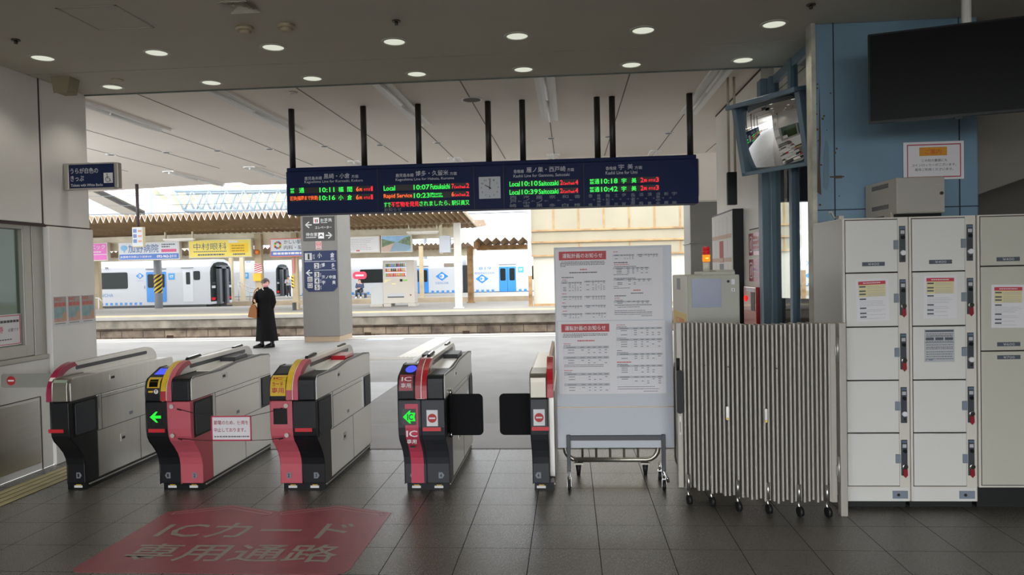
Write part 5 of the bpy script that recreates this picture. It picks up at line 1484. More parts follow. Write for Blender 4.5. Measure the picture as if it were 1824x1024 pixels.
b = MB().prism([(-46, 2.6), (-5.06, 3.21), (-5.06, 3.82), (-46, 3.35)], 'y', 34.27, 34.5)
struct(b, 'roof_beam', M_ivory)
b = MB()
for k in range(22):
    x = -45 + k * 1.92
    b.box(x, x + 0.12, 34.26, 34.55, 3.4 + (x + 45) * 0.0115, 3.9)
b.box(-46, -4.25, 33.3, 33.45, 3.78, 3.88).box(-46, -4.25, 35.6, 35.75, 3.78, 3.88)
struct(b, 'roof_beam_brackets', M_ivory)
folded_roof('platform_roof', 'lower rusty folded plate roof ending at the cream building', -4.75, -1.85, [(37.2, 3.22), (39.5, 3.0), (41.5, 3.2)], 0.42, 0.1)
struct(MB().box(-4.8, -1.8, 38.6, 38.9, 2.7, 2.95).box(-4.8, -4.6, 37.4, 41, 2.75, 3.1), 'roof_beam', M_rust)
folded_roof('platform_roof', 'brown folded plate roof on the farthest platform', -44, -6.4, [(48.0, 3.5), (51, 3.25), (54, 3.5)], 0.3, 0.07)
struct(MB().box(-44, -6.5, 51, 51.3, 2.7, 3.2), 'roof_beam', M_ivory)
post(-5.04, -4.74, 32.5, 3.75, mat('white_post_paint', '#c9c7c0', 0.6, var=0.06, scale=2), 'white platform post at the end of the long folded roof, just past the vending machine')
post(-5.21, -4.92, 37.9, 2.9, M_rust, 'rusty peeling post under the lower folded roof')
t = post(-14.76, -14.43, 34.12, 3.6, M_tan, 'tan post with red and white stripes and a yellow box behind the woman in black')
b = MB().box(-14.775, -14.415, 33.98, 34.0, 1.75, 2.2)
b.mat(1)
for k in range(5):
    z = 1.72 + k * 0.1
    b.prism([(-14.775, max(z, 1.75)), (-14.775, min(z + 0.05, 2.2)), (-14.415, min(z + 0.17, 2.2)), (-14.415, min(z + 0.12, 2.2))], 'y', 33.974, 33.98)
b.build('striped_band', [M_paper, M_red], t)
MB().box(-14.8, -14.42, 33.84, 33.99, 1.36, 1.73).build('alarm_box', mat('bright_yellow_box', '#eab020', 0.45), t, bevel=0.02)
MB().ball((-14.6, 33.95, 2.72), 0.1, 0.1, 0.12).build('beacon', M_orange, t)
t = post(-12.98, -12.71, 34.12, 3.6, M_tan, 'tan post with a small tiger striped band left of the station column')
b = MB().box(-12.995, -12.88, 33.97, 33.99, 1.0, 1.6)
b.mat(1)
for k in range(4):
    b.prism([(-12.995, 1.02 + k * 0.15), (-12.995, 1.1 + k * 0.15), (-12.88, 1.02 + k * 0.15), (-12.88, 0.98 + k * 0.15 + 0.02)], 'y', 33.963, 33.97)
b.mat(2).box(-12.9, -12.83, 33.95, 33.97, 1.7, 2.4)
b.build('striped_band', [M_yellow, M_black, mat('pale_red_print', '#d8707a', 0.6)], t)
t = thing('platform_post', 'round grey post with a wide tiger striped band in front of the nearest white train', 'post', (-21.88, 38.1, 0), 'platform roof posts')
MB().cyl((-21.88, 38.1, 0), (-21.88, 38.1, 3.9), 0.2, n=24).build('shaft', mat('grey_post', '#8e9298', 0.5), t)
b = MB().cyl((-21.88, 38.1, 0.82), (-21.88, 38.1, 1.8), 0.206, n=24, cap=False)
b.mat(1)
n = 24
P = lambda k, z: (-21.88 + 0.21 * math.cos(2 * math.pi * k / n), 38.1 + 0.21 * math.sin(2 * math.pi * k / n), min(1.8, max(0.82, z)))
for j in range(-4, 6):
    for k in range(n):
        za, zb = 0.9 + j * 0.22 + k * 0.0367, 0.9 + j * 0.22 + (k + 1) * 0.0367
        b.quad(P(k, za), P(k + 1, zb), P(k + 1, zb + 0.11), P(k, za + 0.11))
b.build('striped_band', [M_yellow, M_black], t)
post(-25.65, -25.3, 38.4, 3.7, M_tan, 'tan post at the far left beside the white handrail')
post(-22.2, -21.98, 47.2, 3.3, M_tan, 'slim tan post just right of the nearest train end, the left of a pair')
post(-21.93, -21.66, 48.2, 3.3, mat('light_tan_paint', '#bdb096', 0.6), 'slim pale post just right of the nearest train end, the right of a pair')
post(-9.6, -9.35, 47.2, 3.3, M_tan, 'slim tan post rising behind the vending machine')

def hung_sign(x0, x1, z0, z1, label, build, frame='#c9c3b4'):
    t = thing('advertising_sign', label, 'advertising sign', ((x0 + x1) / 2, 34.0, z0), 'signs under the platform roof')
    MB().box(x0, x1, 33.75, 33.98, z0, z1).build('box', mat('sign_frame_' + frame[1:], frame, 0.5), t, bevel=0.01)
    for x in (x0 + 0.3, x1 - 0.3):
        MB().box(x - 0.03, x + 0.03, 33.85, 34.268, z1 - 0.08, z1 - 0.02).build('hanger', M_ivory, t)
    build(t, x0 + 0.05, x1 - 0.05, z0 + 0.05, z1 - 0.05, 33.745)
    return t
def face(t, x0, x1, z0, z1, y, m_, name='face'):
    return MB().box(x0, x1, y, y + 0.006, z0, z1).build(name, m_, t)
M_sgw = mat('sign_white', '#cdd2d8', 0.4)
M_sgb = mat('sign_blue_band', '#3d6fc0', 0.4)
M_sgk = mat('sign_grey_letter', '#54606e', 0.5)
def s_pink(t, x0, x1, z0, z1, y):
    face(t, x0, x1, z0, z1, y, mat('sign_magenta', '#d04fb0', 0.35))
    b = MB().text('クリニック', (x0 + 1.15, y - 0.004, z0 + 0.5), 1.15, 0.22, bold=0.03)
    dashes(b, x0 + 1.2, x0 + 2.1, z0 + 0.38, 0.05, y - 0.002, 0.05, 0.15, 0.02)
    b.box(x0, x1, y - 0.003, y, z0 + 0.24, z0 + 0.27)
    b.mat(1).box(x0 + 0.6, x0 + 1.65, y - 0.003, y, z0 + 0.13, z0 + 0.22)
    b.build('lettering', [M_paper, mat('cream_print', '#e8d9a0', 0.5)], t)
hung_sign(-24.3, -21.83, 2.48, 3.35, 'magenta clinic sign half hidden behind the white office wall', s_pink)
def s_kano(t, x0, x1, z0, z1, y):
    face(t, x0, x1, z0, z1, y, M_sgw)
    face(t, x0, x1, z0, z0 + 0.25, y - 0.003, M_sgb, 'band')
    b = MB().text('加野病院', (x0 + 0.45, y - 0.004, z0 + 0.31), 1.5, 0.4, bold=0.02)
    b.build('lettering', mat('steel_blue_letter', '#4a6aa0', 0.5), t)
    b = MB().text('JR香椎中央駅より徒歩3分', (x0 + 0.05, y - 0.007, z0 + 0.06), 1.55, 0.12, bold=0.02).text('092-962-2111', (x0 + 1.85, y - 0.007, z0 + 0.06), 0.95, 0.13, bold=0.03)
    b.build('phone_lettering', M_paper, t)
    b = MB().ball((x0 + 0.24, y, z0 + 0.55), 0.17, 0.006, 0.13).prism([(x0 + 0.18, z0 + 0.45), (x0 + 0.32, z0 + 0.45), (x0 + 0.26, z0 + 0.3)], 'y', y - 0.004, y)
    b.build('emblem', M_sky, t)
    b = MB().box(x0 + 2.08, x1 - 0.1, y - 0.004, y, z0 + 0.32, z0 + 0.46); b.mat(1)
    dashes(b, x0 + 2.1, x1 - 0.15, z0 + 0.68, 0.06, y - 0.002, 0.05, 0.12, 0.02); dashes(b, x0 + 2.1, x0 + 2.5, z0 + 0.57, 0.06, y - 0.002, 0.05, 0.12, 0.02)
    b.build('small_print', [mat('sign_rose', '#d85a8e', 0.5), M_sgk], t)
hung_sign(-21.3, -18.28, 2.46, 3.34, 'white hospital sign with blue letters and a blue phone band', s_kano)
def s_naka(t, x0, x1, z0, z1, y):
    face(t, x0, x1, z0, z1, y, mat('sign_lemon', '#e8d55a', 0.4))
    MB().text('中村眼科', (x0 + 0.2, y - 0.004, z0 + 0.33), 1.6, 0.32, bold=0.0).build('lettering', M_sgk, t)
    b = MB()
    dashes(b, x0 + 0.2, x0 + 1.8, z0 + 0.25, 0.04, y - 0.002, 0.04, 0.1, 0.02); dashes(b, x0 + 0.4, x0 + 1.7, z0 + 0.1, 0.07, y - 0.002, 0.06, 0.14, 0.02); dashes(b, x0 + 2.1, x1 - 0.25, z0 + 0.1, 0.07, y - 0.002, 0.06, 0.12, 0.02)
    b.build('small_print', M_sgk, t)
    b = MB().box(x0 + 1.95, x1 - 0.12, y - 0.003, y, z0 + 0.18, z0 + 0.6); b.mat(1)
    for z in (0.5, 0.38, 0.26):
        dashes(b, x0 + 2.05, x1 - 0.3, z0 + z, 0.05, y - 0.005, 0.08, 0.2, 0.02)
    b.mat(2).box(x0 + 1.9, x0 + 2.35, y - 0.003, y, z0 + 0.64, z0 + 0.74)
    b.build('notice_panel', [mat('deep_lemon', '#f0c814', 0.5), mat('ochre_letter', '#a8841c', 0.5), M_paper], t)
hung_sign(-17.84, -14.78, 2.5, 3.37, 'yellow eye clinic sign next to the white hospital sign', s_naka)
def s_kash(t, x0, x1, z0, z1, y):
    face(t, x0, x1, z0, z1, y, M_sgw)
    face(t, x0, x1, z0, z0 + 0.22, y - 0.003, M_sgb, 'band')
    b = MB().text('かしい駅前', (x0 + 0.62, y - 0.004, z0 + 0.54), 1.05, 0.2, bold=0.01).text('内科・脳神経', (x0 + 0.62, y - 0.004, z0 + 0.28), 1.35, 0.2, bold=0.01)
    b.build('lettering', M_sgk, t)
    b = MB(); dashes(b, x0 + 0.1, x1 - 0.3, z0 + 0.11, 0.1, y - 0.005, 0.08, 0.2, 0.03); b.build('small_print', M_paper, t)
    cs = [M_yellow, M_red, M_sgb, M_orange, mat('sign_leaf_green', '#5aa050', 0.5)]
    b = MB()
    for k in range(10):
        a = k * 0.628
        b.mat(k % 5).disc((x0 + 0.33 + 0.14 * math.cos(a), y - 0.004, z0 + 0.5 + 0.14 * math.sin(a)), (0, -1, 0), 0.055, 10)
    b.build('emblem', cs, t)
hung_sign(-13.9, -11.1, 2.47, 3.33, 'white clinic sign with a ring of coloured dots beside the station column', s_kash, '#d4776a')
def s_note(t, x0, x1, z0, z1, y):
    face(t, x0, x1, z0, z1, y, mat('sign_offwhite', '#dfe0e4', 0.5))
    b = MB()
    for k in range(7):
        dashes(b, x0 + 0.1, x1 - 0.2 - random.random() * 0.4, z1 - 0.1 - k * 0.08, 0.025, y - 0.002, 0.05, 0.16, 0.02)
    b.mat(1).box((x0 + x1) / 2 - 0.08, (x0 + x1) / 2 + 0.08, y - 0.003, y, z0 + 0.03, z0 + 0.09)
    b.build('small_print', [M_lgrey, M_pink_ink], t)
hung_sign(-10.75, -8.68, 2.56, 3.35, 'white board of fine print right of the station column', s_note)
def s_land(t, x0, x1, z0, z1, y):
    m = bpy.data.materials.new('landscape_print'); m.use_nodes = True
    n = m.node_tree; L = n.links.new; bs = n.nodes['Principled BSDF']; bs.inputs['Roughness'].default_value = 0.4
    tc_ = n.nodes.new('ShaderNodeTexCoord'); mp_ = n.nodes.new('ShaderNodeMapping'); L(tc_.outputs['Object'], mp_.inputs[0])
    nz = n.nodes.new('ShaderNodeTexNoise'); nz.inputs['Scale'].default_value = 9; L(mp_.outputs[0], nz.inputs['Vector'])
    r = n.nodes.new('ShaderNodeValToRGB')
    r.color_ramp.elements[0].color = lin('#2f4a34'); r.color_ramp.elements[1].color = lin('#8aa27a'); L(nz.outputs[0], r.inputs[0]); L(r.outputs[0], bs.inputs['Base Color'])
    face(t, x0, x1, z0, z1, y, mat('print_sky', '#8dbbe2', 0.4, var=0.2, scale=3))
    b = MB().prism([(x0, z0 + 0.2), (x0, z1 - 0.12), (x0 + 0.3, z1 - 0.2), (x0 + 0.75, z0 + 0.4), (x0 + 0.6, z0 + 0.25)], 'y', y - 0.004, y).prism([(x1, z0 + 0.25), (x1, z1 - 0.02), (x1 - 0.25, z1 - 0.08), (x1 - 0.6, z0 + 0.42), (x1 - 0.6, z0 + 0.3)], 'y', y - 0.004, y)
    b.mat(1).prism([(x0 + 0.35, z0), (x1 - 0.2, z0), (x1, z0 + 0.12), (x1, z0 + 0.25), (x0 + 0.7, z0 + 0.42), (x0 + 0.6, z0 + 0.42)], 'y', y - 0.005, y)
    b.mat(2).prism([(x0, z0), (x0 + 0.35, z0), (x0 + 0.6, z0 + 0.4), (x0, z0 + 0.2)], 'y', y - 0.005, y)
    b.build('landscape', [m, mat('print_water', '#86a3b8', 0.4), mat('print_path', '#c9b0a4', 0.5)], t)
hung_sign(-8.64, -7.2, 2.55, 3.36, 'landscape picture of a canal between green hills, above the vending machine', s_land)
for x0, x1, z, lb in ((-18.9, -17.4, 3.36, 'white strip lamp between the hospital and yellow signs'), (-7.35, -5.87, 3.4, 'white strip lamp right of the landscape picture')):
    t = thing('strip_lamp', lb, 'lamp', ((x0 + x1) / 2, 33.5, z), 'strip lamps under the platform roof')
    MB().box(x0, x1, 33.42, 33.58, z, z + 0.08).build('housing', M_lux, t, bevel=0.01)
    MB().cyl((x0 + 0.05, 33.5, z - 0.03), (x1 - 0.05, 33.5, z - 0.03), 0.025, n=10).build('tube', M_tube, t)
    for x in (x0 + 0.06, x1 - 0.12):
        MB().box(x, x + 0.06, 33.45, 33.55, z + 0.08, z + 0.45).build('hanger', M_ivory, t)
single(MB().box(-5.86, -5.73, 33.44, 33.58, 2.44, 3.85), 'hanging_post', M_ivory, 'short cream drop post at the end of the right strip lamp', 'post')
t = thing('equipment_cabinet', 'pale grey cabinet fixed high on the white end post of the platform', 'cabinet', (-5.45, 32.5, 2.42))
MB().box(-5.68, -5.2, 32.35, 32.7, 2.45, 3.2).build('body', mat('pale_blue_grey', '#aab0b8', 0.45), t, bevel=0.015)
for z in (2.6, 3.0):
    MB().box(-5.25, -5.045, 32.46, 32.54, z, z + 0.05).build('bracket', M_alu, t)

# vending machine and bin
M_vend = mat('vending_cream', '#bfb8ad', 0.4)
t = thing('vending_machine', 'cream drinks vending machine with three rows of bottles on the middle platform', 'vending machine', (-8.2, 35.6, 0))
MB().box(-8.98, -7.45, 35.3, 36.1, 0.14, 2.22).build('body', M_vend, t, bevel=0.02)
for x in (-8.95, -7.75):
    MB().box(x, x + 0.35, 35.2, 36.15, 0, 0.14).build('foot_block', mat('concrete_block', '#bdb8ae', 0.9), t)
MB().box(-8.86, -7.82, 35.292, 35.3, 1.42, 2.1).build('display_window', mat('vend_window', '#c7cbd6', 0.2), t)
cols_ = ['#6f8a3c', '#4d7038', '#b8a04a', '#8fa8dc', '#7f9ae0', '#9cc060', '#3c3440', '#d2407c']
for r, (z, cs) in enumerate(((1.92, cols_), (1.69, ['#c83c3c', '#d8b080', '#e0c070', '#3a3a3a', '#4a4030', '#303030', '#d8a050', '#cc5050']), (1.46, ['#8fb040', '#e0803a', '#d85a30', '#e8a040', '#c04030', '#e07030', '#e09040', '#d8b040']))):
    MB().box(-8.84, -7.84, 35.284, 35.292, z - 0.025, z).build('price_rail', [M_sgb, M_orange, M_red][r], t)
    for k in range(11):
        x = -8.8 + k * 0.088
        MB().cyl((x, 35.28, z), (x, 35.28, z + 0.14), 0.032, 0.028, 10).build('drink_bottle', mat('drink_' + cs[k % 8][1:], cs[k % 8], 0.3), t)
b = MB().box(-8.78, -7.95, 35.294, 35.3, 0.42, 0.62); b.mat(1).box(-8.77, -7.96, 35.29, 35.296, 0.42, 0.475); b.build('delivery_flap', [mat('flap_grey', '#b4b6b8', 0.3), M_dark], t)
MB().box(-8.15, -8.02, 35.288, 35.3, 1.19, 1.31).build('bill_slot', M_black, t)
MB().box(-7.98, -7.78, 35.29, 35.3, 1.21, 1.29).build('display_lamp', mat('vend_green', '#7fbf5a', 0.4), t)
MB().box(-7.72, -7.55, 35.29, 35.3, 1.45, 1.6).build('card_panel', M_lgrey, t)
MB().box(-7.68, -7.6, 35.29, 35.3, 0.5, 0.57).build('return_slot', mat('bronze_slot', '#8a5a40', 0.4), t)
b = MB().prism([(-8.9, 1.3), (-8.5, 1.3), (-8.72, 1.24), (-8.9, 1.12)], 'y', 35.293, 35.3).box(-8.55, -8.35, 35.293, 35.3, 1.06, 1.12); b.build('panel_graphic', M_ynote, t)
t = thing('recycling_bin', 'pale bin with a sloping top left of the vending machine', 'bin', (-9.3, 35.6, 0))
MB().prism([(-9.58, 0.12), (-9.0, 0.12), (-9.0, 1.14), (-9.45, 0.97), (-9.58, 0.92)], 'y', 35.35, 35.9).build('body', mat('bin_white', '#bcbfbd', 0.45), t, bevel=0.015)
MB().box(-9.62, -9.0, 35.25, 35.95, 0, 0.12).build('base', mat('concrete_block', '#bdb8ae', 0.9), t)
# bench, handrail, stair rail
t = thing('platform_bench', 'low slatted bench at the platform edge left of the station column', 'bench', (-12.2, 33.2, 0))
for k in range(3):
    MB().box(-12.9, -11.5, 33.0 + k * 0.14, 33.1 + k * 0.14, 0.36, 0.4).build('seat_slat', mat('bench_wood', '#9c8a72', 0.6), t)
for x in (-12.6, -11.8):
    MB().box(x - 0.03, x + 0.03, 33.02, 33.38, 0, 0.36).build('leg', M_dark, t)
t = thing('handrail', 'white tubular handrail by the steps at the far left of the middle platform', 'handrail', (-25.7, 39.0, 0))
M_wtube = mat('white_tube', '#dcdad4', 0.4)
b = MB().tube([(-27.2, 37.7, 1.3), (-26.4, 37.7, 1.0), (-25.55, 37.7, 0.64), (-24.95, 37.7, 0.62), (-24.8, 37.7, 0.45)], 0.03, 8).build('top_rail', M_wtube, t)
for x, z in ((-26.4, 1.0), (-25.55, 0.62), (-24.98, 0.6)):
    MB().cyl((x, 37.7, 0), (x, 37.7, z), 0.028, n=8).build('upright', M_wtube, t)
MB().prism([(-27.2, 0.55), (-25.6, 0.02), (-25.4, 0.02), (-25.4, 0.1), (-27.2, 0.7)], 'y', 37.6, 37.68).build('stringer', M_wtube, t)
t = thing('stair_rail', 'grey steel stair rail descending on the farthest platform behind the woman in black', 'handrail', (-20.8, 46.9, 0))
for dz in (0, 0.28):
    MB().tube([(-21.5, 46.9, 1.3 - dz), (-20.75, 46.9, 0.85 - dz), (-20.05, 46.9, 0.8 - dz)], 0.028, 8).build('top_rail', M_alu, t)
for x, z in ((-21.5, 1.3), (-20.75, 0.85), (-20.05, 0.8)):
    MB().cyl((x, 46.9, 0), (x, 46.9, z), 0.028, n=8).build('upright', M_alu, t)
# hanging sign at the canopy edge
t = thing('platform_sign', 'small two sided white platform sign hanging on a dark pole from the canopy edge', 'sign', (-8.41, 14, 2.2))
MB().box(-8.515, -8.29, 13.96, 14.04, 2.22, 2.61).build('box', mat('cream_sign_case', '#d9c9a0', 0.5), t, bevel=0.006)
MB().cyl((-8.41, 14, 2.61), (-8.41, 14, 3.45), 0.03, n=12).build('hanging_pole', mat('pole_brown', '#4a4040', 0.5), t)
MB().box(-8.505, -8.3, 13.955, 13.96, 2.24, 2.6).build('face', M_sgw, t)
b = MB()
for k in range(3):
    b.mat(0).box(-8.49, -8.42, 13.951, 13.955, 2.3 + k * 0.1, 2.37 + k * 0.1)
    b.mat(1).box(-8.39, -8.32, 13.951, 13.955, 2.31 + k * 0.1, 2.35 + k * 0.1)
b.build('pictogram', [mat('soft_blue_print', '#6d84b8', 0.5), mat('soft_orange_print', '#d89a78', 0.5)], t)

# signs on the platform column (front face at Y = 17.3)
y = 17.295
t = thing('direction_sign', 'black direction sign with arrows for toilets and waiting room on the column', 'sign', (-5.9, 17.29, 2.3))
MB().box(-6.3, -5.54, y - 0.01, y + 0.004, 2.41, 2.98).build('panel', mat('sign_brown_black', '#2b2724', 0.4), t, bevel=0.003)
yy = y - 0.0115
def arr(b, x, z, s_, d, y_):
    b.prism([(x, z - 0.012), (x + d * s_ * 2, z - 0.012), (x + d * s_ * 2, z + 0.012), (x, z + 0.012)], 'y', y_ - 0.001, y_)
    for q in (1, -1):
        b.prism([(x + d * s_ * 2.1, z), (x + d * s_ * 0.9, z + q * s_ * 1.0), (x + d * s_ * 0.7, z + q * s_ * 0.75), (x + d * s_ * 1.75, z)], 'y', y_ - 0.001, y_)
b = MB(); arr(b, -6.08, 2.79, 0.08, -1, yy); arr(b, -5.75, 2.53, 0.08, 1, yy); b.build('arrow', M_letter, t)
b = MB().text('お手洗', (-5.87, yy, 2.855), 0.28, 0.08, bold=0.01); dashes(b, -5.86, -5.7, 2.835, 0.015, yy); b.build('lettering', M_letter, t)
MB().text('エレベーター', (-6.0, yy, 2.69), 0.4, 0.065, bold=0.01).build('lettering', M_letter, t)
b = MB().text('待合室', (-6.23, yy, 2.52), 0.28, 0.085, bold=0.01); dashes(b, -6.23, -5.98, 2.49, 0.02, yy); b.build('lettering', M_letter, t)
b = MB().box(-6.04, -5.9, yy, yy + 0.002, 2.82, 2.96).box(-5.93, -5.79, yy, yy + 0.002, 2.46, 2.6)
b.mat(1).box(-6.0, -5.975, yy - 0.002, yy, 2.84, 2.92).mat(2).box(-5.96, -5.935, yy - 0.002, yy, 2.84, 2.92).mat(3).prism([(-5.92, 2.5), (-5.86, 2.57), (-5.8, 2.5), (-5.86, 2.53)], 'y', yy - 0.002, yy)
b.build('pictogram', [M_paper, M_red, M_black, M_black], t)
b = MB().box(-6.0, -5.86, y - 0.006, y + 0.004, 2.2, 2.4)
b.mat(1).tube([(-5.93 + 0.05 * math.cos(k * 0.42), y - 0.008, 2.33 + 0.05 * math.sin(k * 0.42)) for k in range(16)], 0.006, 6).box(-5.97, -5.89, y - 0.008, y - 0.006, 2.322, 2.338)
b.mat(2); dashes(b, -5.98, -5.88, 2.23, 0.02, y - 0.006)
single(b, 'smoking_plate', [mat('plate_pinkish', '#cfb4b0', 0.5), M_pink_ink, M_ink], 'small pale plate with a red ring between the black and navy column signs', 'sign')
t = thing('platform_number_sign', 'navy sign listing platforms one to five on the column', 'sign', (-5.9, 17.29, 1.17))
z0, z1 = 1.2, 2.17
MB().prism([(-6.3, z1), (-5.5, z1), (-5.5, z0 + 0.1), (-5.6, z0), (-6.2, z0), (-6.3, z0 + 0.1)], 'y', y - 0.01, y + 0.004).build('panel', M_navy, t)
for n_, x, z, w_, h_, f in (('1', -6.27, 1.95, 0.17, 0.17, (0.07, 0.02, 0.045, 0.13)), ('2', -6.05, 1.75, 0.12, 0.13, (0.03, 0.015, 0.06, 0.1)), ('3', -6.05, 1.54, 0.12, 0.13, (0.03, 0.015, 0.06, 0.1)),
                            ('4', -6.05, 1.39, 0.12, 0.13, (0.03, 0.015, 0.06, 0.1)), ('5', -6.05, 1.24, 0.12, 0.13, (0.03, 0.015, 0.06, 0.1)), ('出', -6.22, 1.44, 0.12, 0.12, (0.02, 0.015, 0.08, 0.09)), ('口', -6.22, 1.29, 0.12, 0.12, (0.02, 0.015, 0.08, 0.09))):
    MB().box(x, x + w_, yy, yy + 0.002, z, z + h_).mat(1).text(n_, (x + f[0], yy - 0.002, z + f[1]), f[2], f[3], bold=0.02).build('number_tile', [M_lgrey, M_black], t)
b = MB().text('小', (-5.96, yy, 2.0), 0.1, 0.12, bold=0.01).text('倉', (-5.65, yy, 2.0), 0.1, 0.12, bold=0.01).text('のりば', (-6.08, yy, 1.97), 0.05, 0.13).box(-5.64, -5.56, yy, yy + 0.002, 1.955, 1.975)
b.build('lettering', M_letter, t)
b = MB().text('博', (-5.87, yy, 1.78), 0.08, 0.1, bold=0.01).text('多', (-5.63, yy, 1.77), 0.08, 0.1, bold=0.01).box(-5.62, -5.55, yy, yy + 0.002, 1.74, 1.752).text('のりば', (-5.915, yy, 1.76), 0.03, 0.1)
b.build('lettering', M_letter, t)
b = MB().text('海ノ中道', (-5.87, yy, 1.5), 0.34, 0.085, bold=0.01).text('宇', (-5.87, yy, 1.37), 0.08, 0.09, bold=0.01).text('美', (-5.62, yy, 1.37), 0.08, 0.09, bold=0.01)
for z in (1.55, 1.4, 1.25):
    b.text('のりば', (-5.915, yy, z), 0.03, 0.1)
b.build('lettering', M_letter, t)
MB().box(-6.28, -5.52, yy, yy + 0.002, 1.915, 1.925).build('divider_line', M_letter, t)
MB().box(-6.05, -5.52, yy, yy + 0.002, 1.705, 1.712).build('divider_line', M_letter, t)
b = MB(); arr(b, -6.1, 1.65, 0.075, -1, yy); b.build('arrow', M_letter, t)

# ------------------------------------------------------------------ cream building on the middle platform
M_crw = mat('cream_white_panel', '#c8c6bb', 0.5, var=0.04, scale=1)
b = MB().box(-1.65, 9.9, 33.0, 33.3, 2.26, 7.6)
struct(b, 'wall_cream', M_cream)
struct(MB().box(-1.6, 9.85, 33.08, 33.3, 0, 2.26), 'wall_cream_lower', M_crw)
b = MB()
for z, d in ((3.33, 0.1), (2.82, 0.12), (2.22, 0.1)):
    b.box(-1.65, 9.9, 33.0 - d, 33.02, z - 0.03, z + 0.04)
b.box(-1.6, 9.85, 32.98, 33.1, 0.0, 0.1)
struct(b, 'wall_ledge', mat('rusty_ledge', '#b9976c', 0.7, var=0.45, scale=1.8))
b = MB()
for k in range(10):
    x = -0.66 + k * 1.105
    b.box(x - 0.035, x + 0.035, 32.985, 33.0, 3.37, 7.6)
    if k % 2:
        b.box(x - 0.03, x + 0.03, 32.985, 33.0, 2.3, 2.8)
struct(b, 'wall_seam', mat('rust_streak', '#b39368', 0.8, var=0.35, scale=2.5))
single(MB().box(-1.82, -1.66, 32.88, 33.05, 1.35, 7.6).mat(1).box(-1.82, -1.66, 32.88, 33.05, 0, 1.35), 'corner_post', [mat('white_corner_post', '#e2e0da', 0.5), M_rust], 'white corner post with a rusty foot at the near end of the cream wall', 'post')
single(MB().box(9.92, 10.08, 32.7, 32.87, 1.35, 7.6).mat(1).box(9.92, 10.08, 32.7, 32.87, 0, 1.35), 'corner_post', [mat('white_corner_post', '#e2e0da', 0.5), M_rust], 'white corner post with a rusty foot seen through the glazed partition', 'post')

# ------------------------------------------------------------------ trains
def train(label, x0, x1, y, parts, end_right=True, z0=0.0):
    t = thing('commuter_train', label, 'train', ((x0 + x1) / 2, y + 1.45, -0.98), 'white trains')
    pr = [(y, z0), (y, 1.9), (y + 0.06, 2.25), (y + 0.35, 2.52), (y + 0.9, 2.66), (y + 2.0, 2.66), (y + 2.55, 2.52), (y + 2.84, 2.25), (y + 2.9, 1.9), (y + 2.9, z0)]
    MB().prism(pr, 'x', x0, x1).build('body', M_trw, t, bevel=0.03)
    MB().box(x0 + 0.2, x1 - 0.3, y + 0.15, y + 2.75, -0.55, z0).build('underframe', M_trd, t)
    for x in (x0 + 2.5, x1 - 2.8):
        b_ = MB()
        for dx in (-1.05, 1.05):
            b_.cyl((x + dx, y + 0.6, -0.55), (x + dx, y + 0.75, -0.55), 0.43, n=20).cyl((x + dx, y + 2.15, -0.55), (x + dx, y + 2.3, -0.55), 0.43, n=20)
        b_.build('bogie', M_trd, t)
    return t
def t_window(t, x0, x1, z0, z1, y):
    MB().prism(rrect(x0, x1, z0, z1, 0.1), 'y', y - 0.012, y + 0.01).build('window', M_trg, t)
def t_door(t, x0, x1, z0, z1, y):
    d = MB().prism(rrect(x0, x1, z0, z1, 0.06), 'y', y - 0.02, y + 0.01).build('door', M_trb, t)
    xm = (x0 + x1) / 2
    MB().box(xm - 0.012, xm + 0.012, y - 0.023, y - 0.02, z0, z1).build('door_gap', M_trd, d)
    for a, b_ in ((x0 + 0.09, xm - 0.15), (xm + 0.15, x1 - 0.09)):
        MB().prism(rrect(a, b_, z0 + 0.85, z1 - 0.13, 0.08), 'y', y - 0.028, y - 0.02).build('door_window', M_trg, d)
    MB().box(x0 - 0.02, x1 + 0.02, y - 0.02, y, z1 + 0.14, z1 + 0.18).build('rain_strip', M_trd, t)
def t_diamond(t, x, z, s_, y):
    b_ = MB().prism([(x - s_, z), (x, z + s_ * 0.7), (x + s_, z), (x, z - s_ * 0.7)], 'y', y - 0.012, y + 0.01)
    b_.mat(1).cyl((x, y - 0.014, z), (x, y - 0.012, z), s_ * 0.36, n=20).mat(0).cyl((x - s_ * 0.05, y - 0.016, z), (x - s_ * 0.05, y - 0.014, z), s_ * 0.24, n=16).mat(1)
    for q in (-1, 1):
        b_.box(x - s_ * 0.05, x + s_ * 0.34, y - 0.018, y - 0.016, z + q * s_ * 0.14 - s_ * 0.09, z + q * s_ * 0.14 + s_ * 0.09)
    b_.build('diamond_emblem', [M_sky if False else M_trb, M_paper], t)
def t_ct(t, x, z, s_, y):
    b_ = MB().prism(rrect(x - s_, x + s_, z - s_, z + s_, s_ * 0.15), 'y', y - 0.012, y + 0.01)
    b_.mat(1).text('CT', (x - s_ * 0.6, y - 0.014, z - s_ * 0.35), s_ * 1.2, s_ * 0.75, bold=0.05)
    b_.build('square_emblem', [mat('emblem_blue', '#4aa0dc', 0.4), M_paper], t)
def t_text(t, body, x0, x1, z, h, y):
    MB().text(body, (x0, y - 0.012, z), x1 - x0, h).build('side_lettering', mat('train_lettering', '#6a93c4', 0.5), t)
def t_stripes(t, x0, x1, z0, z1, y, p=0.36):
    b_ = MB()
    x = x0
    while x < x1:
        b_.box(x, min(x + p * 0.5, x1), y - 0.01, y + 0.01, z0, z1); x += p
    b_.build('skirt_stripes', mat('stripe_blue', '#3f86cc', 0.4), t)
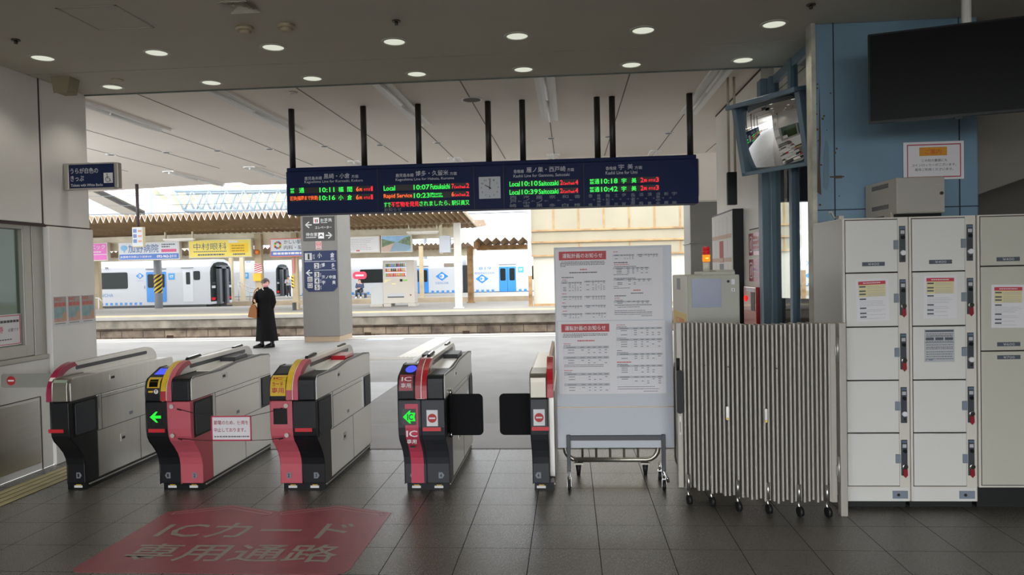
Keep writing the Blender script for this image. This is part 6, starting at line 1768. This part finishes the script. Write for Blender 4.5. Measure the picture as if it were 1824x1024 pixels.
def t_end(t, x, y, z0=0.05):
    f = MB().prism([(y + 0.12, z0 + 0.12), (y + 0.12, 1.9), (y + 0.2, 2.15), (y + 0.6, 2.42), (y + 1.1, 2.5), (y + 1.8, 2.5), (y + 2.3, 2.42), (y + 2.7, 2.15), (y + 2.78, 1.9), (y + 2.78, z0 + 0.12)], 'x', x - 0.02, x + 0.012).build('end_glass', M_trg, t)
    MB().box(x + 0.012, x + 0.03, y + 0.3, y + 2.6, 1.2, 1.3).build('wiper_bar', M_trd, f)
    MB().box(x, x + 0.22, y + 0.85, y + 1.15, 0.0, 2.2).build('gangway_jamb', mat('gangway_grey', '#5d6166', 0.5), f)
    MB().box(x, x + 0.22, y + 1.75, y + 2.05, 0.0, 2.2).build('gangway_jamb', mat('gangway_grey', '#5d6166', 0.5), f)
    MB().box(x, x + 0.22, y + 0.85, y + 2.05, 2.1, 2.3).build('gangway_lintel', mat('gangway_grey', '#5d6166', 0.5), f)
    MB().box(x + 0.01, x + 0.1, y + 1.15, y + 1.75, 0.1, 2.1).build('gangway_door', M_black, f)
    for a in (y + 0.2, y + 2.25):
        MB().box(x + 0.012, x + 0.03, a, a + 0.45, 0.25, 0.4).build('tail_lamp', glow('tail_red', '#d8303a', 0.7), f)
        MB().box(x + 0.012, x + 0.025, a + 0.05, a + 0.5, 0.95, 1.1).build('plate', M_lgrey, f)
    MB().box(x, x + 0.5, y + 1.1, y + 1.8, -0.5, -0.1).build('coupler', M_trd, t)
Y1 = 42.0
t = train('nearest white train with a dark gangway end, left of the woman in black', -44, -21.0, Y1, None)
t_window(t, -27.75, -25.98, 1.02, 1.99, Y1); t_window(t, -31.5, -28.6, 1.02, 1.99, Y1); t_window(t, -21.95, -21.55, 1.45, 1.98, Y1)
t_door(t, -24.83, -23.62, 0.2, 1.98, Y1)
t_diamond(t, -25.22, 1.76, 0.25, Y1); t_ct(t, -23.28, 1.69, 0.19, Y1)
d = MB().box(-22.6, -21.98, Y1 - 0.015, Y1 + 0.01, 0.2, 2.02).build('cab_door', mat('cab_door_white', '#cfd4da', 0.4), t)
MB().prism(rrect(-22.4, -22.15, 1.2, 1.92, 0.05), 'y', Y1 - 0.025, Y1 - 0.015).build('door_window', M_trg, d)
MB().box(-22.7, -21.95, Y1 - 0.02, Y1, 2.16, 2.19).build('rain_strip', M_trd, t)
t_text(t, 'DENCHA', -28.0, -26.9, 0.55, 0.2, Y1); t_text(t, 'DENCHA', -25.4, -25.02, 1.44, 0.05, Y1)
t_stripes(t, -31, -25.0, 0.06, 0.2, Y1, 0.3)
b = MB().box(-27.35, -27.15, Y1 - 0.01, Y1, 2.2, 2.32).box(-24.98, -24.93, Y1 - 0.01, Y1, 1.0, 1.18)
b.build('side_vent', M_badge, t)
t_end(t, -21.0, Y1)
Y3 = 57.0
t = train('white train end with open gangway behind the standing passenger', -50, -23.1, Y3, None)
t_ct(t, -25.5, 1.66, 0.24, Y3); t_window(t, -30.5, -27.5, 0.95, 1.98, Y3)
d = MB().box(-24.75, -24.2, Y3 - 0.015, Y3 + 0.01, 0.1, 1.98).build('cab_door', mat('cab_door_white', '#cfd4da', 0.4), t)
MB().prism(rrect(-28.0, -27.2, 0.1, 1.9, 0.05), 'y', Y3 - 0.02, Y3 + 0.01).build('door', M_trb, t)
t_end(t, -23.1, Y3)
t = train('white train with a blue door and diamond emblem behind the vending machine', -21.6, -8.26, Y3, None)
t_window(t, -16.3, -14.15, 0.89, 1.94, Y3); t_window(t, -20.8, -18.4, 0.89, 1.94, Y3)
t_door(t, -12.1, -10.9, 0.02, 1.92, Y3); t_diamond(t, -9.85, 1.28, 0.5, Y3)
t_text(t, 'DENCHA', -10.35, -9.33, 0.68, 0.17, Y3); t_stripes(t, -21.0, -12.3, -0.05, 0.18, Y3, 0.4); t_stripes(t, -10.7, -8.4, -0.05, 0.18, Y3, 0.4)
MB().box(-9.65, -8.9, Y3 - 0.01, Y3 + 0.01, 2.0, 2.28).build('side_vent', mat('vent_brown', '#84776a', 0.5), t)
MB().box(-8.3, -7.74, Y3 + 0.4, Y3 + 2.5, -0.1, 2.1).build('gangway_bellows', M_trd, t)
t = train('white train with large 819 lettering beside the rusty roof post', -7.74, 26, Y3, None)
t_text(t, '819', -6.95, -6.0, 1.7, 0.24, Y3); t_text(t, 'DENCHA', -7.25, -5.72, 1.38, 0.15, Y3)
t_diamond(t, -6.72, 1.02, 0.5, Y3); t_door(t, -5.4, -4.1, 0.0, 1.92, Y3); t_ct(t, -3.72, 1.66, 0.22, Y3)
t_stripes(t, -7.6, -5.6, -0.05, 0.18, Y3, 0.4); t_stripes(t, -3.9, 25, -0.05, 0.18, Y3, 0.4)
t_window(t, -2.9, -0.6, 0.89, 1.94, Y3); t_door(t, 2.2, 3.5, 0.0, 1.92, Y3); t_window(t, 4.4, 6.8, 0.89, 1.94, Y3)
t_text(t, '819 DENCHA', 16.6, 19.4, 1.5, 0.35, Y3); t_diamond(t, 18.1, 0.75, 0.62, Y3)

# ------------------------------------------------------------------ beyond the station
M_bw = mat('far_white', '#c6cad0', 0.6)
struct(MB().box(-14, 30, 76, 80, -1, 9.5), 'building_white', M_bw)
b = MB()
for k in range(12):
    b.box(-14, 30, 75.97, 76, 2.4 + k * 0.55, 2.43 + k * 0.55)
struct(b, 'building_lines', mat('far_pale_line', '#b8bec4', 0.7))
t = thing('footbridge_stairs', 'white covered footbridge stairs sloping down behind the far platforms', 'footbridge', (-36, 61, -1))
b = MB().prism([(-42, 10.6), (-30.5, 4.9), (-30.5, 5.6), (-42, 12.4)], 'y', 60, 63); b.build('stair_roof', M_bw, t)
b = MB().prism([(-42, 9.2), (-31.8, 4.3), (-31.8, 4.9), (-42, 10.0)], 'y', 60.2, 62.8); b.build('stair_side', mat('stair_dark', '#6b655c', 0.7), t)
b = MB().prism([(-42, 4.3), (-31.8, 4.3), (-42, 9.2)], 'y', 60.4, 62.6); b.build('stair_wall', M_bw, t)
for x in (-40, -34):
    MB().cyl((x, 61, -1.15), (x, 61, 6.0), 0.25, n=12).build('pier', M_bw, t)
t = thing('truss_footbridge', 'pale steel truss footbridge high over the tracks', 'footbridge', (-27, 62, -1))
M_truss = mat('truss_pale_blue', '#94a2ab', 0.5)
for y in (64.2, 66.2):
    MB().cyl((-35, y, 9.4), (-16, y, 9.1), 0.17, n=8).build('chord', M_truss, t)
    MB().cyl((-35, y, 7.6), (-16, y, 6.9), 0.17, n=8).build('chord', M_truss, t)
    for k in range(12):
        xa = -35 + k * 1.58
        MB().cyl((xa, y, 9.4 - k * 0.02), (xa + 0.8, y, 7.55 - k * 0.055), 0.1, n=6).build('diagonal', M_truss, t)
        MB().cyl((xa + 0.8, y, 7.55 - k * 0.055), (xa + 1.58, y, 9.38 - k * 0.02), 0.1, n=6).build('diagonal', M_truss, t)
for x in (-29.4, -28.8):
    MB().cyl((x, 65, -1.15), (x, 65, 7.3), 0.16, n=8).build('pier', M_truss, t)
single(MB().box(-37, -15, 70, 78, -1, 7.6).prism([(-37, 7.6), (-15, 7.6), (-15, 7.9), (-37, 8.4)], 'y', 69, 79), 'far_building', M_bw, 'long white roofed building behind the truss footbridge', 'building')
single(MB().cyl((-32.45, 55.5, 0), (-32.45, 55.5, 10.5), 0.27, n=16), 'catenary_mast', mat('mast_pale', '#93a4b2', 0.5), 'thick pale mast standing on the farthest platform before the footbridge', 'mast')
M_wire = mat('wire_grey', '#565b60', 0.5)
for k, (z, y) in enumerate(((8.4, 58.6), (7.6, 58.6), (6.9, 58.4), (5.6, 43.5), (5.0, 43.5))):
    b = MB().tube([(-60, y, z + 0.3), (-30, y, z - 0.05), (-5, y, z), (20, y, z + 0.2)], 0.022, 5)
    single(b, 'overhead_wire', M_wire, ('thin overhead wire, the highest of those crossing the white sky', 'thin overhead wire, second from the top across the white sky', 'thin overhead wire, middle one across the white sky', 'thin overhead wire, fourth from the top, over the nearest train', 'thin overhead wire, lowest one, over the nearest train')[k], 'wire', 'overhead wires')
hill = MB()
nx, ny = 30, 8
vs = []
for j in range(ny + 1):
    for i in range(nx + 1):
        x = -75 + 40 * i / nx; y = 108 + 14 * j / ny
        vs.append((x, y, -1 + 16.5 * min(1, (j / ny) * 1.5) + 1.2 * math.sin(i * 1.7) + 0.8 * math.sin(i * 0.6 + j)))
hill.add(vs, [(j * (nx + 1) + i, j * (nx + 1) + i + 1, (j + 1) * (nx + 1) + i + 1, (j + 1) * (nx + 1) + i) for j in range(ny) for i in range(nx)], True)
mh = bpy.data.materials.new('autumn_hill'); mh.use_nodes = True
n_ = mh.node_tree; bs = n_.nodes['Principled BSDF']; bs.inputs['Roughness'].default_value = 0.9
tc_ = n_.nodes.new('ShaderNodeTexCoord'); nz = n_.nodes.new('ShaderNodeTexNoise'); nz.inputs['Scale'].default_value = 0.35; nz.inputs['Detail'].default_value = 6
n_.links.new(tc_.outputs['Object'], nz.inputs['Vector']); r_ = n_.nodes.new('ShaderNodeValToRGB')
r_.color_ramp.elements[0].position = 0.35; r_.color_ramp.elements[0].color = lin('#868c78'); r_.color_ramp.elements[1].position = 0.65; r_.color_ramp.elements[1].color = lin('#a8937e')
e_ = r_.color_ramp.elements.new(0.5); e_.color = lin('#a3a188')
n_.links.new(nz.outputs[0], r_.inputs[0]); n_.links.new(r_.outputs[0], bs.inputs['Base Color'])
struct(hill, 'hill', mh)
struct(MB().box(-150, 120, 100, 300, -1.3, -1.15), 'ground_far', M_bw)

# ------------------------------------------------------------------ people
def skinned(name, V, E, root, m_, parent, sub=2):
    names = list(V)
    me = bpy.data.meshes.new(name)
    me.from_pydata([V[k][0] for k in names], [(names.index(a), names.index(b_)) for a, b_ in E], [])
    me.materials.append(m_)
    o = bpy.data.objects.new(name, me); COL.objects.link(o); o.parent = parent
    md = o.modifiers.new('skin', 'SKIN'); md.use_smooth_shade = True
    sv = me.skin_vertices[0].data
    for i, k in enumerate(names):
        r = V[k][1]
        sv[i].radius = (r, r) if not isinstance(r, tuple) else r
        sv[i].use_root = (k == root)
    s_ = o.modifiers.new('smooth', 'SUBSURF'); s_.levels = sub; s_.render_levels = sub
    return o
M_skin = mat('skin', '#c99a80', 0.5)
M_hair = mat('dark_hair', '#2d2624', 0.5)
M_shoe = mat('black_shoe', '#1a1a1c', 0.25)
def add_hand(V, E, side, wrist, dirn, palm_n, r=0.009):
    # five fingers of different length, a little curled, rooted in the palm
    w_ = Vector(wrist); d = Vector(dirn).normalized(); pn = Vector(palm_n).normalized(); s_ = d.cross(pn).normalized()
    p = side + 'palm'
    V[p] = (tuple(w_ + d * 0.05), 0.026); E.append((side + 'wrist', p))
    for k, (off, ln) in enumerate(((-0.03, 0.068), (-0.01, 0.08), (0.01, 0.074), (0.03, 0.056))):
        a = w_ + d * 0.09 + s_ * off; b_ = a + d * ln * 0.5 + pn * 0.008; c_ = b_ + d * ln * 0.4 + pn * 0.022
        V['%sf%da' % (side, k)] = (tuple(a), r + 0.001); V['%sf%db' % (side, k)] = (tuple(b_), r); V['%sf%dc' % (side, k)] = (tuple(c_), r - 0.002)
        E += [(p, '%sf%da' % (side, k)), ('%sf%da' % (side, k), '%sf%db' % (side, k)), ('%sf%db' % (side, k), '%sf%dc' % (side, k))]
    a = w_ + d * 0.04 - s_ * 0.04 + pn * 0.012; b_ = a + d * 0.035 - s_ * 0.012 + pn * 0.01
    V[side + 'ta'] = (tuple(a), r + 0.001); V[side + 'tb'] = (tuple(b_), r - 0.001)
    E += [(p, side + 'ta'), (side + 'ta', side + 'tb')]
def person(name_label, loc, rot, J, scale=1.0, group=None):
    t = thing('person', name_label, 'person', loc, group)
    V = {'pelvis': (J.get('pelvis', (0, 0, 0.95)), (0.14, 0.1)), 'waist': (J.get('waist', (0, 0, 1.1)), (0.12, 0.09)), 'chest': (J.get('chest', (0, 0, 1.3)), (0.15, 0.1)),
         'neck': (J.get('neck', (0, 0, 1.46)), 0.05), 'skull': (J.get('skull', (0, -0.01, 1.58)), (0.07, 0.085)), 'crown': (J.get('crown', (0, 0.005, 1.66)), (0.06, 0.07))}
    E = [('pelvis', 'waist'), ('waist', 'chest'), ('chest', 'neck'), ('neck', 'skull'), ('skull', 'crown')]
    for s_ in 'LR':
        q = 1 if s_ == 'L' else -1
        V[s_ + 'shoulder'] = (J.get(s_ + 'shoulder', (0.18 * q, 0, 1.4)), 0.055); V[s_ + 'elbow'] = (J[s_ + 'elbow'], 0.042); V[s_ + 'wrist'] = (J[s_ + 'wrist'], 0.027)
        V[s_ + 'hip'] = (J.get(s_ + 'hip', (0.09 * q, 0, 0.9)), 0.085); V[s_ + 'knee'] = (J[s_ + 'knee'], 0.056); V[s_ + 'ankle'] = (J[s_ + 'ankle'], 0.036); V[s_ + 'toe'] = (J[s_ + 'toe'], 0.03)
        E += [('chest', s_ + 'shoulder'), (s_ + 'shoulder', s_ + 'elbow'), (s_ + 'elbow', s_ + 'wrist'), ('pelvis', s_ + 'hip'), (s_ + 'hip', s_ + 'knee'), (s_ + 'knee', s_ + 'ankle'), (s_ + 'ankle', s_ + 'toe')]
        d = Vector(V[s_ + 'wrist'][0]) - Vector(V[s_ + 'elbow'][0])
        add_hand(V, E, s_, V[s_ + 'wrist'][0], d, J.get(s_ + 'palm', (-q, 0, 0)))
    skinned('body', V, E, 'pelvis', M_skin, t)
    return t, V
def features(t, V, face_dir, mask=None):
    c_ = Vector(V['skull'][0]); d = Vector(face_dir).normalized(); s_ = d.cross(Vector((0, 0, 1))).normalized()
    for q in (-1, 1):
        e = c_ + d * 0.082 + s_ * 0.03 * q + Vector((0, 0, 0.022))
        MB().ball(e, 0.011, 0.011, 0.007, 8, 6).build('eye', M_black, t, world=False)
        e = c_ + s_ * 0.075 * q
        MB().ball(e, 0.014, 0.022, 0.03, 8, 6).build('ear', M_skin, t, world=False)
    n_ = c_ + d * 0.095
    MB().ball(n_ + Vector((0, 0, -0.005)), 0.014, 0.014, 0.022, 8, 6).build('nose', M_skin, t, world=False)
    if mask:
        MB().ball(c_ + d * 0.052 + Vector((0, 0, -0.035)), 0.06, 0.06, 0.05, 14, 10).build('face_mask', mask, t, world=False)
    else:
        MB().ball(c_ + d * 0.083 + Vector((0, 0, -0.045)), 0.02, 0.012, 0.006, 8, 6).build('mouth', mat('lip', '#9a5f55', 0.5), t, world=False)
def hair(t, V, face_dir, bun=False, m_=None):
    c_ = Vector(V['skull'][0]); d = Vector(face_dir).normalized()
    b = MB()
    n, m = 20, 12
    cc = c_ - d * 0.02 + Vector((0, 0, 0.03))
    vs = []
    for i in range(m + 1):
        th = math.pi * 0.66 * i / m
        for k in range(n):
            a = 2 * math.pi * k / n
            v = Vector((math.sin(th) * math.cos(a), math.sin(th) * math.sin(a), math.cos(th)))
            fr = max(0, v.dot(d))
            if fr > 0.35 and v.z < 0.45:
                v = v * 0.72
            vs.append(tuple(cc + Vector((v.x * 0.098, v.y * 0.105, v.z * 0.108))))
    b.add(vs, [(i * n + k, (i + 1) * n + k, (i + 1) * n + (k + 1) % n, i * n + (k + 1) % n) for i in range(m) for k in range(n)], True)
    if bun:
        b.ball(c_ - d * 0.115 + Vector((0, 0, 0.02)), 0.045, 0.045, 0.045, 12, 8)
    b.build('hair', m_ or M_hair, t, world=False)
def shoes(t, V, m_, h=0.05):
    for s_ in 'LR':
        a = Vector(V[s_ + 'ankle'][0]); b_ = Vector(V[s_ + 'toe'][0]); d = (b_ - a); d.z = 0; d.normalize()
        heel = Vector((a.x, a.y, 0)) - d * 0.045
        P = []
        mb = MB()
        for u, w_, hh in ((-0.005, 0.036, 0.085), (0.05, 0.046, 0.12), (0.1, 0.05, 0.112), (0.16, 0.05, 0.09), (0.21, 0.044, 0.07), (0.255, 0.028, 0.05)):
            P.append((heel + d * u, w_, hh))
        n = 10; vs = []
        sd = d.cross(Vector((0, 0, 1)))
        for p, w_, hh in P:
            for k in range(n):
                an = 2 * math.pi * k / n
                z = hh / 2 + hh / 2 * math.sin(an)
                vs.append(tuple(p + sd * w_ * math.cos(an) * (1.1 if z < hh * 0.5 else 0.9) + Vector((0, 0, max(0.0, z)))))
        fs = [(i * n + k, i * n + (k + 1) % n, (i + 1) * n + (k + 1) % n, (i + 1) * n + k) for i in range(len(P) - 1) for k in range(n)]
        fs += [tuple(range(n)), tuple(reversed(range((len(P) - 1) * n, len(P) * n)))]
        mb.add(vs, fs, True)
        mb.build('shoe', m_, t, world=False)
# woman in the long black coat
fd = Vector((0.45, -1, 0))
J = dict(pelvis=(0, 0, 0.92), neck=(0.02, 0, 1.42), skull=(0.035, -0.025, 1.535), crown=(0.025, -0.01, 1.615), chest=(0.01, 0, 1.26), waist=(0, 0, 1.07),
         Lshoulder=(0.15, 0.03, 1.33), Rshoulder=(-0.14, -0.03, 1.33), Lelbow=(0.2, 0.02, 1.08), Lwrist=(0.14, -0.02, 0.88), Relbow=(-0.22, -0.06, 1.12), Rwrist=(-0.17, -0.2, 1.13), Lpalm=(-1, 0, 0), Rpalm=(0.6, 0.6, 0.2),
         Lhip=(0.09, 0, 0.88), Rhip=(-0.09, 0, 0.88), Lknee=(0.12, 0, 0.5), Lankle=(0.14, 0.03, 0.09), Ltoe=(0.02, -0.07, 0.035), Rknee=(-0.1, -0.02, 0.5), Rankle=(-0.09, -0.02, 0.09), Rtoe=(-0.21, -0.09, 0.035))
t, V = person('woman in a long black coat and pink face mask carrying a tan shoulder bag', (-6.78, 16.1, 0), 0, J)
features(t, V, fd, mat('pink_mask', '#c98f98', 0.6))
hair(t, V, fd, True, mat('greying_hair', '#4a423e', 0.5))
shoes(t, V, M_shoe)
coat = MB()
rings = [(0.165, 0.265, 0.20, 0.02), (0.2, 0.262, 0.198, 0.02), (0.45, 0.235, 0.18, 0.015), (0.7, 0.215, 0.165, 0.01), (0.9, 0.2, 0.155, 0.005), (1.06, 0.185, 0.145, 0.0), (1.2, 0.195, 0.145, 0.0), (1.32, 0.205, 0.13, 0.005), (1.39, 0.17, 0.105, 0.01), (1.425, 0.09, 0.08, 0.018), (1.455, 0.068, 0.066, 0.02)]
n = 40
vs = []
for z, rx, ry, ox in rings:
    for k in range(n):
        a = 2 * math.pi * k / n
        f = 1 + 0.045 * math.sin(a * 7 + z * 1.2) * max(0, (0.95 - z)) + 0.02 * math.sin(a * 13) * max(0, (0.9 - z))
        vs.append((ox + rx * f * math.cos(a), ry * f * math.sin(a), z))
fs = [(i * n + k, i * n + (k + 1) % n, (i + 1) * n + (k + 1) % n, (i + 1) * n + k) for i in range(len(rings) - 1) for k in range(n)]
coat.add(vs, fs, True)
for s_ in 'LR':
    a, b_, c_ = (Vector(V[s_ + q][0]) for q in ('shoulder', 'elbow', 'wrist'))
    coat.tube([a + Vector((0, 0, 0.02)), a * 0.6 + b_ * 0.4, b_, b_ * 0.5 + c_ * 0.5, c_], [0.055, 0.07, 0.064, 0.058, 0.052], 14)
M_coat = mat('black_coat', '#0a0a0c', 0.8, spec=0.15)
coat.build('coat', M_coat, t, world=False)
b = MB().tube([(0.0, -0.062, 1.46), (-0.02, -0.085, 1.42), (0.02, -0.1, 1.38)], 0.012, 8); b.build('pale_collar', M_paper, t, world=False)
for s_ in 'LR':
    k, a = Vector(V[s_ + 'knee'][0]), Vector(V[s_ + 'ankle'][0])
    MB().tube([k, a, a - Vector((0, 0, 0.05))], [0.06, 0.046, 0.05], 12).build('stocking', M_black, t, world=False)
M_bag = mat('tan_leather', '#8a5422', 0.5, spec=0.3)
bag = MB().prism([(-0.32, 0.77), (-0.15, 0.74), (-0.15, 0.92), (-0.18, 1.02), (-0.22, 1.04), (-0.28, 0.95)], 'y', -0.2, -0.07)
bo = bag.build('shoulder_bag', M_bag, t, world=False, bevel=0.03)
MB().tube([(-0.24, -0.13, 1.05), (-0.235, -0.14, 1.2), (-0.19, -0.11, 1.38), (-0.16, 0.0, 1.44), (-0.18, 0.08, 1.36), (-0.24, 0.06, 1.15), (-0.25, -0.1, 1.05)], 0.013, 8).build('bag_strap', M_bag, bo, world=False)
t.scale = (0.93, 0.93, 0.93)
# standing passenger on the farthest platform
J = dict(Lelbow=(0.22, -0.06, 1.15), Lwrist=(0.08, -0.24, 1.16), Relbow=(-0.22, -0.06, 1.15), Rwrist=(-0.06, -0.25, 1.18), Lknee=(0.1, -0.01, 0.5), Lankle=(0.11, 0.02, 0.09), Ltoe=(0.13, -0.12, 0.035), Rknee=(-0.1, -0.01, 0.5), Rankle=(-0.11, 0.02, 0.09), Rtoe=(-0.13, -0.12, 0.035))
t, V = person('distant person in a grey and white top and dark trousers looking down at their hands', (-20.2, 52.2, 0), 0, J)
features(t, V, (0, -1, 0)); hair(t, V, (0, -1, 0)); shoes(t, V, M_paper)
M_top = mat('grey_white_top', '#b9bcc0', 0.7); M_trou = mat('dark_trousers', '#2a2d36', 0.7)
def jacket(t, V, m_, name='jacket'):
    J_ = MB().tube([Vector(V['pelvis'][0]), Vector(V['waist'][0]), Vector(V['chest'][0]), Vector(V['neck'][0]) - Vector((0, 0, 0.05))], [0.185, 0.17, 0.2, 0.1], 20)
    for s_ in 'LR':
        J_.tube([Vector(V[s_ + q][0]) for q in ('shoulder', 'elbow', 'wrist')], [0.085, 0.068, 0.05], 12)
    return J_.build(name, m_, t, world=False)
def trousers(t, V, m_):
    b_ = MB()
    for s_ in 'LR':
        b_.tube([Vector(V['pelvis'][0]) * 0.5 + Vector(V[s_ + 'hip'][0]) * 0.5, Vector(V[s_ + 'hip'][0]), Vector(V[s_ + 'knee'][0]), Vector(V[s_ + 'ankle'][0])], [0.13, 0.115, 0.08, 0.06], 14)
    b_.ball(V['pelvis'][0], 0.18, 0.14, 0.13)
    b_.build('trousers', m_, t, world=False)
jacket(t, V, M_top); trousers(t, V, M_trou)
t.scale = (0.93, 0.93, 0.93)
# seated passenger
J = dict(pelvis=(0, 0.1, 0.5), waist=(0, 0.08, 0.64), chest=(0, 0.03, 0.86), neck=(0, 0, 1.02), skull=(0, -0.04, 1.14), crown=(0, -0.03, 1.22), Lshoulder=(0.18, 0.02, 0.96), Rshoulder=(-0.18, 0.02, 0.96),
         Lelbow=(0.24, -0.05, 0.72), Lwrist=(0.08, -0.26, 0.66), Relbow=(-0.24, -0.05, 0.72), Rwrist=(-0.08, -0.26, 0.66), Lhip=(0.1, 0.06, 0.48), Rhip=(-0.1, 0.06, 0.48), Lknee=(0.14, -0.38, 0.47), Rknee=(-0.14, -0.38, 0.47),
         Lankle=(0.15, -0.36, 0.09), Rankle=(-0.15, -0.36, 0.09), Ltoe=(0.17, -0.5, 0.035), Rtoe=(-0.17, -0.5, 0.035))
t, V = person('distant seated person in a dark blue jacket beside the red round sign', (-13.9, 48.5, 0), 0, J)
features(t, V, (0, -1, 0)); hair(t, V, (0, -1, 0)); shoes(t, V, M_paper)
jacket(t, V, mat('navy_jacket', '#39425c', 0.7)); trousers(t, V, M_trou)
t = thing('waiting_bench', 'low seat under the distant person in a dark blue jacket', 'seat', (-13.9, 48.75, 0))
MB().box(-14.3, -13.5, 48.45, 48.95, 0.3, 0.36).build('seat', M_alu, t)
for x in (-14.2, -13.6):
    MB().box(x - 0.03, x + 0.03, 48.5, 48.9, 0, 0.3).build('leg', M_dark, t)
t = thing('red_sign', 'red rounded sign on a thin post behind the distant seated person', 'sign', (-14.1, 49.3, 0))
MB().prism(rrect(-14.6, -13.65, 1.25, 1.75, 0.22), 'y', 49.28, 49.32).build('panel', mat('crimson_sign', '#d4304e', 0.4), t)
MB().box(-14.4, -13.85, 49.27, 49.28, 1.45, 1.55).build('white_bar', M_paper, t)
MB().cyl((-14.1, 49.34, 0), (-14.1, 49.34, 1.4), 0.03, n=8).build('post', M_alu, t)
